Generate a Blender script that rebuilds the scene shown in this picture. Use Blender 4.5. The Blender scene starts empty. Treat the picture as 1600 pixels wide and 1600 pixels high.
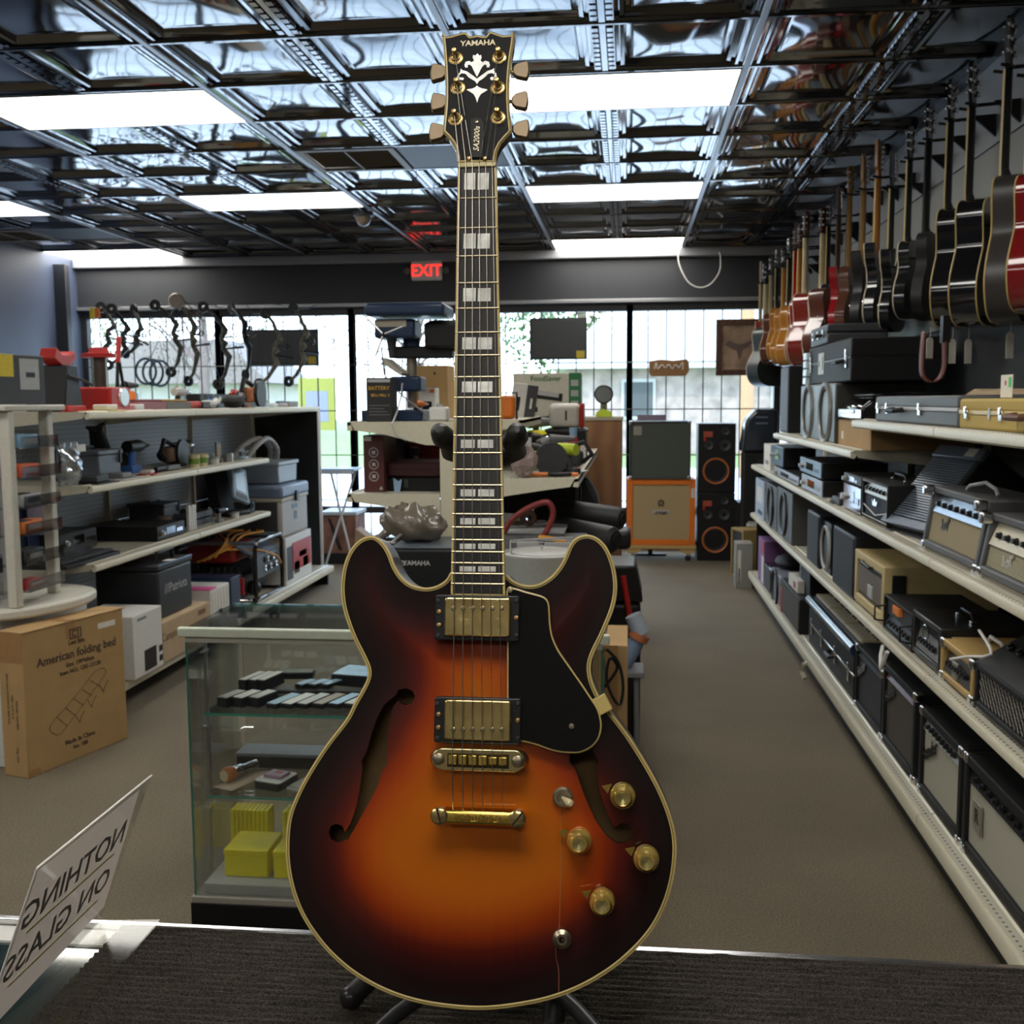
import bpy, bmesh, math, random
import numpy as np
from mathutils import Vector, Matrix, Euler
from mathutils.geometry import delaunay_2d_cdt
random.seed(7)
SC = bpy.context.scene
COL = SC.collection
PI = math.pi
# ------------------------------------------------------------------ camera, world, sun, exposure
F, YAW, PIT, ROL, HC = 1669.0, .109447, .103886, -.0060364, 1.46
def _axes():
    cy, sy = math.cos(YAW), math.sin(YAW)
    f = Vector((-sy, cy, 0)); r = Vector((cy, sy, 0)); u = Vector((0, 0, 1))
    f2 = f*math.cos(PIT) - u*math.sin(PIT); u2 = u*math.cos(PIT) + f*math.sin(PIT)
    return r*math.cos(ROL) + u2*math.sin(ROL), u2*math.cos(ROL) - r*math.sin(ROL), f2
CR, CU, CW = _axes()
CO = Vector((0, 0, HC))
cam_d = bpy.data.cameras.new('camera'); cam = bpy.data.objects.new('camera', cam_d); COL.objects.link(cam)
cam_d.sensor_fit = 'HORIZONTAL'; cam_d.sensor_width = 36; cam_d.lens = 36*F/1600; cam_d.clip_start = .05; cam_d.clip_end = 400
cam.matrix_world = Matrix(((CR.x, CU.x, -CW.x, CO.x), (CR.y, CU.y, -CW.y, CO.y), (CR.z, CU.z, -CW.z, CO.z), (0, 0, 0, 1)))
cam_d.dof.use_dof = True; cam_d.dof.focus_distance = 1.2; cam_d.dof.aperture_fstop = 16
SC.camera = cam
SC.view_settings.view_transform = 'Standard'; SC.view_settings.look = 'None'
SC.view_settings.gamma = 1; SC.view_settings.use_curve_mapping = False; SC.view_settings.exposure = 0.28
W = bpy.data.worlds.new('sky'); SC.world = W; W.use_nodes = True
nt = W.node_tree; bg = nt.nodes['Background']
tc = nt.nodes.new('ShaderNodeTexCoord'); sx = nt.nodes.new('ShaderNodeSeparateXYZ'); cr = nt.nodes.new('ShaderNodeValToRGB')
nt.links.new(tc.outputs['Generated'], sx.inputs[0]); nt.links.new(sx.outputs['Z'], cr.inputs[0]); nt.links.new(cr.outputs[0], bg.inputs[0])
cr.color_ramp.elements[0].color = (.70, .85, 1, 1); cr.color_ramp.elements[1].color = (.42, .62, 1, 1)
bg.inputs[1].default_value = 6.2
sd = bpy.data.lights.new('sun', 'SUN'); sd.energy = 3.0; sd.angle = .01; sd.color = (1, .95, .86)
so = bpy.data.objects.new('sun', sd); COL.objects.link(so); so.rotation_euler = (math.radians(38), 0, math.radians(-25))
LIGHT_E = 8.0          # radiance of the ceiling light diffusers

def up(px, py, ax, val):
    """point of the plane <ax>=val that is seen at pixel (px, py) of the 1600 px frame"""
    d = CW + CR*((px-800)/F) + CU*((800-py)/F)
    i = 'xyz'.index(ax)
    return CO + d*((val-CO[i])/d[i])

# ------------------------------------------------------------------ materials
MATS = {}
def mat(name, col, rough=.5, metal=0, spec=.5, noise=0, nscale=60, bump=0, bscale=None, coat=0, emit=None, es=1, stretch=None, alpha=None):
    if name in MATS: return MATS[name]
    m = bpy.data.materials.new(name); m.use_nodes = True; t = m.node_tree; b = t.nodes['Principled BSDF']
    b.inputs['Base Color'].default_value = (*col, 1); b.inputs['Roughness'].default_value = rough
    b.inputs['Metallic'].default_value = metal; b.inputs['Specular IOR Level'].default_value = spec
    b.inputs['Coat Weight'].default_value = coat; b.inputs['Coat Roughness'].default_value = .05
    if emit:
        b.inputs['Emission Color'].default_value = (*emit, 1); b.inputs['Emission Strength'].default_value = es
    c = t.nodes.new('ShaderNodeTexCoord')
    mp = t.nodes.new('ShaderNodeMapping'); t.links.new(c.outputs['Object'], mp.inputs[0])
    if stretch: mp.inputs['Scale'].default_value = stretch
    n = t.nodes.new('ShaderNodeTexNoise'); n.inputs['Scale'].default_value = nscale; n.inputs['Detail'].default_value = 4
    t.links.new(mp.outputs[0], n.inputs[0])
    if noise == 0: noise = .05
    r = t.nodes.new('ShaderNodeValToRGB'); e = r.color_ramp.elements
    e[0].position = .3; e[1].position = .7
    e[0].color = (*[v*(1-noise) for v in col], 1); e[1].color = (*[min(1, v*(1+noise)) for v in col], 1)
    t.links.new(n.outputs['Fac'], r.inputs[0]); t.links.new(r.outputs[0], b.inputs['Base Color'])
    if bump:
        n2 = n
        if bscale:
            n2 = t.nodes.new('ShaderNodeTexNoise'); n2.inputs['Scale'].default_value = bscale; n2.inputs['Detail'].default_value = 5
            t.links.new(mp.outputs[0], n2.inputs[0])
        bp = t.nodes.new('ShaderNodeBump'); bp.inputs['Strength'].default_value = bump; bp.inputs['Distance'].default_value = .004
        t.links.new(n2.outputs['Fac'], bp.inputs['Height']); t.links.new(bp.outputs[0], b.inputs['Normal'])
    MATS[name] = m
    return m
def weave(name, c1, c2, scale, axis='Z', rough=.8, bump=.3):
    """cloth of fine stripes: grille cloth, cords, ribbing"""
    if name in MATS: return MATS[name]
    m = mat(name, c1, rough); t = m.node_tree; b = t.nodes['Principled BSDF']
    c = t.nodes.new('ShaderNodeTexCoord'); w = t.nodes.new('ShaderNodeTexWave'); w.bands_direction = axis
    w.inputs['Scale'].default_value = scale; w.inputs['Distortion'].default_value = .4; t.links.new(c.outputs['Object'], w.inputs[0])
    r = t.nodes.new('ShaderNodeValToRGB'); r.color_ramp.elements[0].color = (*c2, 1); r.color_ramp.elements[1].color = (*c1, 1)
    t.links.new(w.outputs['Fac'], r.inputs[0]); t.links.new(r.outputs[0], b.inputs['Base Color'])
    bp = t.nodes.new('ShaderNodeBump'); bp.inputs['Strength'].default_value = bump; bp.inputs['Distance'].default_value = .002
    t.links.new(w.outputs['Fac'], bp.inputs['Height']); t.links.new(bp.outputs[0], b.inputs['Normal'])
    return m
def wood(name, c1, c2, scale=8, axis='X', rough=.4, coat=0):
    if name in MATS: return MATS[name]
    m = mat(name, c1, rough, coat=coat); t = m.node_tree; b = t.nodes['Principled BSDF']
    c = t.nodes.new('ShaderNodeTexCoord'); w = t.nodes.new('ShaderNodeTexWave'); w.bands_direction = axis
    w.inputs['Scale'].default_value = scale; w.inputs['Distortion'].default_value = 5; w.inputs['Detail'].default_value = 3
    t.links.new(c.outputs['Object'], w.inputs[0])
    r = t.nodes.new('ShaderNodeValToRGB'); r.color_ramp.elements[0].color = (*c2, 1); r.color_ramp.elements[1].color = (*c1, 1)
    t.links.new(w.outputs['Fac'], r.inputs[0]); t.links.new(r.outputs[0], b.inputs['Base Color'])
    return m
def pane(name, tint=(1, 1, 1), refl=.06, rough=.02, mx_r=.7):
    """thin sheet of glass: passes light straight through, mirrors a little, more at grazing angles"""
    if name in MATS: return MATS[name]
    m = bpy.data.materials.new(name); m.use_nodes = True; t = m.node_tree; t.nodes.clear()
    o = t.nodes.new('ShaderNodeOutputMaterial'); mx = t.nodes.new('ShaderNodeMixShader')
    tr = t.nodes.new('ShaderNodeBsdfTransparent'); gl = t.nodes.new('ShaderNodeBsdfGlossy')
    tr.inputs[0].default_value = (*tint, 1); gl.inputs['Roughness'].default_value = rough
    lw = t.nodes.new('ShaderNodeLayerWeight'); lw.inputs[0].default_value = .25
    mr = t.nodes.new('ShaderNodeMapRange'); mr.inputs['To Min'].default_value = refl; mr.inputs['To Max'].default_value = mx_r
    n = t.nodes.new('ShaderNodeTexNoise'); n.inputs['Scale'].default_value = 3
    mm = t.nodes.new('ShaderNodeMath'); mm.operation = 'MULTIPLY_ADD'; mm.inputs[1].default_value = .02; 
    t.links.new(lw.outputs['Fresnel'], mr.inputs['Value']); t.links.new(n.outputs['Fac'], mm.inputs[0]); t.links.new(mr.outputs[0], mm.inputs[2])
    t.links.new(mm.outputs[0], mx.inputs[0]); t.links.new(tr.outputs[0], mx.inputs[1]); t.links.new(gl.outputs[0], mx.inputs[2])
    t.links.new(mx.outputs[0], o.inputs[0]); MATS[name] = m
    return m
BLK = mat('black_plastic', (.012, .012, .013), .42, spec=.35)
BLKG = mat('black_gloss', (.008, .008, .009), .08, coat=.5)
BLKM = mat('black_vinyl', (.012, .012, .013), .6, spec=.3, bump=.25, bscale=500)
DKG = mat('dark_grey', (.045, .047, .052), .5)
GRY = mat('grey', (.2, .2, .21), .5)
LGR = mat('light_grey', (.45, .45, .45), .45)
WHT = mat('white', (.72, .71, .68), .45)
CREAM = mat('cream', (.72, .62, .38), .4)
CHR = mat('chrome', (.75, .75, .76), .15, metal=1)
ALU = mat('aluminium', (.6, .6, .6), .35, metal=1)
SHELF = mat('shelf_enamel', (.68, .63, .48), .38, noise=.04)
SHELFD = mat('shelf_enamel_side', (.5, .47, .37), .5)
CARD = mat('cardboard', (.43, .27, .115), .8, noise=.06, nscale=12)
CARDB = mat('cardboard_pale', (.5, .36, .22), .8, noise=.06, nscale=12)
TAPE = mat('packing_tape', (.36, .2, .08), .3)
RED = mat('red', (.45, .02, .015), .4)
ORG = mat('orange', (.75, .19, .02), .45)
YEL = mat('yellow', (.92, .78, .015), .5, noise=.03)
GRN = mat('lime_green', (.5, .62, .04), .4)
BLU = mat('blue', (.02, .07, .25), .4)
NAVY = mat('navy_enamel', (.015, .035, .085), .35)
INK = mat('black_ink', (.03, .025, .02), .7)
PAPER = mat('paper', (.75, .72, .64), .7)
# ------------------------------------------------------------------ mesh builder
class MB:
    def __init__(s): s.v = []; s.f = []
    def add(s, vs, fs):
        o = len(s.v); s.v += [tuple(v) for v in vs]; s.f += [tuple(i+o for i in f) for f in fs]; return s
    def box(s, x0, x1, y0, y1, z0, z1, M=None):
        vs = [Vector((x, y, z)) for z in (z0, z1) for y in (y0, y1) for x in (x0, x1)]
        if M is not None: vs = [M @ v for v in vs]
        return s.add(vs, [(0, 2, 3, 1), (4, 5, 7, 6), (0, 1, 5, 4), (2, 6, 7, 3), (0, 4, 6, 2), (1, 3, 7, 5)])
    def tube(s, pts, r, n=8, closed=False, caps=True):
        pts = [Vector(p) for p in pts]; k = len(pts)
        rs = list(r) if isinstance(r, (list, tuple)) else [r]*k
        o = len(s.v); prev = None
        for i, p in enumerate(pts):
            if closed: d = pts[(i+1) % k] - pts[i-1]
            else: d = pts[min(i+1, k-1)] - pts[max(i-1, 0)]
            d.normalize()
            if prev is None:
                a = Vector((0, 0, 1)) if abs(d.z) < .9 else Vector((1, 0, 0)); a = d.cross(a).normalized()
            else:
                a = prev - d*prev.dot(d); a.normalize()
            prev = a; b = d.cross(a)
            for j in range(n):
                t = 2*PI*j/n; s.v.append(tuple(p + (a*math.cos(t) + b*math.sin(t))*rs[i]))
        for i in range(k if closed else k-1):
            for j in range(n):
                a0 = o + i*n; b0 = o + ((i+1) % k)*n
                s.f.append((a0+j, a0+(j+1) % n, b0+(j+1) % n, b0+j))
        if caps and not closed:
            s.f.append(tuple(o+j for j in reversed(range(n)))); s.f.append(tuple(o+(k-1)*n+j for j in range(n)))
        return s
    def lathe(s, prof, c=(0, 0, 0), axis='z', n=24, M=None):
        o = len(s.v)
        for r, h in prof:
            for j in range(n):
                t = 2*PI*j/n; x, y = r*math.cos(t), r*math.sin(t)
                v = {'z': (x, y, h), 'y': (x, h, y), 'x': (h, x, y)}[axis]
                v = Vector(v) + Vector(c)
                s.v.append(tuple(M @ v if M is not None else v))
        for i in range(len(prof)-1):
            for j in range(n):
                a = o+i*n; b = a+n; q = (a+j, a+(j+1) % n, b+(j+1) % n, b+j)
                s.f.append(q if axis != 'y' else q[::-1])
        return s
    def prism(s, poly, h0, h1, axis='y'):
        """2D outline pushed from h0 to h1 along axis; y: poly is (x,z), z: (x,y), x: (y,z)"""
        n = len(poly); o = len(s.v)
        for h in (h0, h1):
            for a, b in poly: s.v.append({'y': (a, h, b), 'z': (a, b, h), 'x': (h, a, b)}[axis])
        s.f.append(tuple(o+i for i in range(n))); s.f.append(tuple(o+n+i for i in reversed(range(n))))
        for i in range(n): j = (i+1) % n; s.f.append((o+i, o+n+i, o+n+j, o+j))
        return s
    def quad(s, a, b, c, d): return s.add([a, b, c, d], [(0, 1, 2, 3)])
    def ball(s, c, r, n=12, sc=(1, 1, 1)):
        prof = [(max(1e-5, r*math.sin(PI*i/(n//2))), -r*math.cos(PI*i/(n//2))) for i in range(n//2+1)]
        o = len(s.v); s.lathe(prof, (0, 0, 0), 'z', n)
        for i in range(o, len(s.v)):
            v = s.v[i]; s.v[i] = (v[0]*sc[0]+c[0], v[1]*sc[1]+c[1], v[2]*sc[2]+c[2])
        return s
def mesh(name, mb, m, smooth=False):
    d = bpy.data.meshes.new(name); d.from_pydata(mb.v, [], mb.f); d.validate(); 
    b = bmesh.new(); b.from_mesh(d); bmesh.ops.recalc_face_normals(b, faces=b.faces); b.to_mesh(d); b.free()
    if m: d.materials.append(m)
    if smooth: d.polygons.foreach_set('use_smooth', [True]*len(d.polygons))
    return d
def obj(name, mb, m, parent=None, bev=0, smooth=False, seg=2, label=None, M=None, ang=None):
    d = mesh(name, mb, m, smooth or bev > 0); o = bpy.data.objects.new(name, d); COL.objects.link(o)
    if parent: o.parent = parent
    if M is not None: o.matrix_basis = M
    if bev > 0:
        b = o.modifiers.new('b', 'BEVEL'); b.width = bev; b.segments = seg; b.limit_method = 'ANGLE'; b.angle_limit = math.radians(35); b.harden_normals = False
    if bev > 0 or smooth:
        try: d.set_sharp_from_angle(angle=math.radians(ang or 40))
        except Exception: pass
    if label: o['label'] = label
    return o
def empty(name, loc=(0, 0, 0), rz=0, parent=None):
    o = bpy.data.objects.new(name, None); COL.objects.link(o); o.location = loc; o.rotation_euler = (0, 0, rz); o.empty_display_size = .05
    if parent: o.parent = parent
    return o
def thing(name, label, cat, loc=(0, 0, 0), rz=0, group=None):
    o = empty(name, loc, rz); o['label'] = label; o['category'] = cat
    if group: o['group'] = group
    return o
def tag(o, label, cat, group=None):
    o['label'] = label; o['category'] = cat
    if group: o['group'] = group
    return o
def struct(name, mb=None, m=None, bev=0, parent=None):
    o = obj(name, mb, m, parent, bev) if mb else empty(name, parent=parent)
    if not parent: o['kind'] = 'structure'
    return o
FNT = {}
def text(name, s, size, m, parent, loc, rot=(PI/2, 0, 0), align='CENTER', ext=.0004, sx=1, shear=0, off=0, mirror=False):
    """raised or printed lettering; default stands upright facing local -y"""
    c = bpy.data.curves.new(name, 'FONT'); c.body = s; c.size = size; c.align_x = align; c.align_y = 'CENTER'; c.extrude = ext; c.shear = shear; c.offset = off
    c.resolution_u = 2; c.materials.append(m)
    o = bpy.data.objects.new(name, c); COL.objects.link(o); o.parent = parent; o.location = loc; o.rotation_euler = rot
    o.scale = (-sx if mirror else sx, 1, 1)
    return o
def smooth_loop(pts, n, closed=True):
    """Catmull-Rom through pts, resampled to n points of even spacing"""
    P = [np.array(p, float) for p in pts]; k = len(P); out = []
    rng = range(k) if closed else range(k-1)
    for i in rng:
        if closed: a, b, c, d = P[i-1], P[i], P[(i+1) % k], P[(i+2) % k]
        else: a, b, c, d = P[max(i-1, 0)], P[i], P[i+1], P[min(i+2, k-1)]
        for t in np.linspace(0, 1, 12, endpoint=False):
            out.append(.5*((2*b) + (-a+c)*t + (2*a-5*b+4*c-d)*t*t + (-a+3*b-3*c+d)*t**3))
    if not closed: out.append(P[-1])
    Q = np.array(out); 
    if closed: Q = np.vstack([Q, Q[:1]])
    L = np.concatenate([[0], np.cumsum(np.linalg.norm(np.diff(Q, axis=0), axis=1))])
    T = np.linspace(0, L[-1], n, endpoint=not closed)
    return np.stack([np.interp(T, L, Q[:, i]) for i in range(Q.shape[1])], 1)
def area2(p): x, y = p[:, 0], p[:, 1]; return .5*np.sum(x*np.roll(y, -1)-np.roll(x, -1)*y)
def offset_loop(p, d):
    """move a closed 2D loop inwards by d"""
    s = np.sign(area2(p)); t = np.roll(p, -1, 0)-np.roll(p, 1, 0); t /= np.linalg.norm(t, axis=1)[:, None]+1e-12
    return p + s*d*np.stack([-t[:, 1], t[:, 0]], 1)
def inside(poly, q):
    x, y = q[:, 0], q[:, 1]; r = np.zeros(len(q), bool); n = len(poly)
    for i in range(n):
        x1, y1 = poly[i]; x2, y2 = poly[(i+1) % n]
        if y1 == y2: continue
        c = ((y1 > y) != (y2 > y)) & (x < (x2-x1)*(y-y1)/(y2-y1)+x1); r ^= c
    return r
def dist_loop(poly, q):
    A = poly; B = np.roll(poly, -1, 0); AB = B-A; L2 = (AB**2).sum(1)+1e-15; out = np.full(len(q), 1e9)
    for i in range(len(A)):
        t = np.clip(((q-A[i])@AB[i])/L2[i], 0, 1); out = np.minimum(out, np.hypot(*(q-A[i]-t[:, None]*AB[i]).T))
    return out
def fill_loop(outer, holes, step):
    """triangles filling a loop with holes, on a fine grid: (points, triangles)"""
    lo, hi = outer.min(0), outer.max(0)
    gx, gy = np.meshgrid(np.arange(lo[0], hi[0], step), np.arange(lo[1], hi[1], step)); g = np.stack([gx.ravel(), gy.ravel()], 1)
    ok = inside(outer, g) & (dist_loop(outer, g) > step*.45)
    for h in holes: ok &= ~inside(h, g) & (dist_loop(h, g) > step*.35)
    g = g[ok]; pts = [outer]; edges = []; o = 0
    for l in [outer]+list(holes):
        n = len(l); edges += [(o+i, o+(i+1) % n) for i in range(n)]; o += n
    pts = np.vstack([outer]+list(holes)+[g])
    r = delaunay_2d_cdt([Vector(p) for p in pts], edges, [], 0, 1e-7)
    V = np.array([tuple(v) for v in r[0]]); T = [tuple(f) for f in r[2]]
    C = np.array([V[list(f)].mean(0) for f in T]); ok = inside(outer, C)
    for h in holes: ok &= ~inside(h, C)
    return V, [f for f, k in zip(T, ok) if k]
def copy_tree(o, parent=None):
    c = o.copy(); COL.objects.link(c)
    if parent is not None: c.parent = parent
    for ch in o.children: copy_tree(ch, c)
    return c
# ------------------------------------------------------------------ the room
XL, XR, YF, YB, ZC = -5.55, 1.52, -3.2, 10.45, 2.896
WALL = mat('dark_wall_paint', (.03, .032, .037), .55, noise=.08, nscale=2)
WALLL = mat('blue_grey_wall_paint', (.075, .098, .16), .5, noise=.06, nscale=2)
WALLR = mat('grey_slatwall', (.17, .165, .15), .5, noise=.05, nscale=4)
m = mat('carpet', (.185, .152, .102), .95, noise=.35, nscale=160, bump=.6, bscale=240)
t_ = m.node_tree   # a second, broad mottling of wear over the fine speckle
n_ = t_.nodes.new('ShaderNodeTexNoise'); n_.inputs['Scale'].default_value = 1.3; n_.inputs['Detail'].default_value = 6
c_ = t_.nodes.new('ShaderNodeTexCoord'); t_.links.new(c_.outputs['Object'], n_.inputs[0])
r_ = t_.nodes.new('ShaderNodeValToRGB'); r_.color_ramp.elements[0].position = .35; r_.color_ramp.elements[0].color = (.8, .8, .8, 1); r_.color_ramp.elements[1].position = .65
t_.links.new(n_.outputs['Fac'], r_.inputs[0])
b_ = t_.nodes['Principled BSDF']; src = b_.inputs['Base Color'].links[0].from_socket
mx = t_.nodes.new('ShaderNodeMix'); mx.data_type = 'RGBA'; mx.blend_type = 'MULTIPLY'; mx.inputs[0].default_value = 1
t_.links.new(src, mx.inputs[6]); t_.links.new(r_.outputs[0], mx.inputs[7]); t_.links.new(mx.outputs[2], b_.inputs['Base Color'])
struct('floor', MB().box(XL-.2, XR+.2, YF-.2, YB+.2, -.1, 0), m)
struct('wall_right', MB().box(XR, XR+.15, YF, YB+.15, 0, ZC+.3), WALL)
struct('wall_left', MB().box(XL-.15, XL, YF, YB+.15, 0, ZC+.3), WALLL)
struct('wall_front', MB().box(XL-.15, XR+.15, YF-.15, YF, 0, ZC+.3), mat('beige_wall_paint', (.17, .15, .12), .6))
struct('wall_back', MB().box(XL, XR, YB-.03, YB+.15, 2.37, ZC+.3).box(XL, XR, YB, YB+.15, 0, .06), WALL)
# slatwall above the right-hand shelves: each board a piece with a recessed joint
sw = struct('trim_1')
z = 1.42
while z < 2.85:
    z1 = min(z+.36, 2.85)
    if z < 2.4: obj('slat_board', MB().box(XR-.02, XR-.001, -1, 10.3, z+.006, z1), WALLR if z > 1.7 else WALL, sw, .003)
    else: obj('slat_board', MB().box(XR-.02, XR-.001, -1, 10.3, z+.006, z1), mat('upper_wall_paint', (.2, .2, .21), .45), sw, .003)
    z = z1
struct('trim_2', MB().box(XL, XR-.03, YB-.11, YB-.02, 2.80, 2.885), mat('grey_trim', (.3, .3, .32), .35), .01)
struct('trim_3', MB().box(XL, XR, YB-.07, YB-.02, 2.385, 2.42), mat('curtain_rail', (.35, .35, .36), .3, metal=.6), .004)
struct('trim_4', MB().box(XL, XL+.12, 9.98, 10.06, 0, 2.8), mat('dark_pillar', (.02, .022, .03), .5), .005)
# windows: five bays, mullions, lower rail, panes and security bars
FRM = mat('window_frame', (.03, .03, .034), .4)
bays = [(-5.51, -4.11), (-4.11, -2.74), (-2.74, -1.37), (-1.37, 0.0), (0.0, 1.40)]
GL = pane('window_glass', (.97, .99, .98), .05)
for i, (a, b) in enumerate(bays):
    w = struct('window_%d' % (i+1))
    f = MB()
    f.box(a-.03, a+.03, YB, YB+.09, .05, 2.37); f.box(b-.03, b+.03, YB, YB+.09, .05, 2.37)
    f.box(a+.03, b-.03, YB, YB+.09, 2.31, 2.37); f.box(a+.03, b-.03, YB, YB+.09, .05, .10)
    f.box(a+.03, b-.03, YB, YB+.09, .345, .41)
    if i == 2: f.box(-2.33, -2.22, YB-.02, YB+.09, .05, .41)
    obj('window_frame', f, FRM, w, .004)
    obj('pane', MB().box(a+.03, b-.03, YB+.045, YB+.051, .41, 2.31), GL, w)
    obj('pane', MB().box(a+.03, b-.03, YB+.045, YB+.051, .10, .345), GL, w)
    g = MB()
    n = 8
    for k in range(1, n):
        x = a+(b-a)*k/n; g.tube([(x, YB-.01, .1), (x, YB-.01, 2.33)], .0065, 6)
    for zz in (.48, .93, 1.37, 1.82): g.tube([(a, YB-.02, zz), (b, YB-.02, zz)], .006, 6)
    obj('security_bars', g, mat('bar_enamel', (.05, .05, .05), .4), w)
# ceiling: moulded glossy black tiles (two coffers each) in a metal grid
TX0, TY0, TW, TD = .4972, 4.894, 1.2192, .6096
TILE = mat('glossy_black_tile', (.010, .010, .013), .07, spec=.5, coat=.5, noise=.3, nscale=3); TILE.node_tree.nodes['Principled BSDF'].inputs['IOR'].default_value = 2.1
prof = [(0, 0), (.012, 0), (.016, .008), (.030, .010), (.034, .003), (.046, .003), (.050, .018), (.064, .020), (.068, .010), (.084, .012), (.092, .034), (.106, .036), (.112, .026), (.122, .026)]
def tile_mesh():
    mb = MB(); Wc = TW/2-.006; Dc = TD-.012
    for c in (0, 1):
        x0 = .006+c*Wc; y0 = .006
        rings = []
        for q_, (d, h) in enumerate(prof):
            e = (.004+.0028*q_) if q_ < 10 else .052+.016*(q_-10)
            rings.append([len(mb.v)+i for i in range(4)])
            mb.v += [(x0+d, y0+e, h), (x0+Wc-d, y0+e, h), (x0+Wc-d, y0+Dc-e, h), (x0+d, y0+Dc-e, h)]
        for a, b in zip(rings, rings[1:]):
            for i in range(4): mb.f.append((a[i], a[(i+1) % 4], b[(i+1) % 4], b[i]))
        n = 10; o = len(mb.v); d = prof[-1][0]; e0 = .1
        for j in range(n+1):
            for i in range(n+1):
                u, v = i/n, j/n; e = (1-(2*u-1)**4)*(1-(2*v-1)**4)
                mb.v.append((x0+d+(Wc-2*d)*u, y0+e0+(Dc-2*e0)*v,   .026-.006*math.sin(PI*u)*math.sin(PI*v) + .0009*math.sin(8*u+5*c)*math.sin(5*v+1)))
        for j in range(n):
            for i in range(n): a = o+j*(n+1)+i; mb.f.append((a, a+1, a+n+2, a+n+1))
    # the small raised beads of the middle band
    for k in range(9):
        y = .06+k*.06
        for x in (TW/2-.03, TW/2+.03): mb.box(x-.012, x+.012, y-.02, y+.02, -.004, .006)
    d = mesh('ceiling_tile', mb, TILE, True); d.set_sharp_from_angle(angle=math.radians(28)); return d
tm = tile_mesh()
ce = struct('ceiling')
obj('ceiling_deck', MB().box(XL-.15, XR+.15, YF-.15, YB+.15, ZC+.14, ZC+.3), BLK, ce)
lights = {(-1, 0), (-3, 0), (-1, 4), (-3, 4), (-5, 4), (-1, 8), (-5, 8), (-1, -4), (-3, -4), (-5, -4), (-1, -8), (-3, -8), (-5, -8), (-5, 0), (-3, -12), (-1, -12)}
vents = {(-2, 2), (-5, 6)}
DIFF = mat('light_diffuser', (.9, .9, .9), .6, emit=(1, .97, .9), es=LIGHT_E)
def lightlabel(k, j):
    col = {-1: 'right-hand', -3: 'middle', -5: 'left-hand'}[k]
    if j < 0: return 'flat ceiling light panel %s, %s column' % ({-4: 'just in front of the guitar', -8: 'directly over the camera', -12: 'behind the camera'}[j], col)
    row = {0: 'largest and nearest', 4: 'second nearest', 8: 'farthest, by the windows,'}[j]
    return 'white flat ceiling light panel, %s of the %s column' % (row, col)
for k in range(-5, 1):
    for j in range(-13, 9+1):
        x, y = TX0+k*TW, TY0+j*TD
        if (k, j) in lights:
            t = thing('ceiling_light', lightlabel(k, j), 'ceiling light', (x, y, ZC), 0, 'ceiling light panels')
            obj('diffuser', MB().box(.022, TW-.022, .022, TD-.022, -.002, .004), DIFF, t)
            fr = MB(); fr.box(.012, TW-.012, .012, .022, -.006, .02).box(.012, TW-.012, TD-.022, TD-.012, -.006, .02).box(.012, .022, .022, TD-.022, -.006, .02).box(TW-.022, TW-.012, .022, TD-.022, -.006, .02)
            obj('light_frame', fr, LGR, t)
            continue
        if (k, j) in vents:
            t = thing('air_vent', 'brown louvred ceiling air vent %s' % ('behind the guitar headstock' if k == -2 else 'among the far left ceiling tiles'), 'vent', (x, y, ZC), 0)
            VM = mat('vent_brown', (.24, .20, .16), .5)
            h = .61 if k == -2 else 0
            obj('vent_frame', MB().box(.02, .6, .02, .06, -.008, 0).box(.02, .6, .55, .59, -.008, 0).box(.02, .06, .06, .55, -.008, 0).box(.56, .6, .06, .55, -.008, 0).box(.3, .31, .06, .55, -.009, 0), VM, t)
            for q in range(12): obj('louvre', MB().box(.06, .56, -.012, .012, -.0015, .0015, Matrix.Translation((0, .085+q*.038, .006)) @ Matrix.Rotation(.6, 4, 'X')), VM, t)
            obj('vent_blank', MB().box(.61, TW-.02, .02, .59, 0, .004), DKG, t)
            continue
        o = bpy.data.objects.new('ceiling_tile', tm); COL.objects.link(o); o.parent = ce; o.location = (x, y, ZC)
GRID = mat('grid_metal', (.33, .33, .35), .3, metal=.5)
for k in range(-5, 1):
    obj('grid_bar', MB().box(TX0+k*TW-.013, TX0+k*TW+.013, YF, YB-.02, ZC-.006, ZC+.03), GRID, ce, .002)
for j in range(-13, 10):
    obj('cross_bar', MB().box(XL, XR, TY0+j*TD-.008, TY0+j*TD+.008, ZC-.003, ZC+.02), BLKG, ce)
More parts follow.
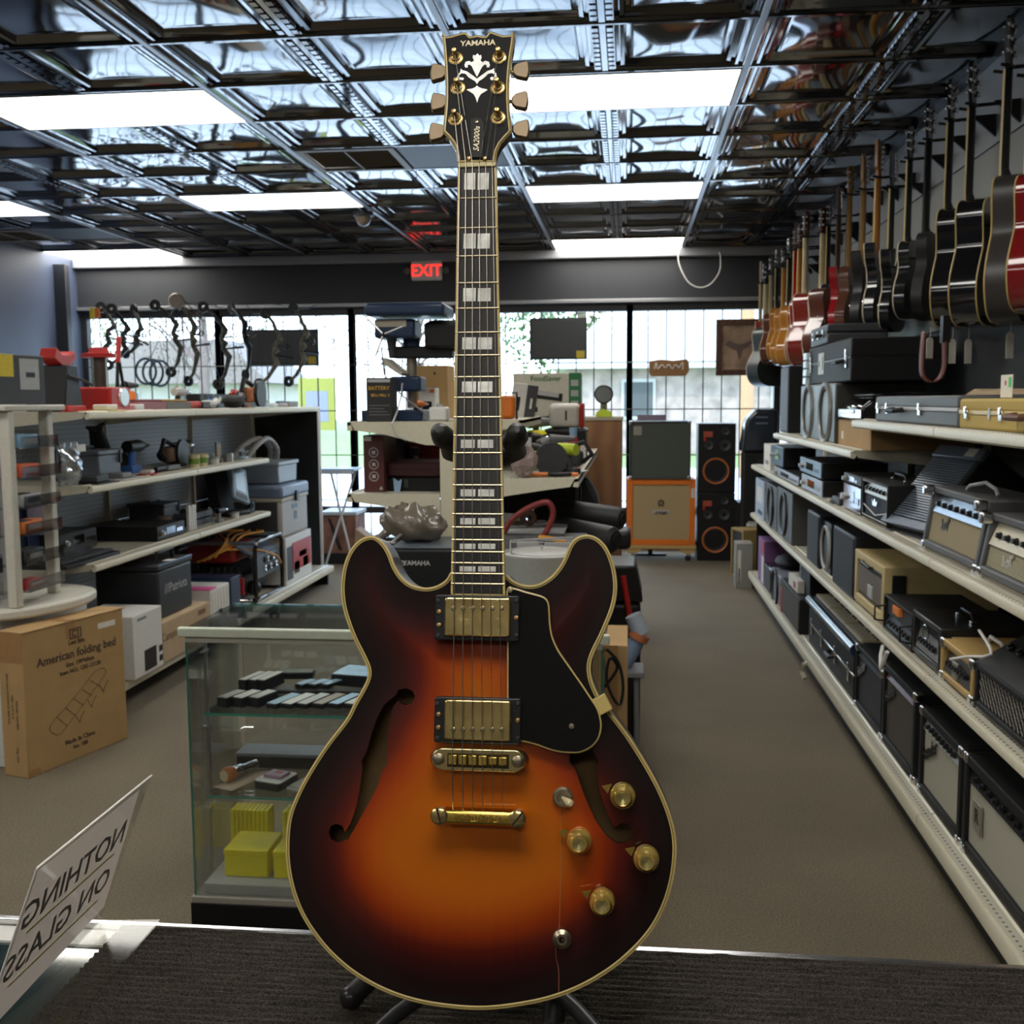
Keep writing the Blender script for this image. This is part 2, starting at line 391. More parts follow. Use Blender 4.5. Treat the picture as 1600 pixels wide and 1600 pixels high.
# ------------------------------------------------------------------ outside the windows
GRS = mat('lawn', (.17, .24, .08), .9, noise=.15, nscale=3)
tag(obj('lawn', MB().box(-90, 90, 25, 90, -.22, -.12), GRS), 'sunlit green lawn outside the shop windows', 'lawn')
tag(obj('road', MB().box(-90, 90, YB+.16, 24.98, -.22, -.12), mat('asphalt', (.5, .5, .49), .9, noise=.1, nscale=5)), 'pale sunlit car park surface outside the windows', 'pavement')
def house(x, y, w, d, h, wc, rc, label, stone=False):
    t = thing('house', label, 'house', (x, y, -.12))
    wm = mat('house_wall_%d' % int(x*10), wc, .9, noise=.35 if stone else .05, nscale=2.2 if stone else 1)
    obj('wall', MB().box(-w/2, w/2, 0, d, 0, h), wm, t)
    obj('roof', MB().prism([(-w/2-.5, h), (w/2+.5, h), (w/2-2, h+2.3), (-w/2+2, h+2.3)], -.6, d+.5), mat('roof_%d' % int(x*10), rc, .9), t)
    for k in range(3):
        xx = -w/2+w*(k+.5)/3
        f = obj('window', MB().box(xx-.5, xx+.5, -.06, 0, 1, 2.2), mat('white_trim', (.4, .4, .4), .5), t)
        obj('window_pane', MB().box(xx-.42, xx+.42, -.08, -.06, 1.1, 2.1), mat('far_glass', (.07, .08, .085), .8), f)
    return t
house(4.6, 32, 13, 7, 2.5, (.34, .28, .26), (.62, .62, .64), 'low stone-fronted house with pale roof across the lawn', True)
house(-24, 56, 9, 7, 2.6, (.4, .38, .34), (.2, .17, .16), 'small pale house far beyond the left windows')
def tree(x, y, h, r, col, label, bare=False):
    t = thing('tree', label, 'tree', (x, y, -.12))
    tr = MB().tube([(0, 0, 0), (.1, 0, h*.3), (0, 0, h*.6), (0, .1, h*.85)], [.28, .22, .14, .04], 8)
    for k in range(26 if bare else 10):
        a = random.random()*6.28; z = h*random.uniform(.2, .8); l = r*random.uniform(.5, 1)
        p = Vector((0, 0, z)); q = Vector((math.cos(a)*l, math.sin(a)*l, z+l*.7)); mid = (p+q)/2+Vector((0, 0, .15*l)); tr.tube([p, mid, q], [.07, .04, .015], 5)
        if bare:
            for _ in range(5):
                q2 = mid.lerp(q, random.random()); tr.tube([q2, q2+Vector((random.gauss(0, .5), random.gauss(0, .5), random.uniform(.2, 1)))], [.02, .006], 4)
    obj('trunk', tr, mat('bark_grey' if bare else 'bark', (.2, .15, .14) if bare else (.2, .14, .1), .9), t)
    f = MB()
    for k in range(5200):
        a, b = random.random()*6.28, math.acos(random.uniform(-1, 1)); rr = r*random.random()**.35
        c = Vector((math.cos(a)*math.sin(b)*rr, math.sin(a)*math.sin(b)*rr, h*.6+math.cos(b)*rr*h*.42/r))
        s = .08 if bare else .13; e1 = Vector((random.gauss(0, 1), random.gauss(0, 1), random.gauss(0, 1))).normalized()*s; e2 = e1.cross(Vector((random.gauss(0, 1), random.gauss(0, 1), 1))).normalized()*s
        f.quad(c-e1, c-e2*.6, c+e1, c+e2*.6)
    fo = obj('foliage', f, mat('leaf_%d' % int(x*7), col, .8, noise=.5, nscale=1.5), t); fo['kind'] = 'stuff'
tree(-1.9, 42, 11, 4.2, (.10, .18, .07), 'green leafy tree outside right of the guitar neck')
tree(2.5, 46, 11, 3.5, (.24, .15, .14), 'bare pinkish budding tree beyond the stone house', True)
tree(5.4, 24, 2.6, 1.4, (.24, .28, .04), 'yellow-green rounded bush before the house')
tree(4.9, 26, 7, 1.2, (.06, .13, .07), 'narrow dark evergreen beside the house')
tree(-9.5, 46, 12, 4.5, (.20, .14, .13), 'budding tree seen through the second window bay', True)
tree(-18, 44, 12, 4.5, (.22, .17, .16), 'budding tree seen behind the hanging bows', True)
tree(-19, 32, 8, 3.5, (.15, .19, .09), 'pale green tree at the far left window', True)
tree(-9, 66, 14, 5, (.2, .16, .15), 'budding tree straight behind the guitar', True)
tree(14, 56, 14, 6, (.15, .18, .12), 'tall tree behind the roof of the stone house', True)
t = thing('utility_pole', 'tan wooden utility pole in front of the stone house', 'pole', (2.35, 22, -.12))
obj('pole', MB().tube([(0, 0, 0), (0, 0, 9)], [.15, .11], 10), mat('pole_wood', (.34, .2, .1), .9), t)
obj('crossarm', MB().box(-1, 1, -.06, .06, 7.8, 7.95), MATS['pole_wood'], t)
t = thing('yard_sign', 'yellow and white notice board standing outside the second window', 'sign', (-4.15, 14, -.12))
obj('board', MB().box(-.25, .25, -.02, .02, 1.2, 1.9), mat('sign_yellow', (.25, .26, .04), .6), t, .004)
obj('panel_print', MB().box(-.15, .15, -.024, -.02, 1.32, 1.72), mat('sign_pale', (.2, .22, .3), .6), t)
obj('post', MB().box(-.03, .03, -.015, .015, 0, 1.2), GRY, t)
# ------------------------------------------------------------------ the sunburst guitar (own frame: x right, z up the neck, -y towards the viewer; origin at the nut)
LEAN = .20799
NUT = Vector((-.1, 1.18077, 1.71254)); NUT.x = up(745.3, 257, 'y', 1.18077).x
GM = Matrix.Translation(NUT) @ Matrix.Rotation(-LEAN, 4, 'X'); GI = GM.inverted()
def gp(px, py, y=0.0, tilt=None):
    """guitar-frame (x, z) of the point at depth y behind the fretboard plane that shows at a pixel"""
    o = GI @ CO; d = (GI.to_3x3() @ (CW + CR*((px-800)/F) + CU*((800-py)/F)))
    if tilt is not None:   # plane y = tilt*z
        t = (tilt*o.z + y - o.y)/(d.y-tilt*d.z)
    else: t = (y-o.y)/d.y
    p = o + d*t; return (p.x, p.z)
G = thing('electric_guitar', 'sunburst semi-hollow electric guitar with gold hardware standing upright in the foreground', 'guitar')
G.matrix_world = GM
YT, TH = .020, .046
outl = [(705,892.5),(697,905.5),(682,915),(664,918),(643,913),(628,901),(617.5,884.5),(610,865),(601,850),(587.5,838.6),(574,838),(559,845.5),(545.5,862),(536.5,886),(532.6,916),(535,946),(542.5,973),(553,1000),(565,1024),(574,1045),(573.4,1060),(565,1078),(553,1099),(540,1124),(511,1161.6),(487,1198),(466.6,1234.7),(452,1271),(447,1304),(447,1344),(454,1385),(468.6,1425.6),(491,1462),(519,1494.7),(556,1525),(600.6,1549.5),(649,1566),(702,1575),(755,1578),(808,1572.7),(860.6,1561.7),(909,1543.4),(954,1517),(990.6,1486.6),(1019,1454),(1039,1417.5),(1051.6,1377),(1057,1336),(1055.6,1304),(1047.5,1271),(1033,1234.7),(1011,1194),(982.5,1149),(958,1117),(940,1094),(929.5,1074),(923.5,1054),(923.5,1036),(929.5,1018),(940,997),(950.5,973),(959.5,949),(964,925),(963.4,901),(958,877),(949,856),(937,842.5),(923.5,836),(910,836),(898,841.5),(889,853),(881.5,871),(871,889),(856,904),(838,913),(820,913.6),(804,908),(795,901),(788,896),(776,893),(746,892),(718,891)]
OL = smooth_loop([gp(*p, YT) for p in outl], 420)
fh4 = lambda pts: [gp(430+x*.40625, 1060+y*.40625, YT-.006) for x, y in pts]
fl = fh4([(460,66),(470,45),(500,38),(528,48),(537,72),(525,95),(500,103),(480,96),(470,86),(450,112),(436,170),(428,240),(430,290),(434,325),(413,350),(396,410),(366,470),(332,530),(302,585),(282,618),(240,632),(210,620),(202,595),(210,570),(235,560),(258,568),(269,592),(290,555),(312,490),(325,420),(332,345),(326,320),(345,290),(365,220),(385,160),(412,105)])
fr = fh4([(1165,215),(1133,290),(1130,318),(1152,342),(1165,380),(1182,430),(1206,490),(1236,550),(1272,602),(1310,632),(1345,636),(1370,615),(1376,590),(1362,565),(1335,556),(1305,572),(1285,535),(1262,480),(1245,420),(1238,350),(1243,320),(1225,290),(1215,215)])
def dens(l, n):
    l = np.array(l); L2 = []
    for i in range(len(l)):
        a, b = l[i], l[(i+1) % len(l)]
        for k in range(n): L2.append(a+(b-a)*k/n)
    return np.array(L2)
FL, FR = dens(fl, 2), dens(fr, 2)
inner = offset_loop(OL, .0042)
V, T = fill_loop(inner, [FL, FR], .0045)
D = dist_loop(OL, V)
def arch(d):
    k = np.clip((d-.0042)/.10, 0, 1); return YT - .009*k*k*(3-2*k)
mb = MB(); mb.v = [(v[0], float(arch(np.array(d))), v[1]) for v, d in zip(V, D)]; mb.f = T
TOP = mat('sunburst_lacquer', (.3, .1, .02), .16, coat=.75, spec=.1)
t_ = TOP.node_tree; b_ = t_.nodes['Principled BSDF']
at = t_.nodes.new('ShaderNodeAttribute'); at.attribute_name = 'burst'
rp = t_.nodes.new('ShaderNodeValToRGB'); e = rp.color_ramp.elements
e[0].position = 0; e[0].color = (.006, .0045, .005, 1); e[1].position = 1; e[1].color = (.52, .125, .004, 1)
for p, c in ((.20, (.018, .006, .006, 1)), (.36, (.045, .007, .006, 1)), (.50, (.12, .012, .006, 1)), (.64, (.32, .036, .003, 1)), (.82, (.48, .088, .004, 1))):
    q = rp.color_ramp.elements.new(p); q.color = c
c_ = t_.nodes.new('ShaderNodeTexCoord'); mp_ = t_.nodes.new('ShaderNodeMapping'); mp_.inputs['Scale'].default_value = (60, 1, 1.6); t_.links.new(c_.outputs['Object'], mp_.inputs[0])
n_ = t_.nodes.new('ShaderNodeTexNoise'); n_.inputs['Scale'].default_value = 2.2; n_.inputs['Detail'].default_value = 5; t_.links.new(mp_.outputs[0], n_.inputs[0])
ma = t_.nodes.new('ShaderNodeMath'); ma.operation = 'MULTIPLY_ADD'; ma.inputs[1].default_value = .06; t_.links.new(n_.outputs['Fac'], ma.inputs[0]); t_.links.new(at.outputs['Fac'], ma.inputs[2])
ms = t_.nodes.new('ShaderNodeMath'); ms.operation = 'SUBTRACT'; ms.inputs[1].default_value = .03; t_.links.new(ma.outputs[0], ms.inputs[0])
t_.links.new(ms.outputs[0], rp.inputs[0]); t_.links.new(rp.outputs[0], b_.inputs['Base Color'])
b_.inputs['Coat Roughness'].default_value = .03; b_.inputs['Roughness'].default_value = .35
top = obj('body_top', mb, TOP, G, smooth=True, ang=60)
a = top.data.attributes.new('burst', 'FLOAT', 'POINT')
vv = np.array([v.co[:] for v in top.data.vertices]); dd = dist_loop(OL, vv[:, [0, 2]]); a.data.foreach_set('value', np.clip(dd/.118, 0, 1).astype(np.float32))
# edge of the f-holes and the ring of multi-ply binding
def wall(loop, ys, m, name, parent=G, label=None):
    mb = MB(); n = len(loop)
    for y in ys: mb.v += [(p[0], y, p[1]) for p in loop]
    for k in range(len(ys)-1):
        for i in range(n): j = (i+1) % n; mb.f.append((k*n+i, k*n+j, (k+1)*n+j, (k+1)*n+i))
    return obj(name, mb, m, parent, smooth=True, label=label)
def ring(l1, y1, l2, y2, m, name, parent=G, label=None):
    mb = MB(); n = len(l1); mb.v = [(p[0], y1, p[1]) for p in l1]+[(p[0], y2, p[1]) for p in l2]
    mb.f = [(i, (i+1) % n, n+(i+1) % n, n+i) for i in range(n)]
    return obj(name, mb, m, parent, smooth=True, label=label)
SIDE = mat('dark_maroon_lacquer', (.02, .005, .005), .35, coat=.2)
HOLE = mat('bare_maple_inside', (.22, .13, .05), .8)
BIND = mat('aged_cream_binding', (.62, .47, .17), .35)
PLY = mat('black_ply', (.02, .015, .01), .4)
for l in (FL, FR):
    d = dist_loop(OL, l); mb = MB(); n = len(l); mb.v = [(p[0], float(arch(np.array(q))), p[1]) for p, q in zip(l, d)]+[(p[0], float(arch(np.array(q)))+.006, p[1]) for p, q in zip(l, d)]
    mb.f = [(i, (i+1) % n, n+(i+1) % n, n+i) for i in range(n)]; obj('sound_hole_edge', mb, SIDE, G)
wall(offset_loop(OL, .0003), [YT+.001, YT+.006, YT+TH-.004, YT+TH], SIDE, 'body_side')
mb = MB(); Vb, Tb = fill_loop(smooth_loop(OL, 160), [], .02); mb.v = [(p[0], YT+TH, p[1]) for p in Vb]; mb.f = Tb; obj('body_back', mb, SIDE, G)
lin = offset_loop(OL, .004); mb = MB(); Vb, Tb = fill_loop(smooth_loop(lin, 160), [], .02); mb.v = [(p[0], YT+TH-.006, p[1]) for p in Vb]; mb.f = Tb; obj('inside_back', mb, HOLE, G)
br = ring(OL, YT+.0035, OL, YT-.0002, BIND, 'binding')
for (d1, d2, m, y1, y2) in ((0, .0021, BIND, YT-.0002, YT-.0008), (.0021, .0027, PLY, YT-.0006, YT-.0006), (.0027, .0042, BIND, YT-.0008, YT-.0002)):
    ring(offset_loop(OL, d1), y1, offset_loop(OL, d2), y2, m, 'binding_ply', br)
# pickguard with cream edge
pgp = [(906,335),(950,330),(1000,345),(1050,358),(1090,370),(1112,384),(1126,408),(1131,450),(1134,510),(1144,575),(1170,640),(1198,685),(1230,730),(1265,780),(1300,830),(1333,880),(1360,920),(1382,958),(1395,1000),(1401,1050),(1390,1105),(1368,1140),(1340,1165),(1305,1182),(1270,1190),(1200,1188),(1155,1180),(1120,1170),(1050,1145),(985,1131),(930,1131),(907,1100),(907,900),(907,700),(907,500)]
PG = smooth_loop([gp(520+x*.3, 820+y*.3, .002) for x, y in pgp], 200)
mb = MB(); mb.prism([tuple(p) for p in offset_loop(PG, .0016)], .0012, .0035); pg = obj('pickguard', mb, mat('black_pickguard', (.007, .007, .008), .14, spec=.3), G)
ring(PG, .0035, offset_loop(PG, .0002), .0018, BIND, 'pickguard_edge', pg); ring(offset_loop(PG, .0002), .0018, offset_loop(PG, .0017), .0011, BIND, 'pickguard_edge', pg)
GOLD = mat('worn_gold', (.92, .68, .30), .2, metal=1, noise=.2, nscale=35, bump=.5, bscale=28)
GOLDB = mat('bright_gold', (.95, .68, .16), .2, metal=1, noise=.05)
NIK = mat('tarnished_nickel', (.42, .36, .26), .35, metal=1)
x, z = gp(940, 1102, 0); obj('pickguard_bracket', MB().box(-.008, .008, -.001, .012, -.009, .009), BIND, pg, .001, M=Matrix.Translation((x, .004, z)) @ Matrix.Rotation(-.5, 4, 'Y'))
for p in ((893, 1135), (797, 922)): x, z = gp(*p, 0); obj('pickguard_screw', MB().lathe([(.0001, -.001), (.0026, -.0008), (.0032, .0006)], (x, .001, z), 'y', 14), NIK, pg)
# pickups
def rrect(x0, x1, z0, z1, r, n=6):
    P = []
    for cx, cz, a0 in ((x1-r, z1-r, 0), (x0+r, z1-r, PI/2), (x0+r, z0+r, PI), (x1-r, z0+r, PI*1.5)):
        for i in range(n+1): a = a0+PI/2*i/n; P.append((cx+r*math.cos(a), cz+r*math.sin(a)))
    return P
def screw(x, y, z, r, m, parent, name='screw'):
    return obj(name, MB().lathe([(.0001, y-.0006), (r*.35, y-.0006), (r*.4, y-.0014), (r*.8, y-.0012), (r, y-.0004), (r, y+.003)], (x, 0, z), 'y', 16), m, parent, smooth=True)
def pickup(ring_px, cov_px, pole_y, label):
    a = gp(ring_px[0], ring_px[3], -.001); b = gp(ring_px[2], ring_px[1], -.001)
    pr_ = MB().prism(rrect(a[0], b[0], a[1], b[1], .003), -.003, .012)
    p = obj('pickup', pr_, mat('pickup_ring', (.015, .015, .016), .3), G, .0012); p['label'] = label
    a2 = gp(cov_px[0], cov_px[3], -.008); b2 = gp(cov_px[2], cov_px[1], -.008)
    obj('pickup_cover', MB().prism(rrect(a2[0], b2[0], a2[1], b2[1], .0035), -.009, .002), GOLD, p, .0018, seg=3)
    for px in (708, 723, 738, 753.7, 769, 784):
        x, z = gp(px, pole_y, -.0095); screw(x, -.0092, z, .0026, NIK, p, 'pole_screw')
    for px, py in ((ring_px[0]+5, ring_px[1]+8), (ring_px[2]-6, ring_px[1]+8), (ring_px[0]+5, ring_px[3]-7), (ring_px[2]-6, ring_px[3]-7)):
        x, z = gp(px, py, -.004); screw(x, -.0032, z, .0022, DKG, p)
    for py in (.36, .66):
        x, z = gp(ring_px[0]+7, ring_px[1]+(ring_px[3]-ring_px[1])*py, -.004); screw(x, -.0035, z, .0027, mat('brass', (.65, .42, .2), .3, metal=1), p)
    x, z = gp(ring_px[2]-6, ring_px[1]+(ring_px[3]-ring_px[1])*.5, -.004); screw(x, -.0035, z, .0027, MATS['brass'], p)
pickup((679, 931, 812.5, 1000), (693.4, 934.6, 798.4, 993.4), 950.5, 'gold-covered pickup below the fretboard end')
pickup((678, 1091.5, 815, 1160), (693, 1095.4, 799, 1155.4), 1140, 'gold-covered pickup above the bridge')
# bridge with saddles, and the engraved tailpiece
a = gp(674, 1204, -.010); b = gp(820, 1172, -.010); cz = (a[1]+b[1])/2; hz = (b[1]-a[1])/2
BR = obj('bridge', MB().prism(rrect(a[0], b[0], cz-hz*.95, cz+hz*.95, hz*.93, 10), -.009, -.001), mat('bridge_gold', (.7, .58, .3), .25, metal=1), G, .001)
obj('bridge_slot', MB().box(a[0]+.016, b[0]-.016, -.0096, -.0085, cz-.0075, cz+.0065), mat('slot_dark', (.05, .035, .01), .4, metal=.5), BR)
for i in range(6):
    x = a[0]+.022+i*(b[0]-a[0]-.044)/5
    obj('saddle', MB().box(x-.0042, x+.0042, -.0135, -.0090, cz-.0045+(i > 3)*.001, cz+.005-(i > 3)*.001), GOLDB, BR, .0006)
for x in (a[0]+.007, b[0]-.007):
    obj('bridge_post', MB().lathe([(.0001, -.0105), (.0045, -.0105), (.006, -.0095), (.0105, -.0005), (.0105, .002), (.004, .012)], (x, 0, cz), 'y', 20), NIK, BR, smooth=True)
a = gp(673, 1291, -.012); b = gp(822, 1263, -.012); cz = (a[1]+b[1])/2
TP = obj('tailpiece', MB().prism([(-.008, cz-.0085), (-.012, cz-.0068), (-.0138, cz-.001), (-.012, cz+.0055), (-.006, cz+.0085), (.002, cz+.0075), (.002, cz-.0075)], a[0]+.013, b[0]-.013, 'x'), GOLDB, G, .0008)
rr = random.Random(3)
eng = MB()
for i in range(15):
    x = a[0]+.028+i*(b[0]-a[0]-.056)/14
    eng.tube([(x+.003*math.cos(t), -.0136, cz-.001+.0032*math.sin(t)) for t in np.linspace(rr.random()*3, rr.random()*3+4.4, 7)], .0005, 5)
obj('engraving', eng, mat('engraved_shadow', (.4, .24, .05), .4, metal=1), TP)
for x in (a[0]+.0085, b[0]-.0085):
    st = obj('tailpiece_stud', MB().lathe([(.0001, -.0145), (.0065, -.0145), (.0088, -.0135), (.0092, -.010), (.0092, -.006), (.005, -.005), (.0065, .012)], (x, 0, cz), 'y', 24), GOLD, TP, smooth=True)
    obj('stud_slot', MB().box(-.0078, .0078, -.0149, -.0143, -.0009, .0009), PLY, TP, M=Matrix.Translation((x, 0, cz)) @ Matrix.Rotation(-.9 if x > 0 else 1.3, 4, 'Y'))
# neck, fretboard, frets, inlays
SL = .628; fz = lambda n: -SL*(1-2**(-n/12))
xl0, xr0 = gp(715.5, 257)[0], gp(775.5, 257)[0]; zE = gp(746, 931)[1]; xl1, xr1 = gp(704.3, 928)[0], gp(789.3, 928)[0]
def fx(z): k = z/zE; return xl0+(xl1-xl0)*k, xr0+(xr1-xr0)*k
EB = mat('ebony', (.014, .012, .011), .35, noise=.4, nscale=40, stretch=(30, 1, 1))
FBO = obj('fretboard', MB().prism([(xl0+.0022, 0), (xr0-.0022, 0), (xr1-.0022, zE+.002), (xl1+.0022, zE+.002)], 0, .006), EB, G)
obj('fretboard_binding', MB().prism([(xl0, 0), (xl0+.0022, 0), (xl1+.0022, zE), (xl1, zE)], -.0002, .006).prism([(xr0-.0022, 0), (xr0, 0), (xr1, zE), (xr1-.0022, zE)], -.0002, .006).prism([(xl1, zE), (xr1, zE), (xr1, zE+.002), (xl1, zE+.002)], -.0002, .006), BIND, FBO)
FW = mat('fret_brass_nickel', (.62, .53, .36), .38, metal=1)
for n in range(1, 23):
    z = fz(n); a, b = fx(z)
    obj('fret', MB().prism([(-.0011+z, 0), (-.0008+z, -.0007), (z, -.001), (.0008+z, -.0007), (.0011+z, 0)], a+.0003, b-.0003, 'x') if False else MB().tube([(a+.0004, 0, z), (b-.0004, 0, z)], .0011, 8), FW, FBO)
PEARL = mat('mother_of_pearl', (.85, .83, .74), .2, noise=.3, nscale=60, coat=.3)
inl = [(270,296.5,725,743,746,764),(364.7,388.6,724,743.7,746,765.7),(450,471,723.5,743.7,746.3,767),(527,546,722,744,746.6,769),(596,613,721.6,744,746.4,769.5),(687,700,720,742,746,771),(764.6,775.6,719.5,743,747,772.3),(809.6,819.3,719,743,747,773.5),(849.5,857.8,718.3,743,747,774),(885,893,718,743,747,774.8)]
for y0, y1, *xs in inl:
    for k in (0, 2):
        a = gp(xs[k], y1); b = gp(xs[k+1], y0)
        obj('fret_inlay', MB().box(a[0], b[0], -.0002, .001, a[1], b[1]), PEARL, FBO)
nk = MB(); S = 10; k = 0
for i, z in enumerate((.0, -.15, -.30, -.40, -.47)):
    a, b = fx(z); c, w = (a+b)/2, (b-a)/2-.0003; dp = .020+.004*(-z/.47)
    for j in range(S+1): t = PI*j/S; nk.v.append((c-w*math.cos(t), .006+dp*math.sin(t)**.8*.8, z))
for i in range(4):
    for j in range(S): a = i*(S+1)+j; nk.f.append((a, a+1, a+S+2, a+S+1))
obj('neck', nk, mat('neck_lacquer', (.05, .015, .01), .2, coat=.8), G, smooth=True)
obj('nut', MB().box(xl0+.0003, xr0-.0003, -.0018, .006, -.0005, .0045), mat('bone', (.66, .55, .3), .4), G, .0008)
# headstock, tilted back
HT = .15
HM = Matrix.Translation((0, .003, .003)) @ Matrix.Rotation(-math.atan(HT), 4, 'X')
HE = empty('headstock', parent=G); HE.matrix_basis = HM
HMi = (GM @ HM).inverted()
def hp(cx, cy, crop=True, y=0.0):
    px, py = (620+cx*.175, 20+cy*.175) if crop else (cx, cy)
    o = HMi @ CO; d = HMi.to_3x3() @ (CW + CR*((px-800)/F) + CU*((800-py)/F)); t = (y-o.y)/d.y; p = o+d*t
    return (p.x, p.z)
ho = [(538,1345),(536,1290),(525,1230),(500,1170),(455,1110),(411,1068),(407,1045),(416,950),(426,850),(431,750),(430,600),(424,450),(412,300),(400,192),(430,206),(480,200),(530,185),(570,174),(605,168),(632,174),(658,206),(690,198),(720,192),(760,200),(788,205),(812,170),(845,160),(895,178),(950,196),(1005,192),(1056,172),(1044,280),(1025,400),(1012,520),(1004,640),(1005,760),(1012,900),(1028,1040),(1024,1064),(980,1110),(930,1168),(900,1230),(888,1290),(887,1345)]
HO = np.array([hp(*p) for p in ho]); HO2 = dens(HO, 3)
mb = MB().prism([tuple(p) for p in offset_loop(HO2, .0008)], .001, .014); obj('headstock_wood', mb, MATS['neck_lacquer'], HE)
hb = ring(HO2, .002, offset_loop(HO2, .0014), -.0008, BIND, 'headstock_binding', HE)
ring(offset_loop(HO2, .0014), -.0008, offset_loop(HO2, .0021), -.0008, PLY, 'binding_ply', hb); ring(offset_loop(HO2, .0021), -.0008, offset_loop(HO2, .0036), -.0003, BIND, 'binding_ply', hb)
Vb, Tb = fill_loop(offset_loop(HO2, .0034), [], .01); mb = MB(); mb.v = [(p[0], -.0002, p[1]) for p in Vb]; mb.f = Tb; obj('headstock_face', mb, mat('black_lacquer', (.006, .006, .007), .5, spec=.12), HE)
x, z = hp(725, 275); tx = text('lettering', 'YAMAHA', .0096, mat('pearl_print', (.78, .66, .42), .3), HE, (x, -.0006, z), sx=1.0, off=.00025)
orn = [[(722,365),(700,385),(683,378),(678,400),(690,430),(668,445),(648,432),(615,440),(604,470),(612,492),(636,490),(632,470),(650,465),(670,480),(683,510),(700,545),(716,575),(732,545),(748,512),(765,482),(785,465),(803,470),(802,490),(825,490),(832,468),(822,440),(790,430),(768,445),(748,430),(758,402),(752,378),(738,385)],
       [(572,500),(585,515),(625,525),(655,545),(690,570),(716,592),(745,570),(780,545),(810,522),(850,510),(872,495),(868,520),(890,545),(893,580),(875,600),(845,605),(832,588),(845,575),(868,575),(872,555),(850,540),(815,548),(790,575),(760,598),(735,612),(716,640),(698,612),(672,598),(640,578),(615,548),(580,542),(558,560),(560,580),(590,580),(602,590),(590,605),(560,600),(540,575),(545,550),(565,535)],
       [(716,652),(735,668),(765,678),(800,685),(812,690),(785,708),(752,728),(732,760),(718,805),(704,760),(685,728),(655,708),(622,690),(636,684),(672,680),(700,668)]]
for p in orn:
    pts = np.array([hp(*q) for q in p]); Vb, Tb = fill_loop(pts, [], .004); mb = MB(); mb.v = [(q[0], -.0006, q[1]) for q in Vb]; mb.f = Tb; obj('crest_inlay', mb, PEARL, HE)
tr = [hp(*q) for q in [(662,1300),(655,1000),(664,955),(712,938),(765,955),(785,1000),(778,1300)]]
tc_ = obj('truss_cover', MB().prism(tr, -.002, 0), mat('truss_cover_black', (.008, .008, .008), .5, spec=.2), HE, .0004)
x, z = hp(718, 1140); text('lettering', 'SA2000s', .0088, MATS['pearl_print'], tc_, (x, -.0026, z), rot=(PI/2, -PI/2, 0), shear=.3, off=.0001)
x, z = hp(715, 985); screw(x, -.0018, z, .0022, NIK, tc_)
for q in ((645, 1308), (788, 1308)): x, z = hp(*q); screw(x, -.0022, z, .0022, MATS['brass'], HE)
TUN = mat('bronze_tuner', (.17, .12, .07), .42, metal=.5)
posts = {}
for i, (cx, cy, kx, ky) in enumerate(((527,405,350,480),(915,398,1110,460),(545,670,355,745),(902,668,1100,730),(525,948,340,1015),(905,935,1110,990))):
    x, z = hp(cx, cy); posts[i] = (x, z)
    T_ = obj('tuner', MB().lathe([(.0001, -.0012), (.0068, -.0012), (.0084, -.0004), (.0088, .001)], (x, 0, z), 'y', 24).lathe([(.0056, -.001), (.0052, -.0035), (.0038, -.004), (.0028, -.005), (.0025, -.012), (.003, -.013), (.0024, -.0155), (.0001, -.016)], (x, 0, z), 'y', 20), mat('tuner_gold', (.72, .5, .2), .3, metal=1, bump=.1, bscale=300), HE, smooth=True)
    k = hp(kx, ky); s = -1 if kx < 700 else 1
    zc = z if False else k[1]
    e0 = x+s*.020; e1 = k[0]
    obj('tuner_shaft', MB().tube([(x+s*.012, .012, zc), (e1-s*.009, .012, zc)], .0022, 8), GOLD, T_)
    key = [(e1-s*.0105, zc-.0035), (e1-s*.0065, zc-.0085), (e1+s*.0055, zc-.0118), (e1+s*.0072, zc-.009), (e1+s*.0085, zc), (e1+s*.0072, zc+.009), (e1+s*.0055, zc+.0118), (e1-s*.0065, zc+.0085), (e1-s*.0105, zc+.0035)]
    obj('tuner_key', MB().prism(key, .0085, .0155), TUN, T_, .0012)
# strings
STR = mat('string_steel', (.55, .5, .42), .3, metal=1)
hw = HM.copy()
order = [4, 2, 0, 1, 3, 5]
nx = [718.3, 728.2, 738.5, 748.7, 759, 769]; bx = [707, 722.5, 738, 753.8, 769.3, 785]
for i in range(6):
    p = hw @ Vector((posts[order[i]][0], -.009, posts[order[i]][1])); n0 = gp(nx[i], 256, -.003); b0 = gp(bx[i], 1188, -.013); t0 = gp(bx[i], 1264, -.012)
    r = (.00062, .00055, .00048, .0004, .00032, .00028)[i]
    obj('string', MB().tube([p, (n0[0], -.003, .002), (b0[0], -.0138, b0[1]), (t0[0], -.008, t0[1])], r, 6), STR, G)
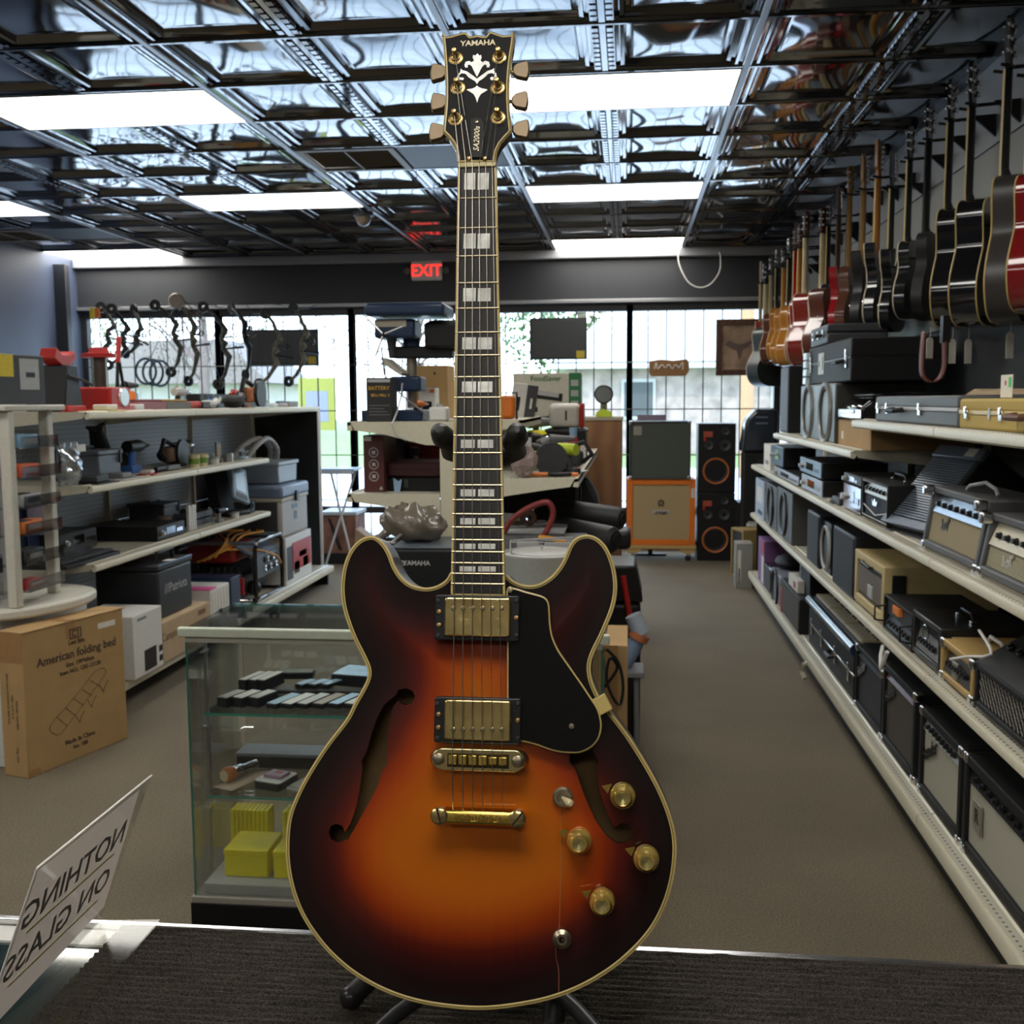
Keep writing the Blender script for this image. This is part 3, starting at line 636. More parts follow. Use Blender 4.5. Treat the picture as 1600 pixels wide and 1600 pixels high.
# controls
def knob(px, py, lab, rot):
    x, z = gp(px, py, -.004)
    K = obj('volume_knob' if 'volume' in lab else 'tone_knob', MB().lathe([(.0132, .012), (.0132, .004), (.0128, .002), (.0122, -.0015), (.0108, -.003), (.0088, -.0085), (.0083, -.0105), (.0076, -.0112), (.0001, -.0095)], (x, 0, z), 'y', 28), mat('gold_knob', (.68, .48, .12), .18, metal=.55, noise=.35, nscale=60, coat=.8), G, smooth=True, label=lab)
    obj('knob_cap', MB().lathe([(.0062, -.0113), (.006, -.0119), (.0001, -.0108)], (x, 0, z), 'y', 24), mat('knob_cap', (.62, .52, .22), .2, metal=.8), K, smooth=True)
    nb = MB()
    for k in range(22): a = 2*PI*k/22; nb.box(-.0004, .0004, -.0019, -.0009, .0108, .0121, Matrix.Translation((x, 0, z)) @ Matrix.Rotation(a, 4, 'Y'))
    obj('knob_numerals', nb, mat('numeral_brown', (.16, .09, .02), .5), K)
    obj('pointer', MB().prism([(x-.0215, z+.0095), (x-.011, z+.0118), (x-.015, z+.002)], .004, .0052), GOLDB, K)
knob(973, 1246, 'gold volume knob highest on the body, beside the right sound hole', 0)
knob(904.5, 1317, 'gold knob below the toggle switch', 0)
knob(1010, 1345, 'gold tone knob nearest the right edge', 0)
knob(940.6, 1413, 'gold knob lowest on the body', 0)
x, z = gp(879, 1247, .004); sw_ = obj('toggle_switch', MB().lathe([(.0105, .012), (.0105, .007), (.0085, .005), (.0055, .005), (.005, .008), (.0001, .008)], (x, 0, z), 'y', 24), NIK, G, smooth=True)
obj('toggle_tip', MB().tube([(x, .006, z), (x+.004, -.004, z-.001), (x+.0085, -.014, z-.002), (x+.0095, -.017, z-.0022)], [.0016, .003, .0042, .002], 12), mat('cream_tip', (.72, .62, .36), .35), sw_, smooth=True)
x, z = gp(878, 1468, .008); obj('output_jack', MB().lathe([(.0095, .014), (.0095, .009), (.0072, .0075), (.0055, .006), (.0032, .006), (.003, .016), (.0001, .016)], (x, 0, z), 'y', 24), NIK, G, smooth=True)
cr_ = [gp(x_, y_, .0085) for x_, y_ in ((875, 1265), (876, 1330), (875, 1400), (873, 1458))]; cr2 = [gp(x_, y_, .010) for x_, y_ in ((868, 1478), (868, 1500), (872, 1520), (872, 1556))]
def surf(pts):
    q = np.array(pts); d = dist_loop(OL, q); return [(p[0], float(arch(np.array(dd_)))-.0001, p[1]) for p, dd_ in zip(q, d)]
obj('finish_crack', MB().tube(surf(smooth_loop(cr_, 12, False)), .00035, 4), mat('crack_amber', (.5, .22, .06), .4), G)
obj('finish_crack', MB().tube(surf(smooth_loop(cr2, 12, False)), .0004, 4), mat('crack_maroon', (.35, .12, .07), .4), G)
# ------------------------------------------------------------------ stand, counter, mat, sign
ZT = .77
S_ = thing('guitar_stand', 'black tubular stand holding up the sunburst guitar', 'stand')
TB = mat('stand_tube', (.03, .03, .032), .35)
RUB = mat('black_rubber', (.016, .016, .016), .45)
def gw(x, y, z): return GM @ Vector((x, y, z))
kz = gp(692, 682, .01); kr = gp(808, 682, .01)
yz = kz[1]
cx = (kz[0]+kr[0])/2
obj('yoke', MB().tube([gw(cx, .075, -.50), gw(cx, .07, yz-.06), gw(cx, .065, yz-.02)], .008, 10), TB, S_, smooth=True)
for s, k in ((-1, kz), (1, kr)):
    pts = [gw(cx, .06, yz-.02), gw(cx+s*.02, .055, yz-.014), gw(cx+s*.036, .04, yz-.010), gw(k[0]-s*.006, .022, yz-.004), gw(k[0], .008, yz), gw(k[0]+s*.001, -.004, yz+.003), gw(k[0]+s*.001, -.009, yz+.004)]
    obj('padded_hook', MB().tube(pts, [.008, .012, .012, .012, .0125, .010, .004], 14), RUB, S_, smooth=True)
base = gw(cx, .10, -.66); hub = Vector((base.x+.01, base.y+.05, ZT+.06))
obj('upright', MB().tube([gw(cx, .075, -.46), hub], .011, 12), TB, S_, smooth=True)
for (px, py, z_, qx, qy) in ((620, 1585, ZT+.035, 560, 1640), (905, 1582, ZT+.035, 1010, 1700), ):
    a = up(px, py, 'z', z_); foot = up(qx, qy, 'z', ZT+.009)
    obj('leg', MB().tube([hub, a, foot], .0085, 12), TB, S_, smooth=True)
rear = Vector((hub.x, 1.27, ZT+.013)); obj('leg', MB().tube([hub, rear], .0085, 12), TB, S_, smooth=True)
for (px, py, s) in ((549, 1558, -1), (864, 1608, 1)):
    p = up(px, py, 'y', 1.115); q = Vector((p.x+(.075 if s < 0 else .004), 1.19, p.z+(.035 if s < 0 else .03)))
    arm = obj('cradle_arm', MB().tube([hub+Vector((0, 0, .02)), q, p+Vector((.022 if s < 0 else 0, .02, .018 if s < 0 else .03)), p], [.009, .012, .0125, .0125], 14), RUB, S_, smooth=True)
    obj('end_cap', MB().ball(p, .0138, 14), mat('rubber_cap', (.02, .02, .02), .3), arm, smooth=True)
CNT = thing('glass_counter', 'glass-topped shop counter with metal edge under the sunburst guitar', 'counter')
YE = 1.292
obj('counter_body', MB().box(-1.9, 1.4, .42, YE-.03, .02, ZT-.03), DKG, CNT, .003)
obj('counter_top', MB().box(-1.9, 1.4, .40, YE-.012, ZT-.022, ZT-.006), mat('case_glass_top', (.02, .035, .035), .05, coat=1), CNT)
obj('edge_trim', MB().box(-1.9, 1.4, YE-.010, YE, ZT-.03, ZT+.0055), mat('edge_steel', (.7, .7, .7), .22, metal=1), CNT, .0015)
obj('edge_trim', MB().box(-1.9, -.66, YE-.05, YE-.012, ZT-.006, ZT-.003), WHT, CNT)
MATM = mat('ribbed_mat_fibre', (.065, .054, .042), .95, noise=.7, nscale=420, bump=1.0, bscale=700)
mm = MB(); ys = np.linspace(.62, YE-.008, 56*7); sp = (YE-.008-.62)/56
xs = np.linspace(-.66, 1.38, 90)
rr = random.Random(5)
for y in ys:
    ph = ((y-.62)/sp) % 1; h = .004*max(0, math.sin(PI*min(1, ph/.72)))**.6 if ph < .72 else 0
    for x in xs: mm.v.append((x, y+rr.gauss(0, .0006), ZT+.0015+h+abs(rr.gauss(0, .0009))+.001))
nx_ = len(xs)
for j in range(len(ys)-1):
    for i in range(nx_-1): a = j*nx_+i; mm.f.append((a, a+1, a+nx_+1, a+nx_))
mo = obj('counter_mat', mm, MATM, smooth=True, ang=80); tag(mo, 'dark ribbed carpet mat on the counter beneath the guitar stand', 'mat')
fz_ = MB(); 
for k in range(900):
    x, y = rr.uniform(-.64, 1.2), rr.uniform(.85, YE-.01); a = rr.random()*6.3; l = rr.uniform(.004, .012)
    p = Vector((x, y, ZT+.006)); q = p+Vector((math.cos(a)*l, math.sin(a)*l*.6, rr.uniform(0, .002))); fz_.tube([p, (p+q)/2+Vector((0, 0, .0015)), q], .00022, 3, caps=False)
f_ = obj('loose_fibres', fz_, mat('pale_fibre', (.22, .18, .13), .9), mo); f_['kind'] = 'stuff'
# acrylic sign, seen from behind
SG = thing('acrylic_sign', 'clear acrylic sign holder reading NOTHING ON GLASS, seen from behind on the counter', 'sign')
ACR = pane('acrylic', (.93, .93, .91), .04, .06, .2)
za = ZT+.012
b0 = up(157, 1440, 'z', za+.012); b1 = up(250, 1440, 'z', za); b2 = up(60, 1690, 'z', za); 
def P3(v, dz=0): return (v.x, v.y, v.z+dz)
def _rect(t1):
    d = CW + CR*((237-800)/F) + CU*((800-1212)/F); tr = CO + d*t1; tl = up(58, 1357, 'z', tr.z); e = (tl-tr).normalized()
    dr = CW + CR*((157-800)/F) + CU*((800-1440)/F); br = CO + dr*((tr-CO).dot(e)/dr.dot(e)); return tr, tl, br
lo, hi = .5, 2.2
for _ in range(60):
    mid = (lo+hi)/2; tr, tl, br = _rect(mid)
    if br.z > za+.002: lo = mid
    else: hi = mid
c = dict(tr=tr, tl=tl, br=br, bl=br+(tl-tr))
nn = (tl-tr).cross(br-tr).normalized()
if nn.dot(CO-tr) < 0: nn = -nn
ftip = up(250, 1440, 'z', za); fv = ftip-Vector((br.x, br.y, za)); bs = MB()
for dz in (0, .003): bs.quad(P3(c['br'], dz-.001), P3(ftip, dz), P3(ftip+(tl-tr), dz), P3(c['bl'], dz-.001))
obj('sign_foot', bs, ACR, SG)
pn = MB().quad(c['tr'], c['tl'], c['bl'], c['br']); obj('sign_panel', pn, ACR, SG)
e_ = MB().tube([c['tr'], c['tl']], .0016, 6).tube([c['tl'], c['bl']], .0014, 6); obj('panel_edge', e_, mat('acrylic_edge', (.75, .72, .66), .2), SG)
PSH = mat('sign_paper', (.74, .66, .60), .7)
ux = (c['tr']-c['tl']).normalized(); vz = nn.cross(ux).normalized()
if vz.z < 0: vz = -vz
i1 = [c['tr'].lerp(c['tl'], .08)-vz*.012-nn*.002, c['tl']+ux*.008-vz*.008-nn*.002, c['bl']+ux*.004-nn*.002, c['br'].lerp(c['tr'], .10)-nn*.002]
obj('sign_sheet', MB().quad(*i1), PSH, SG)
RM = Matrix((( -ux.x, vz.x, -nn.x, 0), (-ux.y, vz.y, -nn.y, 0), (-ux.z, vz.z, -nn.z, 0), (0, 0, 0, 1)))
t_ = PSH.node_tree; tl_ = t_.nodes.new('ShaderNodeBsdfTranslucent'); tl_.inputs[0].default_value = (.8, .7, .64, 1); mx_ = t_.nodes.new('ShaderNodeMixShader'); mx_.inputs[0].default_value = .5
t_.links.new(t_.nodes['Principled BSDF'].outputs[0], mx_.inputs[1]); t_.links.new(tl_.outputs[0], mx_.inputs[2]); t_.links.new(mx_.outputs[0], t_.nodes['Material Output'].inputs[0])
SI = mat('sign_ink_grey', (.28, .27, .24), .7); SY = mat('sign_underline', (.6, .55, .05), .6)
W_ = (c['tr']-c['tl']).length
def stext(s, k, down, size):
    o = text('lettering', s, size, SI, SG, (0, 0, 0), ext=.0002, shear=.25, off=size*.01)
    P0 = c['tl'].lerp(c['tr'], k) - vz*down + nn*.0012
    o.matrix_basis = Matrix.Translation(P0) @ RM
HH = (c['br']-c['tr']).length
stext('NOTHING', .46, HH*.30, W_*.185); stext('ON GLASS', .46, HH*.60, W_*.185)
for dn in (HH*.42, HH*.73):
    a = c['tl'].lerp(c['tr'], .10)-vz*dn+nn*.001; b = c['tl'].lerp(c['tr'], .84)-vz*dn+nn*.001
    obj('underline', MB().quad(a, b, b-vz*.003, a-vz*.003), SY, SG)
def re_trim(l):
    w = l.split(' hanging')[0].split(',')[0].split(); return w[:12]
# ------------------------------------------------------------------ shelving on the right
def R(a): return math.radians(a)
ZA, ZBs, ZCs, ZD, Z0 = .600, .968, 1.243, 1.373, .150
SX = .925   # front edge of the right-hand shelves
secs = [(1.36, 2.17), (2.17, 3.39), (3.39, 4.61), (4.61, 5.83), (5.83, 7.05), (7.05, 8.27)]
PEG = mat('perforated_enamel', (.56, .53, .43), .42)
def deckmat():
    m = PEG; t = m.node_tree; b = t.nodes['Principled BSDF']
    c = t.nodes.new('ShaderNodeTexCoord'); v = t.nodes.new('ShaderNodeMapping'); t.links.new(c.outputs['Object'], v.inputs[0]); v.inputs['Scale'].default_value = (42, 42, 1)
    fr = t.nodes.new('ShaderNodeVectorMath'); fr.operation = 'FRACTION'; t.links.new(v.outputs[0], fr.inputs[0])
    sb = t.nodes.new('ShaderNodeVectorMath'); sb.operation = 'SUBTRACT'; sb.inputs[1].default_value = (.5, .5, 0); t.links.new(fr.outputs[0], sb.inputs[0])
    mu = t.nodes.new('ShaderNodeVectorMath'); mu.operation = 'MULTIPLY'; mu.inputs[1].default_value = (1, 1, 0); t.links.new(sb.outputs[0], mu.inputs[0])
    ln = t.nodes.new('ShaderNodeVectorMath'); ln.operation = 'LENGTH'; t.links.new(mu.outputs[0], ln.inputs[0])
    gt = t.nodes.new('ShaderNodeMath'); gt.operation = 'GREATER_THAN'; gt.inputs[1].default_value = .17; t.links.new(ln.outputs['Value'], gt.inputs[0])
    mx = t.nodes.new('ShaderNodeMix'); mx.data_type = 'RGBA'; mx.inputs[6].default_value = (.05, .045, .03, 1); mx.inputs[7].default_value = (.56, .53, .43, 1)
    t.links.new(gt.outputs[0], mx.inputs[0]); t.links.new(mx.outputs[2], b.inputs['Base Color'])
deckmat()
def shelf_run(parent, ya, yb, xf, xb, zt, lip=.035, brackets=True, gap=.003):
    """one shelf board: perforated deck with rolled price-rail lip; xf is the aisle side, xb the back"""
    s = 1 if xb > xf else -1
    x0, x1 = sorted((xf+s*.012, xb))
    sh = obj('shelf', MB().box(x0, x1, ya+gap, yb-gap, zt-.012, zt), PEG, parent)
    P = [(0, -.004), (-.010, -.002), (-.014, -.010), (-.012, -lip+.006), (-.004, -lip), (.004, -lip), (.012, -lip+.012), (.014, -.012), (.014, -.001)]
    obj('price_rail', MB().prism([(xf+.012*s+p[0]*s, zt+p[1]) for p in P], ya+gap, yb-gap, 'y'), SHELF, sh, .001)
    rib = MB().prism([(xf+.045*s, zt), (xf+.052*s, zt+.004), (xf+.060*s, zt)], ya+gap, yb-gap, 'y'); obj('deck_rib', rib, SHELF, sh)
    if brackets:
        for y in (ya+.001, yb-.001):
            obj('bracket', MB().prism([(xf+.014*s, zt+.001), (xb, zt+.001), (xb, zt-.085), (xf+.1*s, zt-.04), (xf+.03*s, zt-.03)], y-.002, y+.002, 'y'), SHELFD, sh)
    return sh
GR = thing('shelving_unit', 'long cream metal shelving under the guitars along the right wall', 'shelving')
BKP = weave('dark_back_panel', (.07, .068, .062), (.05, .05, .045), 9, 'Z', .6, .2)
for a, b in secs:
    obj('back_panel', MB().box(XR-.035, XR-.022, a+.01, b-.01, .15, 1.40 if b < 4.7 else 1.40), BKP, GR)
    obj('upright', MB().box(XR-.06, XR-.022, b-.012, b+.012, 0, 1.42), SHELF, GR, .002)
    shelf_run(GR, a, b, SX-.01, XR-.04, Z0, .055, False)
    obj('kick_plate', MB().box(SX+.04, SX+.05, a, b, 0, Z0-.03), mat('kick', (.03, .028, .025), .6), GR)
    shelf_run(GR, a, b, SX, XR-.04, ZA); shelf_run(GR, a, b, SX, XR-.04, ZBs)
    if b < 4.7: shelf_run(GR, a, b, SX, XR-.04, ZD)
    elif b < 7.1: shelf_run(GR, a, b, SX, XR-.04, ZCs)
obj('end_panel', MB().box(SX+.05, XR-.03, 8.275, 8.285, 0, 1.0), BLKM, GR)

# ---- builders, each in its own frame: x across the front, front at y=0 facing -y, z up from the base
def place_r(pF, pN, pT, zs, X=.955, at='N', zt=None):
    """side facing the aisle between two pixel columns on the right shelves; height from the top pixel"""
    ys = 830 if zt is None else 0
    ya = up(pF, 800, 'x', X).y; yb = up(pN, 800, 'x', X).y
    q = up(pN if at == 'N' else pF, pT, 'x', X).z
    return dict(loc=(X, (ya+yb)/2, zs), w=ya-yb, h=q-zs, rz=-PI/2)
def place_l(pN, pF, pT, zs, X):
    ya = up(pN, 800, 'x', X).y; yb = up(pF, 800, 'x', X).y; q = up(pN, pT, 'x', X).z
    return dict(loc=(X, (ya+yb)/2, zs), w=yb-ya, h=q-zs, rz=PI/2)
def place_f(pL, pR, pT, pB, Y, zs=None):
    a = up(pL, pB, 'y', Y); b = up(pR, pB, 'y', Y); t = up((pL+pR)/2, pT, 'y', Y).z
    z = zs if zs is not None else min(a.z, b.z)
    return dict(loc=((a.x+b.x)/2, Y, z), w=b.x-a.x, h=t-z, rz=0)
def T(name, label, cat, pl, group=None, turn=0):
    return thing(name, label, cat, pl['loc'], pl['rz']+turn, group)
GC_TAN = weave('grille_tan', (.40, .33, .20), (.27, .22, .13), 140, 'Z')
GC_SIL = weave('grille_silver', (.45, .43, .36), (.32, .30, .25), 160, 'X')
GC_BRN = weave('grille_brown', (.085, .065, .045), (.05, .04, .03), 160, 'Z')
GC_BLK = weave('grille_black', (.03, .03, .03), (.012, .012, .012), 160, 'Z')
GC_WHT = weave('grille_oatmeal', (.47, .45, .36), (.40, .38, .30), 180, 'Z', bump=.15)
def handle(p, x, y, z, L=.2, m=BLK, h=.025, w=.012, axis='x'):
    pts = [(-L/2, 0), (-L/2+.02, h), (L/2-.02, h), (L/2, 0)]
    P = [((x+a, y, z+b) if axis == 'x' else (x, y+a, z+b)) for a, b in pts]
    o = obj('handle', MB().tube(P, w/2, 8), m, p, smooth=True)
    for e in (P[0], P[-1]): obj('handle_cap', MB().box(e[0]-.012, e[0]+.012, e[1]-.012, e[1]+.012, z-.001, z+.008), CHR, p, .002)
    return o
def script_logo(p, x, z, w, h, m=CHR, y=-.004, rot=0, r=.0022):
    text('lettering', 'Fender', w*.5, mat('logo_silver', (.62, .6, .55), .35, metal=.3) if m is CHR else m, p, (x+w*.42, y, z+h*.45), rot=(PI/2, rot, 0), shear=.35, off=w*.006, ext=.0012)
    return obj('logo_tail', MB().tube([(0, 0, .1*h), (.5*w, 0, -.02*h), (.85*w, 0, .06*h)], r*.7, 5), m, p, smooth=True, M=Matrix.Translation((x, y, z)) @ Matrix.Rotation(rot, 4, 'Y'))
def dial(p, x, y, z, r, m=BLK, name='knob', tilt=0):
    return obj(name, MB().lathe([(r, 0), (r, -r*.5), (r*.75, -r*.6), (r*.7, -r*1.3), (.0001, -r*1.35)], (0, 0, 0), 'y', 14), m, p, smooth=True, M=Matrix.Translation((x, y, z)) @ Matrix.Rotation(tilt, 4, 'X'))
def corners(p, w, h, d, m=CHR, s=.03):
    for x in (-w/2, w/2):
        for z in (0, h):
            a, b = sorted((x, x-math.copysign(s, x))); c, e = (z, z+s) if z == 0 else (z-s, z)
            obj('corner_cap', MB().box(a-.002 if x < 0 else a, b+.002 if x > 0 else b, -.003, s, c-(.002 if z == 0 else 0), e+(.002 if z else 0)), m, p, .006)
def amp(name, label, pl, d, shell, grille, panel=None, pm=None, knobs=0, ph=.07, bezel=.02, logo=None, badge=None, hand='top', caps=True, cat='amplifier', group=None, turn=0, rake=0, kr=.010, grid=None, feet=True, logom=CHR, hm=BLK, pside='top'):
    t = T(name, label, cat, pl, group, turn); w, h = pl['w'], pl['h']; f = .012 if feet else 0; H = h-f
    if feet:
        for sx in (-1, 1):
            for yy in (.03, d-.03): obj('foot', MB().lathe([(.012, 0), (.014, f)], (sx*(w/2-.035), yy, 0), 'z', 12), BLK, t)
    bz = bezel
    sh = MB()   # open-fronted shell: sides, top, bottom, back
    yr = rake
    sh.prism([(0, f), (d, f), (d, f+H), (yr, f+H)], -w/2, -w/2+bz, 'x').prism([(0, f), (d, f), (d, f+H), (yr, f+H)], w/2-bz, w/2, 'x')
    sh.box(-w/2+bz, w/2-bz, 0, d, f, f+bz).prism([(yr, f+H-bz), (d, f+H-bz), (d, f+H), (yr, f+H)], -w/2+bz, w/2-bz, 'x').box(-w/2+bz, w/2-bz, d-.012, d, f+bz, f+H-bz)
    obj('cabinet', sh, shell, t, .004)
    z0, z1 = f+bz, f+H-bz
    g0, g1 = z0, z1
    if panel:
        if pside == 'top': g1 = z1-ph; p0, p1 = g1, z1
        else: g0 = z0+ph; p0, p1 = z0, g0
        yp = lambda z: .010+yr*(z-f)/H
        obj('control_panel', MB().prism([(yp(p0)-.004, p0+.002), (yp(p1)+.012, p1), (yp(p1)+.03, p1), (yp(p0)+.02, p0+.002)], -w/2+bz, w/2-bz, 'x'), pm, t, .001)
        for k in range(knobs):
            x = -w/2+bz+.04+(w-2*bz-.08)*(k+.5)/knobs; zz = (p0+p1)/2
            dial(t, x, yp(zz)-.001, zz, kr, BLK if pm is not BLK else CHR, 'knob', -.15)
    gy = lambda z: .012+yr*(z-f)/H
    gg = MB().prism([(gy(g0), g0), (gy(g1), g1), (gy(g1)+.012, g1), (gy(g0)+.012, g0)], -w/2+bz, w/2-bz, 'x')
    go = obj('grille', gg, grille, t, .002)
    if grid:   # woven lattice of strips over the grille
        mb = MB(); n = grid; st = (w-2*bz)/n; gw_, gh = w-2*bz, g1-g0
        for k in range(-int(gh/st)-1, n+1):
            for s in (1, -1):
                a = -gw_/2+k*st if s > 0 else gw_/2-k*st
                ta = max(0, (-gw_/2-a)/s) if s > 0 else max(0, (a-gw_/2)); tb = min(gh, (gw_/2-a)) if s > 0 else min(gh, (a+gw_/2))
                if tb > ta: mb.tube([(a+s*ta, gy(g0+ta)-.002, g0+ta), (a+s*tb, gy(g0+tb)-.002, g0+tb)], .0022, 4)
        o = obj('lattice', mb, mat('lattice_grey', (.16, .15, .13), .6), t)
    if logo: script_logo(t, -w/2+bz+w*.04, g1-logo*1.1, logo*1.6, logo, logom, gy(g1)-.006, -.45, .003)
    if badge and badge[1] > .082:
        text('lettering', 'R', badge[0]*.8, BLK, t, (badge[2], gy(g1)-.0095, g1-badge[1]/2-.028), off=.001)
    if badge:
        bw, bh, bxx = badge; obj('badge', MB().box(bxx-bw/2, bxx+bw/2, gy(g1)-.009, gy(g1)-.002, g1-bh-.03, g1-.03), mat('badge_silver', (.35, .33, .28), .35, metal=.5), t, .002)
    if hand == 'top': handle(t, 0, d*.45, f+H, min(.22, w*.45), hm)
    if caps: corners(t, w, h, d)
    return t, dict(w=w, h=h, f=f)
def cone(p, x, z, r, ring=DKG, conem=mat('cone_paper', (.05, .048, .045), .7), capm=mat('dust_cap', (.07, .065, .06), .4), y=0.0):
    o = obj('speaker_ring', MB().lathe([(r*1.0, y+.002), (r*.99, y-.010), (r*.94, y-.013), (r*.87, y-.009), (r*.84, y+.002)], (x, 0, z), 'y', 36), ring, p, smooth=True)
    obj('cone', MB().lathe([(r*.86, y-.001), (r*.78, y-.007), (r*.70, y+.002), (r*.3, y+.03*r/.1), (.0001, y+.032*r/.1)], (x, 0, z), 'y', 32), conem, o, smooth=True)
    obj('dust_cap', MB().lathe([(r*.28, y+.026*r/.1), (r*.2, y+.012*r/.1), (.0001, y+.008*r/.1)], (x, 0, z), 'y', 24), capm, o, smooth=True)
    return o
def speaker(name, label, pl, d, shell, cones, ring=DKG, group=None, turn=0, cat='speaker', bev=.006, baffle=None):
    t = T(name, label, cat, pl, group, turn); w, h = pl['w'], pl['h']
    obj('cabinet', MB().box(-w/2, w/2, .002, d, 0, h), shell, t, bev)
    if baffle: obj('baffle', MB().box(-w/2+.012, w/2-.012, -.002, .004, .012, h-.012), baffle, t, .002)
    for x, z, r in cones: cone(t, x*w, z*h, r, ring)
    return t
def deck(name, label, pl, d, shell, face, cat='player', group=None, disp=True, nb=5, turn=0):
    """disc player, receiver or rack unit: casing, fascia, display, buttons, feet"""
    t = T(name, label, cat, pl, group, turn); w, h = pl['w'], pl['h']
    obj('casing', MB().box(-w/2, w/2, .006, d, .006, h), shell, t, .003)
    obj('fascia', MB().box(-w/2, w/2, -.002, .006, .006, h), face, t, .003)
    for sx in (-1, 1): obj('foot', MB().lathe([(.012, 0), (.012, .007)], (sx*(w/2-.03), .03, 0), 'z', 10), BLK, t)
    if disp: obj('display', MB().box(-w*.18, w*.14, -.004, -.001, h*.35, h*.8), BLKG, t)
    for k in range(nb): obj('button', MB().box(w*.2+k*w*.055, w*.235+k*w*.055, -.005, -.001, h*.35, h*.6), CHR, t)
    dial(t, -w*.36, -.002, h*.5, min(.016, h*.3), ALU)
    return t
def carton(name, label, pl, d, m, cat='box', tape=True, group=None, turn=0, prints=(), lines=()):
    t = T(name, label, cat, pl, group, turn); w, h = pl['w'], pl['h']
    obj('box_body', MB().box(-w/2, w/2, 0, d, 0, h-.002), m, t, .003)
    obj('flap', MB().box(-w/2+.001, w/2-.001, .001, d/2-.001, h-.002, h), m, t); obj('flap', MB().box(-w/2+.001, w/2-.001, d/2+.001, d-.001, h-.002, h), m, t)
    if tape: obj('tape', MB().box(-w/2-.0005, w/2+.0005, d/2-.025, d/2+.025, h, h+.0006), TAPE, t)
    for (x, z, pw, phh, pm) in prints: obj('print', MB().box(x*w-pw*w/2, x*w+pw*w/2, -.0012, 0, z*h-phh*h/2, z*h+phh*h/2), pm, t)
    for (s, x, z, sz, tm_) in lines: text('lettering', s, sz, tm_, t, (x*w, -.0012, z*h))
    return t
def hardcase(name, label, pl, d, m, trim, latches=(-.35, -.1, .3), cat='case', hx=.1, group=None, turn=0, hm=BLK):
    t = T(name, label, cat, pl, group, turn); w, h = pl['w'], pl['h']
    obj('lower_shell', MB().box(-w/2, w/2, 0, d, 0, h*.55-.002), m, t, .008); obj('lid', MB().box(-w/2, w/2, 0, d, h*.55+.002, h), m, t, .008)
    obj('valance', MB().box(-w/2+.003, w/2-.003, -.002, d-.003, h*.55-.006, h*.55+.006), trim, t, .002)
    for x in latches:
        l = obj('latch', MB().box(x*w-.014, x*w+.014, -.008, 0, h*.32, h*.62), CHR, t, .002)
        obj('latch_hasp', MB().box(x*w-.009, x*w+.009, -.011, -.006, h*.5, h*.75), CHR, l, .002)
    P = [(hx*w-.06, -.002, h*.5), (hx*w-.05, -.03, h*.46), (hx*w+.05, -.03, h*.46), (hx*w+.06, -.002, h*.5)]
    obj('handle', MB().tube(P, .009, 8), hm, t, smooth=True)
    return t
# ---- bottom shelf, near to far
pm_sil = mat('silver_panel', (.55, .55, .52), .3, metal=.6)
amp('guitar_amplifier', 'large amplifier with oatmeal grille and square crest badge, nearest on the bottom right shelf', place_r(1521, 1660, 1188, Z0, .965, 'F'), .28, BLKM, GC_WHT, True, BLKM, 9, .05, .03, None, (.07, .085, -.19))
amp('guitar_amplifier', 'black amplifier with oatmeal grille and dark script logo on the bottom right shelf', place_r(1448, 1517, 1112, Z0, .965, 'F'), .28, BLKM, GC_WHT, True, pm_sil, 8, .045, .028, .08, logom=BLK)
amp('guitar_amplifier', 'black amplifier with brown grille cloth on the bottom right shelf', place_r(1387, 1440, 1040, Z0, .965, 'F'), .28, BLKM, GC_BRN, True, mat('maroon_panel', (.12, .015, .02), .4), 0, .03, .028, .07, logom=DKG)
amp('guitar_amplifier', 'tall all-black amplifier with grey script logo beside the keyboard on its case', place_r(1343, 1386, 1010, Z0, .965, 'F'), .28, BLKM, GC_BLK, True, BLKM, 0, .03, .02, .07, logom=GRY)
# keyboard lying on a black latched case
pk = place_r(1268, 1341, 1010, Z0, .975, 'F'); pk['h'] = .20
hardcase('keyboard_case', 'black latched case under the cream-keyed keyboard on the bottom shelf', pk, .34, BLKM, CHR, (-.4, -.15, .15, .42))
tk = thing('keyboard', 'keyboard with cream keys and blue-black front roll lying on a black case', 'keyboard', (.955, pk['loc'][1], Z0+.20), -PI/2)
w = pk['w']+.02
obj('keyboard_body', MB().box(-w/2, w/2, .03, .36, 0, .05), BLK, tk, .006)
obj('front_roll', MB().tube([(-w/2, .025, .028), (w/2, .025, .028)], .027, 14), mat('blue_black_vinyl', (.02, .035, .075), .25, coat=.5), tk, smooth=True)
n = 28
for i in range(n): obj('white_key', MB().box(-w/2+.01+i*(w-.02)/n+.0006, -w/2+.01+(i+1)*(w-.02)/n-.0006, .055, .20, .05, .062), mat('ivory_key', (.78, .72, .55), .4) if i % 9 else mat('aged_key', (.6, .5, .3), .4), tk)
for i in range(n):
    if i % 7 in (0, 1, 3, 4, 5): x = -w/2+.01+(i+1)*(w-.02)/n; obj('black_key', MB().box(x-.004, x+.004, .12, .20, .062, .072), BLKG, tk)
t = thing('strap', 'white handle strap hanging from the tall black amplifier', 'strap', (.93, up(1385, 1040, 'x', .93).y, .5)); 
obj('strap_band', MB().tube([(.03, .12, .04), (0, .06, .055), (-.02, 0, .035), (-.03, -.05, .0), (-.02, -.09, .07)], .008, 6), WHT, t, smooth=True)
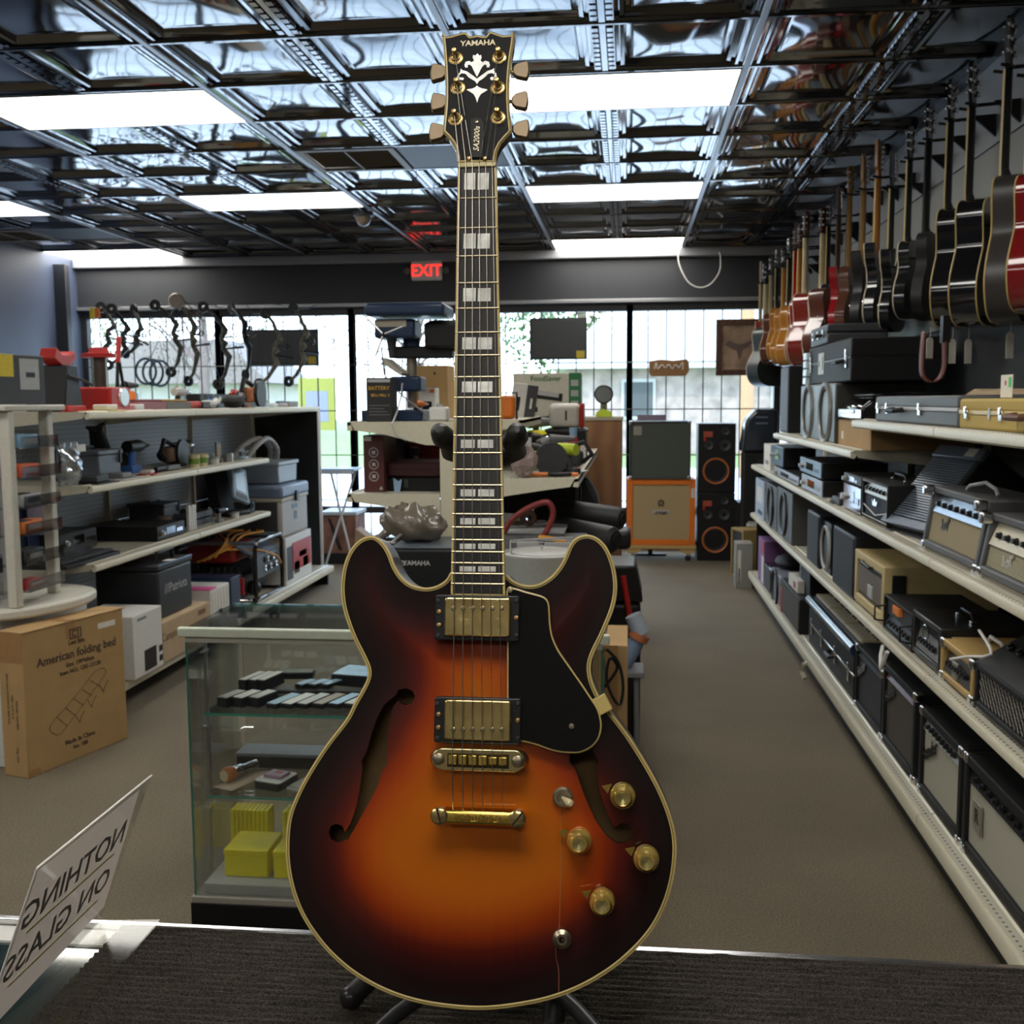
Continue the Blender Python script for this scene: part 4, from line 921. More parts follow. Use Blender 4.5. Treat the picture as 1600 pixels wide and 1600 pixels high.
# far bottom shelf
speaker('subwoofer', 'dark brown cloth-fronted subwoofer on the far half of the bottom shelf', place_r(1222, 1252, 905, Z0, .945, 'F'), .42, BLKM, [], baffle=GC_BRN)
carton('shipping_carton', 'low cream carton resting on the brown cloth-fronted subwoofer', dict(loc=(.96, up(1237, 800, 'x', .945).y, up(1222, 905, 'x', .945).z+.001), w=.34, h=.07, rz=-PI/2), .36, PAPER, prints=((.2, .5, .2, .5, RED),))
speaker('subwoofer', 'grey subwoofer with a single black cone on the bottom shelf', place_r(1207, 1221, 888, Z0, .95, 'F'), .35, mat('sub_grey', (.2, .21, .25), .4), [(0, .45, .13)], ring=BLK)
carton('product_box', 'slim orange-lettered box wedged beside the grey subwoofer', place_r(1221.6, 1223.6, 920, Z0, .94, 'F'), .2, RED, tape=False)
speaker('computer_tower', 'narrow black tower case beside the grey subwoofer', place_r(1196, 1206, 880, Z0, .945, 'F'), .36, BLKG, [], cat='computer', baffle=DKG)
t = T('tote_bag', 'crumpled black bag on top of the narrow tower case', 'bag', dict(loc=(1.08, up(1201, 800, 'x', .945).y-.15, up(1196, 880, 'x', .945).z+.003), rz=-PI/2, w=1, h=1))
obj('bag_body', MB().ball((0, 0, .05), .12, 12, (1.6, .9, .42)), BLKM, t, smooth=True)
carton('product_box', 'purple and white product box with red corner at the far end of the bottom shelf', place_r(1186, 1195, 838, Z0, .945, 'F'), .35, mat('purple_print', (.25, .12, .3), .5), tape=False, prints=((.3, .85, .38, .25, RED), (.3, .35, .4, .6, WHT)))
t = T('dark_cabinet', 'plain black cabinet with aluminium edge set back beside the brown-fronted subwoofer', 'cabinet', place_r(1253, 1268, 930, Z0, 1.0, 'F')); w_ = place_r(1253, 1268, 930, Z0, 1.0, 'F')
obj('cabinet_body', MB().box(-w_['w']/2, w_['w']/2, 0, .4, 0, .40), BLKM, t, .004); obj('edge_strip', MB().box(-w_['w']/2, -w_['w']/2+.02, -.004, 0, 0, .40), ALU, t)
# ---- lower middle shelf (A)
t, q = amp('guitar_amplifier', 'black amplifier with diamond mesh grille, nearest on the lower middle shelf', place_r(1533, 1640, 1040, ZA, .955, 'F'), .34, BLKM, BLK, None, None, 0, .09, .018, None, None, None, False, grid=16)
h_, w_ = q['h'], q['w']
obj('sloped_top', MB().prism([(.0, h_), (.34, h_), (.34, h_+.10), (.16, h_+.10)], -w_/2, w_/2, 'x'), BLKM, t, .004)
for k in range(6): dial(t, -w_/2+.06+k*.07, .075, h_+.052, .011, BLK, 'knob', -1.0)
obj('green_sticker', MB().box(-.02, .03, -.001, .001, 0, .04), mat('green_print', (.02, .5, .08), .5), t, M=Matrix.Translation((-.05, .115, h_+.068)) @ Matrix.Rotation(-1.0, 4, 'X'))
amp('amplifier_head', 'tan amplifier head with white strap handle and control knobs below', place_r(1477, 1529, 1000, ZA, .955, 'F'), .25, mat('tan_tolex', (.50, .33, .12), .5, bump=.1, bscale=300), mat('tan_front', (.50, .33, .12), .5), True, mat('dark_knob_strip', (.05, .04, .03), .4), 7, .07, .018, None, (.05, .05, -.02), 'top', True, hm=WHT, pside='low')
t, q = amp('amplifier_head', 'black vinyl amplifier head with rounded corners and oval emblem', place_r(1432, 1476, 955, ZA, .955, 'F'), .28, mat('soft_black_vinyl', (.018, .018, .018), .3), BLKM, True, mat('grey_knob_strip', (.2, .2, .19), .35), 6, .07, .02, None, None, 'top', False, pside='low')
obj('emblem', MB().tube([(-.02+.035*math.cos(a), .005, q['h']*.68+.022*math.sin(a)) for a in np.linspace(0, 6.283, 24)], .0025, 6), CHR, t); text('lettering', 'VOX', .026, CHR, t, (-.02, .006, q['h']*.68))
t, q = amp('amplifier_head', 'black amplifier head with orange rectangular emblem between tweed amplifier and vinyl head', place_r(1385, 1431, 930, ZA, .955, 'F'), .28, BLKM, DKG, True, DKG, 7, .05, .01, None, None, None, False, pside='low', feet=False)
obj('emblem', MB().box(-.06, .03, -.002, .012, q['h']*.66, q['h']*.88), mat('emblem_orange', (.75, .22, .03), .5), t, .001)
for s in (-1, 1): obj('rack_handle', MB().tube([(s*q['w']*.46, .005, .03), (s*q['w']*.46, -.035, .035), (s*q['w']*.46, -.035, .085), (s*q['w']*.46, .005, .09)], .004, 8), BLK, t, smooth=True)
t, q = amp('guitar_amplifier', 'cream tolex amplifier with black horizontally slatted grille on the lower middle shelf', place_r(1338, 1384, 858, ZA, .955, 'F'), .42, mat('cream_tolex', (.58, .46, .22), .55, bump=.15, bscale=300), BLK, None, None, 0, .07, .035, None, None, None, False)
for k in range(13): z_ = .07+k*(q['h']-.13)/12; obj('grille_slat', MB().box(-q['w']*.40, q['w']*.40, .004, .010, z_-.004, z_+.004), mat('slat_bronze', (.14, .10, .07), .4), t)
obj('emblem', MB().box(-.01, .07, -.001, .006, q['h']*.3, q['h']*.52), LGR, t, .002)
obj('side_clasp', MB().box(q['w']/2, q['w']/2+.01, .03, .08, q['h']-.1, q['h']-.03), BLK, t, .003)
obj('carry_handle', MB().tube([(-.08, .006, q['h']*.86), (-.07, -.012, q['h']*.88), (.07, -.012, q['h']*.86), (.08, .006, q['h']*.85)], .006, 8), BLK, t, smooth=True)
speaker('speaker', 'large plain black speaker with silver bar beside the cream amplifier', place_r(1303, 1336, 820, ZA, .955, 'F'), .30, mat('speaker_navy_black', (.022, .025, .034), .4), [], baffle=mat('speaker_cloth', (.03, .033, .042), .7))
t = speaker('speaker', 'leaning speaker with one round silver-ringed cone on the lower middle shelf', place_r(1286, 1299, 812, ZA, .975, 'F'), .28, BLK, [(0, .5, .11)], ring=LGR)
speaker('speaker', 'slim navy-black speaker panel with a silver mark on the lower middle shelf', place_r(1262, 1280, 795, ZA, .955, 'F'), .3, MATS['speaker_navy_black'], [], baffle=MATS['speaker_cloth'])
for k, (pf, pn) in enumerate(((1196, 1213), (1214, 1237))):
    speaker('speaker', ('farther' if k == 0 else 'nearer')+' of two dark grey speakers with big oval-looking cones on the lower middle shelf', place_r(pf, pn, 752+k*6, ZA, .95, 'F'), .40, mat('charcoal_cabinet', (.07, .07, .068), .5), [(0, .5, .135)], ring=BLK, group='twin dark speakers on the lower middle shelf')
carton('product_box', 'blue and white product box at the far end of the lower middle shelf', place_r(1180, 1193, 745, ZA, .95, 'F'), .3, mat('pale_blue_print', (.42, .5, .62), .5), tape=False, prints=((0, .6, .6, .4, WHT), (.1, .15, .5, .1, NAVY)))
# ---- upper middle shelf (B)
amp('guitar_amplifier', 'combo amplifier with striped silver grille and cream control panel, nearest on the upper middle shelf', place_r(1530, 1640, 800, ZBs, .96, 'F'), .22, mat('grey_tolex', (.11, .11, .115), .5, bump=.2, bscale=400), weave('grille_striped', (.42, .38, .24), (.22, .2, .13), 55, 'Z'), True, mat('cream_panel', (.68, .62, .46), .4), 6, .065, .022, .10, None, None, True, rake=.03, logom=CHR)
t, q = amp('guitar_amplifier', 'combo amplifier with silver grille and blue-chrome control panel on the upper middle shelf', place_r(1441, 1527, 758, ZBs, .96, 'F'), .22, MATS['grey_tolex'], GC_TAN, True, mat('blue_chrome', (.45, .52, .62), .2, metal=.9), 7, .06, .022, .10, None, None, True, rake=.03, logom=DKG)
obj('handle', MB().tube([(-.08, .08, q['h']+.004), (-.02, .07, q['h']+.02), (.06, .09, q['h']+.035), (.12, .1, q['h']+.02), (.14, .1, q['h']+.002)], .006, 8), LGR, t, smooth=True)
# wedge amplifier lying tilted back
pw = place_r(1387, 1437, 800, ZBs, .985, 'F')
t = T('wedge_amplifier', 'blue-grey ribbed amplifier leaning far back on the upper middle shelf', 'amplifier', pw, turn=.18)
TM = Matrix.Translation((0, 0, .03)) @ Matrix.Rotation(R(-38), 4, 'X')
w = .36; h = .36
obj('cabinet', MB().box(-w/2, w/2, 0, .20, 0, h), BLKM, t, .008, M=TM)
RBM = mat('blue_grey_rib', (.15, .18, .23), .3, metal=.3)
for k in range(26): z_ = .04+k*.0105; obj('grille_rib', MB().box(-w/2+.02, w/2-.02, -.006, 0, z_, z_+.0065), RBM, t, M=TM)
obj('top_strip', MB().box(-w/2, w/2, -.008, .01, h-.05, h), RBM, t, .003, M=TM); obj('bottom_strip', MB().box(-w/2, w/2, -.008, .01, 0, .035), RBM, t, .003, M=TM)
obj('price_sticker', MB().box(.06, .13, -.0095, -.008, h-.042, h-.008), PAPER, t, M=TM)
obj('prop', MB().prism([(0, 0), (.26, 0), (.26, .03), (.04, .035)], -w/2+.02, w/2-.02, 'x'), BLK, t)
t, q = amp('guitar_amplifier', 'small black practice amplifier with white chevron piping', place_r(1346, 1386, 745, ZBs, .96, 'F'), .22, BLKM, mat('blue_black_cloth', (.03, .04, .06), .7), True, mat('silver_knob_panel', (.35, .33, .28), .35, metal=.5), 6, .05, .012, None, None, 'top', False)
w, h = q['w'], q['h']
obj('piping', MB().tube([(-w/2+.01, .006, h*.36), (w*.02, .004, h*.2), (w/2-.01, .006, h*.36)], .003, 6).tube([(-w/2+.008, .002, .02), (-w/2+.008, .002, h-.01), (w/2-.008, .002, h-.01), (w/2-.008, .002, .02), (-w/2+.008, .002, .02)], .0025, 6), LGR, t)
obj('crown_emblem', MB().prism([(-.03, h*.42), (.03, h*.42), (.045, h*.55), (.02, h*.5), (0, h*.6), (-.02, h*.5), (-.045, h*.55)], .002, .008), CHR, t)
t = deck('stereo_receiver', 'black stereo receiver with knob, stacked on a black cube speaker', dict(place_r(1318, 1345, 737, ZBs+.12, .96, 'F')), .25, BLK, DKG, 'receiver', nb=2)
pl_ = place_r(1318, 1345, 737, ZBs, .965, 'F'); pl_['h'] = .118
deck('tape_player', 'black boxy player underneath the stereo receiver', pl_, .25, BLK, BLKG, 'player', nb=4)
t = T('adapter', 'small silver-black adapter box between the players', 'electronics', place_r(1296, 1314, 780, ZBs, .96, 'F')); obj('adapter_body', MB().box(-.09, .09, 0, .09, 0, .035), DKG, t, .006); obj('adapter_lid', MB().box(-.04, .08, .02, .08, .035, .06), BLKG, t, .006); obj('cable', MB().tube([(-.09, .03, .01), (-.12, 0, .006), (-.06, -.015, .006), (.0, -.01, .006)], .004, 6), BLK, t)
p1 = place_r(1252, 1284, 748, ZBs, .95, 'F'); p1['h'] = .085; deck('video_player', 'silver and black video player at the bottom of the stack of two', p1, .32, BLK, mat('silver_fascia', (.3, .3, .32), .35, metal=.6), nb=4)
p2 = place_r(1249, 1282, 748, ZBs+.088, .95, 'F'); p2['h'] = .085; deck('video_player', 'glossy black video player stacked on the silver one', p2, .32, BLK, mat('blue_silver_fascia', (.16, .2, .27), .3, metal=.6), nb=4)
p3 = place_r(1208, 1247, 735, ZBs, .945, 'F'); p3['h'] = .055; deck('disc_player', 'low silver disc player on the far part of the upper middle shelf', p3, .3, BLK, MATS['silver_fascia'], nb=5)
p4 = place_r(1204, 1222, 703, ZBs+.057, .96, 'F'); p4['h'] = .13; deck('radio', 'black upright radio standing on the low silver disc player', p4, .2, BLK, MATS['blue_silver_fascia'], 'radio', nb=2)
carton('product_box', 'narrow cream carton at the far end of the upper middle shelf', place_r(1192, 1202, 692, ZBs, .96, 'F'), .25, PAPER, tape=False, prints=((0, .3, .5, .15, GRY),))
# ---- top shelves (C far, D near)
speaker('floor_speaker', 'tall slim blue-grey speaker at the far end of the top shelf', place_r(1216, 1228, 575, ZCs, 1.0, 'F'), .34, BLKM, [], baffle=mat('slate_cloth', (.09, .10, .13), .6))
pd = place_r(1247, 1300, 603, ZCs, .98, 'F')
speaker('twin_woofer_speaker', 'dark speaker with two tall grey-ringed woofers on the top shelf', pd, .42, mat('charcoal_cab_gloss', (.06, .06, .055), .4), [(-.25, .5, .155), (.26, .5, .155)], ring=mat('ring_grey', (.28, .28, .27), .35, metal=.4), bev=.008)
zt = ZCs+pd['h']+.002
hc_ = hardcase('road_case', 'long black road case with white spec label on the twin-woofer speaker', dict(loc=(1.0, pd['loc'][1]-.2, zt), w=1.15, h=.20, rz=-PI/2), .42, BLKM, BLK, (-.42, .42), hx=.3)
obj('spec_label', MB().box(-.26, -.10, -.003, -.001, .05, .16), mat('label_grey', (.5, .5, .46), .5), hc_); obj('label_marks', MB().box(-.14, -.125, -.004, -.003, .07, .14).box(-.24, -.22, -.004, -.003, .09, .12), INK, hc_)
hc2 = hardcase('small_case', 'small dark grey case with silver clasps on top of the long black road case', dict(loc=(1.0, pd['loc'][1]+.08, zt+.203), w=.50, h=.10, rz=-PI/2), .3, DKG, BLK, (-.3, 0, .3))
t = thing('label_stack', 'stack of pale blue-white folded labels at the far end of the road case', 'labels', (.985, pd['loc'][1]+.39, zt+.0), -PI/2)
for k in range(4): obj('label', MB().box(-.06, .04+.01*(k % 2), -.006, .05, .004+k*.045, .042+k*.045), mat('pale_blue_white', (.6, .72, .75), .3), t, .002)
carton('shipping_carton', 'long low brown carton under the near top shelf, beneath the printer', dict(loc=(1.0, 4.62+.32, ZCs), w=.70, h=.118, rz=-PI/2), .42, CARD, prints=((-.35, .4, .06, .3, PAPER),), lines=())
tp = thing('printer', 'glossy black printer lying on the brown carton', 'printer', (.99, 5.0, ZCs+.120), -PI/2)
obj('printer_body', MB().prism([(0, 0), (.38, 0), (.38, .12), (.16, .125), (.05, .10), (0, .06)], -.26, .26, 'x'), BLKG, tp, .012)
obj('paper_slot', MB().box(-.18, .12, -.004, .003, .03, .05), mat('silver_trim', (.35, .42, .5), .2, metal=.8), tp, .003); obj('control_strip', MB().box(-.2, .2, .06, .10, .108, .116), DKG, tp, .003)
hardcase('instrument_case', 'grey instrument case with silver clasps on the near top shelf', dict(loc=(.95, (up(1368, 640, 'x', .95).y+up(1497, 640, 'x', .95).y)/2, ZD), w=up(1368, 640, 'x', .95).y-up(1497, 640, 'x', .95).y, h=.095, rz=-PI/2), .36, mat('grey_case_vinyl', (.10, .105, .11), .5), LGR, (-.44, -.30, .12), hx=-.15)
ct_ = hardcase('instrument_case', 'yellow tweed instrument case with gold clasps, nearest on the top shelf', dict(loc=(.95, (up(1499, 640, 'x', .95).y+up(1680, 640, 'x', .95).y)/2, ZD), w=up(1499, 640, 'x', .95).y-up(1680, 640, 'x', .95).y, h=.085, rz=-PI/2), .36, weave('yellow_tweed', (.58, .42, .10), (.45, .32, .08), 120, 'Z', .7), BIND, (-.40, -.05, .3), hx=.15, hm=mat('brown_leather', (.15, .06, .03), .5))
obj('hang_tag', MB().lathe([(.0001, 0), (.014, 0)], (0, 0, 0), 'y', 16), mat('pale_blue_tag', (.55, .65, .7), .5), ct_, M=Matrix.Translation((-.14, -.003, .045)) @ Matrix.Diagonal((.7, 1, 1.2, 1)))
t = thing('price_card', 'white price card with green sticker standing on the yellow tweed case', 'card', (1.02, up(1571, 640, 'x', 1.02).y, ZD+.087), -PI/2)
obj('card', MB().box(-.045, .045, 0, .002, 0, .062), PAPER, t); obj('green_sticker', MB().box(.018, .038, -.001, 0, .028, .055), mat('green_print', (.02, .5, .08), .5), t); obj('red_mark', MB().box(-.012, -.002, -.001, 0, .034, .046), RED, t)
t = thing('paper_strips', 'crumpled brown paper lying on the lid of the grey instrument case', 'paper', (1.15, 3.55, ZD+.097), -PI/2)
obj('paper_sheet', MB().prism([(-.3, 0), (-.2, .02), (-.1, .008), (.05, .018), (.2, .003), (.3, .004), (.3, 0)], 0, .12), CARDB, t)
# ---- the row of guitars hanging on the right wall
def gtr_out(kind):
    if kind == 'dread': P = [(0, 0), (.10, .005), (.165, .04), (.2, .11), (.195, .18), (.15, .26), (.128, .30), (.135, .36), (.145, .42), (.13, .47), (.07, .495), (0, .50)]; M_ = True
    elif kind == 'lp': P = [(0, 0), (.09, .008), (.15, .05), (.168, .11), (.15, .18), (.112, .235), (.105, .28), (.12, .33), (.115, .38), (.075, .405), (.03, .41), (0, .40)]; M_ = True
    else: P = [(0, 0), (.09, .012), (.145, .05), (.160, .11), (.14, .17), (.112, .22), (.118, .29), (.15, .35), (.165, .42), (.15, .43), (.10, .36), (.03, .35), (0, .35)]; M_ = True
    R_ = [(x, z) for x, z in P]; L_ = [(-x, z) for x, z in P[1:-1]][::-1]
    return smooth_loop(R_+L_, 72)
gm = {}
def gmesh(kind, depth):
    key = (kind, depth)
    if key in gm: return gm[key]
    O = gtr_out(kind); O = O[:]
    if area2(O) < 0: O = O[::-1]
    b = mesh('body', MB().prism([tuple(p) for p in offset_loop(O, .001)], 0, depth), BLK); 
    def rg(y, w=.0035):
        mb = MB(); n = len(O); A, B = O, offset_loop(O, w)
        mb.v = [(p[0], y-.0005, p[1]) for p in B]+[(p[0], y-.0005, p[1]) for p in A]+[(p[0], y+w*1.5, p[1]) for p in A]+[(p[0], y+w*1.5, p[1]) for p in B]
        for k in range(3):
            for i in range(n): j = (i+1) % n; mb.f.append((k*n+i, k*n+j, (k+1)*n+j, (k+1)*n+i))
        return mesh('binding', mb, BIND, True)
    r0, r1 = rg(0), rg(depth-.004)
    b.set_sharp_from_angle(angle=R(40)) if hasattr(b, 'set_sharp_from_angle') else None
    b.polygons.foreach_set('use_smooth', [True]*len(b.polygons)); 
    zt = max(p[1] for p in O if abs(p[0]) < .02) if kind != 'strat' else .35
    L = .36 if kind == 'dread' else .42
    nk = MB()
    prof_ = [(-.027, .004), (-.022, .016), (-.010, .024), (.010, .024), (.022, .016), (.027, .004)]
    sec_ = []
    for z, k in ((zt-.03, 1.05), (zt+.03, 1.0), (zt+L, .80)):
        sec_.append(len(nk.v)); 
        for x, y in prof_: nk.v.append((x*k, y*(1.9 if z < zt else 1)*(1 if z < zt+.01 else .9), z))
    for a, b_ in zip(sec_, sec_[1:]):
        for i in range(5): nk.f.append((a+i, a+i+1, b_+i+1, b_+i))
    nk.f.append(tuple(range(sec_[-1], sec_[-1]+6)))
    nm = mesh('neck', nk, BLK, True)
    fbm = mesh('fretboard', MB().prism([(-.028, zt-.08), (.028, zt-.08), (.0215, zt+L), (-.0215, zt+L)], -.004, .004), EB)
    hs = [(-.022, 0), (.022, 0), (.034, .05), (.036, .16), (.02, .175), (-.02, .175), (-.036, .16), (-.034, .05)] if kind != 'strat' else [(-.022, 0), (.022, 0), (.026, .04), (.040, .06), (.044, .19), (.02, .20), (-.008, .17), (-.018, .06)]
    hm_ = mesh('headstock', MB().prism([(x, z+zt+L) for x, z in hs], .002, .016), BLK)
    tn = MB().tube([(-.018, .018, 0), (0, .018, 0)], .005, 6).ball((-.004, .018, 0), .009, 8, (1, .6, 1)).box(.012, .026, .016, .026, -.009, .009).tube([(.02, 0, 0), (.02, -.008, 0)], .004, 8)
    tm_ = mesh('tuner', tn, CHR, True); tm_ = (tm_, [(-.045, zt+L+.05+k*.024, 1) for k in range(6)] if kind == 'strat' else [(s*.045, zt+L+.055+k*.042, -s) for k in range(3) for s in (-1, 1)])
    fit = MB()
    if kind == 'dread': fit.lathe([(.052, -.0015), (.050, -.0015), (.0499, .004)], (0, 0, .34), 'y', 28); fit.box(-.07, .07, -.010, -.0005, .13, .155)
    else: fit.box(-.035, .035, -.012, 0, .30, .335); fit.box(-.035, .035, -.012, 0, .21, .24); fit.box(-.045, .045, -.014, 0, .14, .158); fit.lathe([(.011, 0), (.010, -.015), (.0001, -.016)], (.09, 0, .09), 'y', 12); fit.lathe([(.011, 0), (.010, -.015), (.0001, -.016)], (.11, 0, .14), 'y', 12)
    fm = mesh('bridge', fit, EB if kind == 'dread' else CHR)
    gm[key] = (b, r0, r1, nm, fbm, hm_, tm_, fm, zt, L); return gm[key]
def setm(o, m):
    if not o.material_slots: return
    o.material_slots[0].link = 'OBJECT'; o.material_slots[0].material = m
def wall_guitar(label, px, pyb, pyt, X, kind, depth, bm, nkm, bind=True, ang=28, hsm=None, bcol=None, extra=None, group='guitars hanging on the right wall'):
    """px: column of the neck joint; pyb: lowest body pixel; the guitar hangs at depth given by its column"""
    Y = up(px, 420, 'x', X).y; b, r0, r1, nm, fbm, hm_, tm_, fm, zt, L = gmesh(kind, depth)
    z = up(px, pyb, 'y', Y).z
    tot = up(px, pyt, 'y', Y).z-z; sc = tot/(zt+L+.17); sc = min(1.12, max(.78, sc))
    t = thing('hanging_guitar', label, 'guitar', (X, Y, z), -PI/2-R(ang), group); t.scale = (sc, sc, sc)
    def L_(name, me, m=None):
        o = bpy.data.objects.new(name, me); COL.objects.link(o); o.parent = t
        if m: setm(o, m)
        return o
    L_('body', b, bm)
    if bind:
        for k, r in enumerate((r0, r1) if bind == 2 else (r0,)): 
            o = L_('binding', r, bcol)
    L_('neck', nm, nkm); L_('fretboard', fbm, BIND if bind else None); L_('headstock', hm_, hsm or nkm); 
    for (x_, z_, f_) in tm_[1]: o = L_('tuner', tm_[0]); o.location = (x_, 0, z_); o.scale = (f_, 1, 1)
    L_('bridge', fm)
    # wall hanger
    zz = z+(zt+L+.01)*sc
    h = thing('wall_hanger', 'wall bracket holding the '+' '.join(re_trim(label)), 'hanger', (X, Y, zz), 0, 'wall hangers')
    obj('arm', MB().tube([(.03, 0, 0), (XR-X-.03, 0, .01)], .007, 8), BLK, h); obj('yoke', MB().tube([(-.03, -.04, .0), (0, -.04, -.004), (.03, 0, 0), (0, .04, -.004), (-.03, .04, 0)], .006, 8), BLK, h)
    obj('gusset', MB().prism([(XR-X-.022, .02), (XR-X-.12, .015), (XR-X-.022, -.07)], -.006, .006), BLK, h)
    return t, z, Y, sc
gb = lambda n, c, r=.14: mat(n, c, r, coat=.9)
K1 = gb('gloss_black', (.010, .010, .012)); K2 = mat('satin_black', (.02, .02, .022), .4); CH_ = gb('cherry_red', (.26, .012, .012)); HB = gb('honey_burst', (.5, .2, .03)); MH = gb('mahogany', (.13, .035, .018), .25); RBU = gb('red_burst', (.22, .02, .01)); MPL = mat('maple_neck', (.50, .28, .09), .35); MPD = mat('amber_maple_neck', (.48, .19, .04), .3); MGN = mat('mahogany_neck', (.12, .05, .025), .4); NB = gb('navy_black', (.012, .016, .03)); DRD = gb('deep_red', (.30, .01, .015)); GRB = mat('green_black_bowl', (.03, .036, .03), .35); SCR_ = mat('bright_red', (.5, .01, .02), .2, coat=.8); CRN = mat('cream_neck', (.55, .48, .32), .4); BRB = gb('brown_burst', (.16, .06, .035)); CHB = mat('charcoal_satin', (.05, .048, .045), .4); WBN = mat('white_binding', (.7, .62, .45), .35)
G_ = [
 ('dark cherry acoustic guitar with yellow binding, nearest on the right wall', 1597, 490, 40, 1.31, 'dread', .11, CH_, MPD, 2, 34, K1),
 ('charcoal acoustic guitar with cream binding, second from the camera', 1559, 506, 30, 1.31, 'dread', .10, CHB, K2, 1, 30, K2),
 ('black acoustic guitar with orange binding and a taped label, third from the camera', 1506, 512, 100, 1.31, 'dread', .105, K1, K2, 2, 32, K1),
 ('black acoustic guitar with cream binding, fourth from the camera', 1474, 512, 128, 1.31, 'dread', .09, K1, K2, 1, 30, K1),
 ('plain black electric guitar hanging fifth from the camera', 1442, 502, 165, 1.31, 'lp', .05, K2, K2, 0, 32, K1),
 ('black single-cutaway guitar with gold tuners and white edge', 1414, 500, 200, 1.31, 'lp', .06, K1, K2, 1, 34, K1, WBN),
 ('black double-horned electric guitar with chrome hardware', 1388, 520, 245, 1.31, 'strat', .055, K1, K2, 1, 30, K1, WBN),
 ('black electric guitar with a bright amber maple neck', 1366, 516, 228, 1.30, 'strat', .055, K1, MPD, 1, 32, MPD, WBN),
 ('black electric guitar with a pale maple neck', 1344, 520, 250, 1.30, 'strat', .05, K2, MPL, 0, 30, MPL),
 ('brown-sided electric guitar with slim maple neck', 1323, 524, 262, 1.30, 'lp', .06, BRB, MPL, 0, 34, MPL),
 ('bright red horned electric guitar with dark brown neck', 1307, 522, 300, 1.29, 'strat', .05, SCR_, MGN, 0, 28, MGN),
 ('navy-black electric guitar with white edge behind the bright red one', 1292, 530, 318, 1.30, 'lp', .06, NB, K2, 1, 32, K1, WBN),
 ('brown mahogany acoustic guitar with wide plain sides', 1284, 566, 325, 1.27, 'dread', .12, MH, CRN, 1, 46, MH, WBN),
 ('cherry red acoustic guitar with thick cream binding', 1257, 574, 332, 1.24, 'dread', .12, RBU, CRN, 2, 40, MGN, WBN),
 ('dark red acoustic guitar with white-edged sides behind the cherry red one', 1248, 572, 352, 1.24, 'dread', .10, DRD, MPD, 2, 34, MGN, WBN),
 ('red-necked sunburst guitar tucked behind the dark red acoustic', 1241, 568, 356, 1.24, 'lp', .07, RBU, SCR_, 1, 30, MGN),
 ('black-necked sunburst acoustic guitar', 1232, 574, 372, 1.24, 'dread', .10, HB, K2, 2, 34, K1),
 ('honey sunburst acoustic guitar with an orange neck', 1224, 572, 388, 1.22, 'dread', .11, HB, MPD, 2, 38, K1),
 ('amber acoustic guitar with cream lines at the far end of the row', 1213, 566, 390, 1.21, 'dread', .09, HB, K2, 2, 30, K1),
 ('pale-necked acoustic guitar third from the windows', 1204, 570, 402, 1.20, 'dread', .09, MH, CRN, 1, 34, K1),
 ('green-black round-backed guitar second from the windows', 1197, 604, 412, 1.19, 'dread', .14, GRB, CRN, 1, 55, K1, WBN),
 ('small red and white electric guitar nearest the windows', 1188, 580, 414, 1.17, 'strat', .05, DRD, CRN, 1, 20, CRN, WBN),
]
gts = []
for a in G_: gts.append(wall_guitar(a[0], a[1], a[2], a[3], a[4], a[5], a[6], a[7], a[8], a[9], a[10], a[11], a[12] if len(a) > 12 else None))
for k, st in ((2, 'square'), (0, 'yellow')):
    t = gts[k][0]; obj('taped_label', MB().box(-.035, .035, -.0015, 0, -.03, .03), PAPER if k else BIND, t, M=Matrix.Translation((.17, .055, .105)) @ Matrix.Rotation(PI/2-.35, 4, 'Z'))
for i, (px, py0, py1, Yi) in enumerate(((1452, 512, 560, 3), (1487, 512, 568, 2), (1512, 512, 568, 2), (1577, 500, 560, 1), (1375, 533, 556, 6), (1363, 533, 556, 7))):
    Y = gts[Yi][2]-.02; a = up(px, py0, 'y', Y); b = up(px, py1, 'y', Y)
    t = thing('price_tag', 'cream price tag dangling under the %s' % G_[Yi][0].split(',')[0].split(' with')[0] + (' (left of two)' if i == 0 else ' (right of two)' if i == 2 else ''), 'tag', tuple(b), .5, 'price tags under the guitars')
    L = (a.z-b.z); obj('tag_card', MB().prism([(-.018, 0), (.018, 0), (.018, L*.6), (.010, L*.68), (-.010, L*.68), (-.018, L*.6)], -.0008, .0008), PAPER, t); obj('string_loop', MB().tube([(0, 0, L*.66), (.002, 0, L*.85), (0, 0, L)], .0012, 5), PAPER, t)
t = thing('guitar_strap', 'looped reddish-brown leather strap hanging below the black guitars', 'strap', tuple(up(1458, 597, 'y', 4.45)))
pts = [(-.045, 0, .20), (-.05, 0, .10), (-.045, 0, .03), (-.015, 0, 0), (.02, 0, .008), (.042, 0, .06), (.04, 0, .16)]
mb = MB(); S_P = smooth_loop(pts, 40, False); mb.v = [tuple(p+np.array((0, -.028, 0))) for p in S_P]+[tuple(p+np.array((0, .028, 0))) for p in S_P]; mb.f = [(i, i+1, 41+i, 40+i) for i in range(39)]
o = obj('strap_band', mb, mat('oxblood_leather', (.16, .045, .03), .45), t, smooth=True); sm = o.modifiers.new('s', 'SOLIDIFY'); sm.thickness = .005
obj('strap_end', MB().box(.025, .055, -.02, .02, .155, .26), BLK, t)
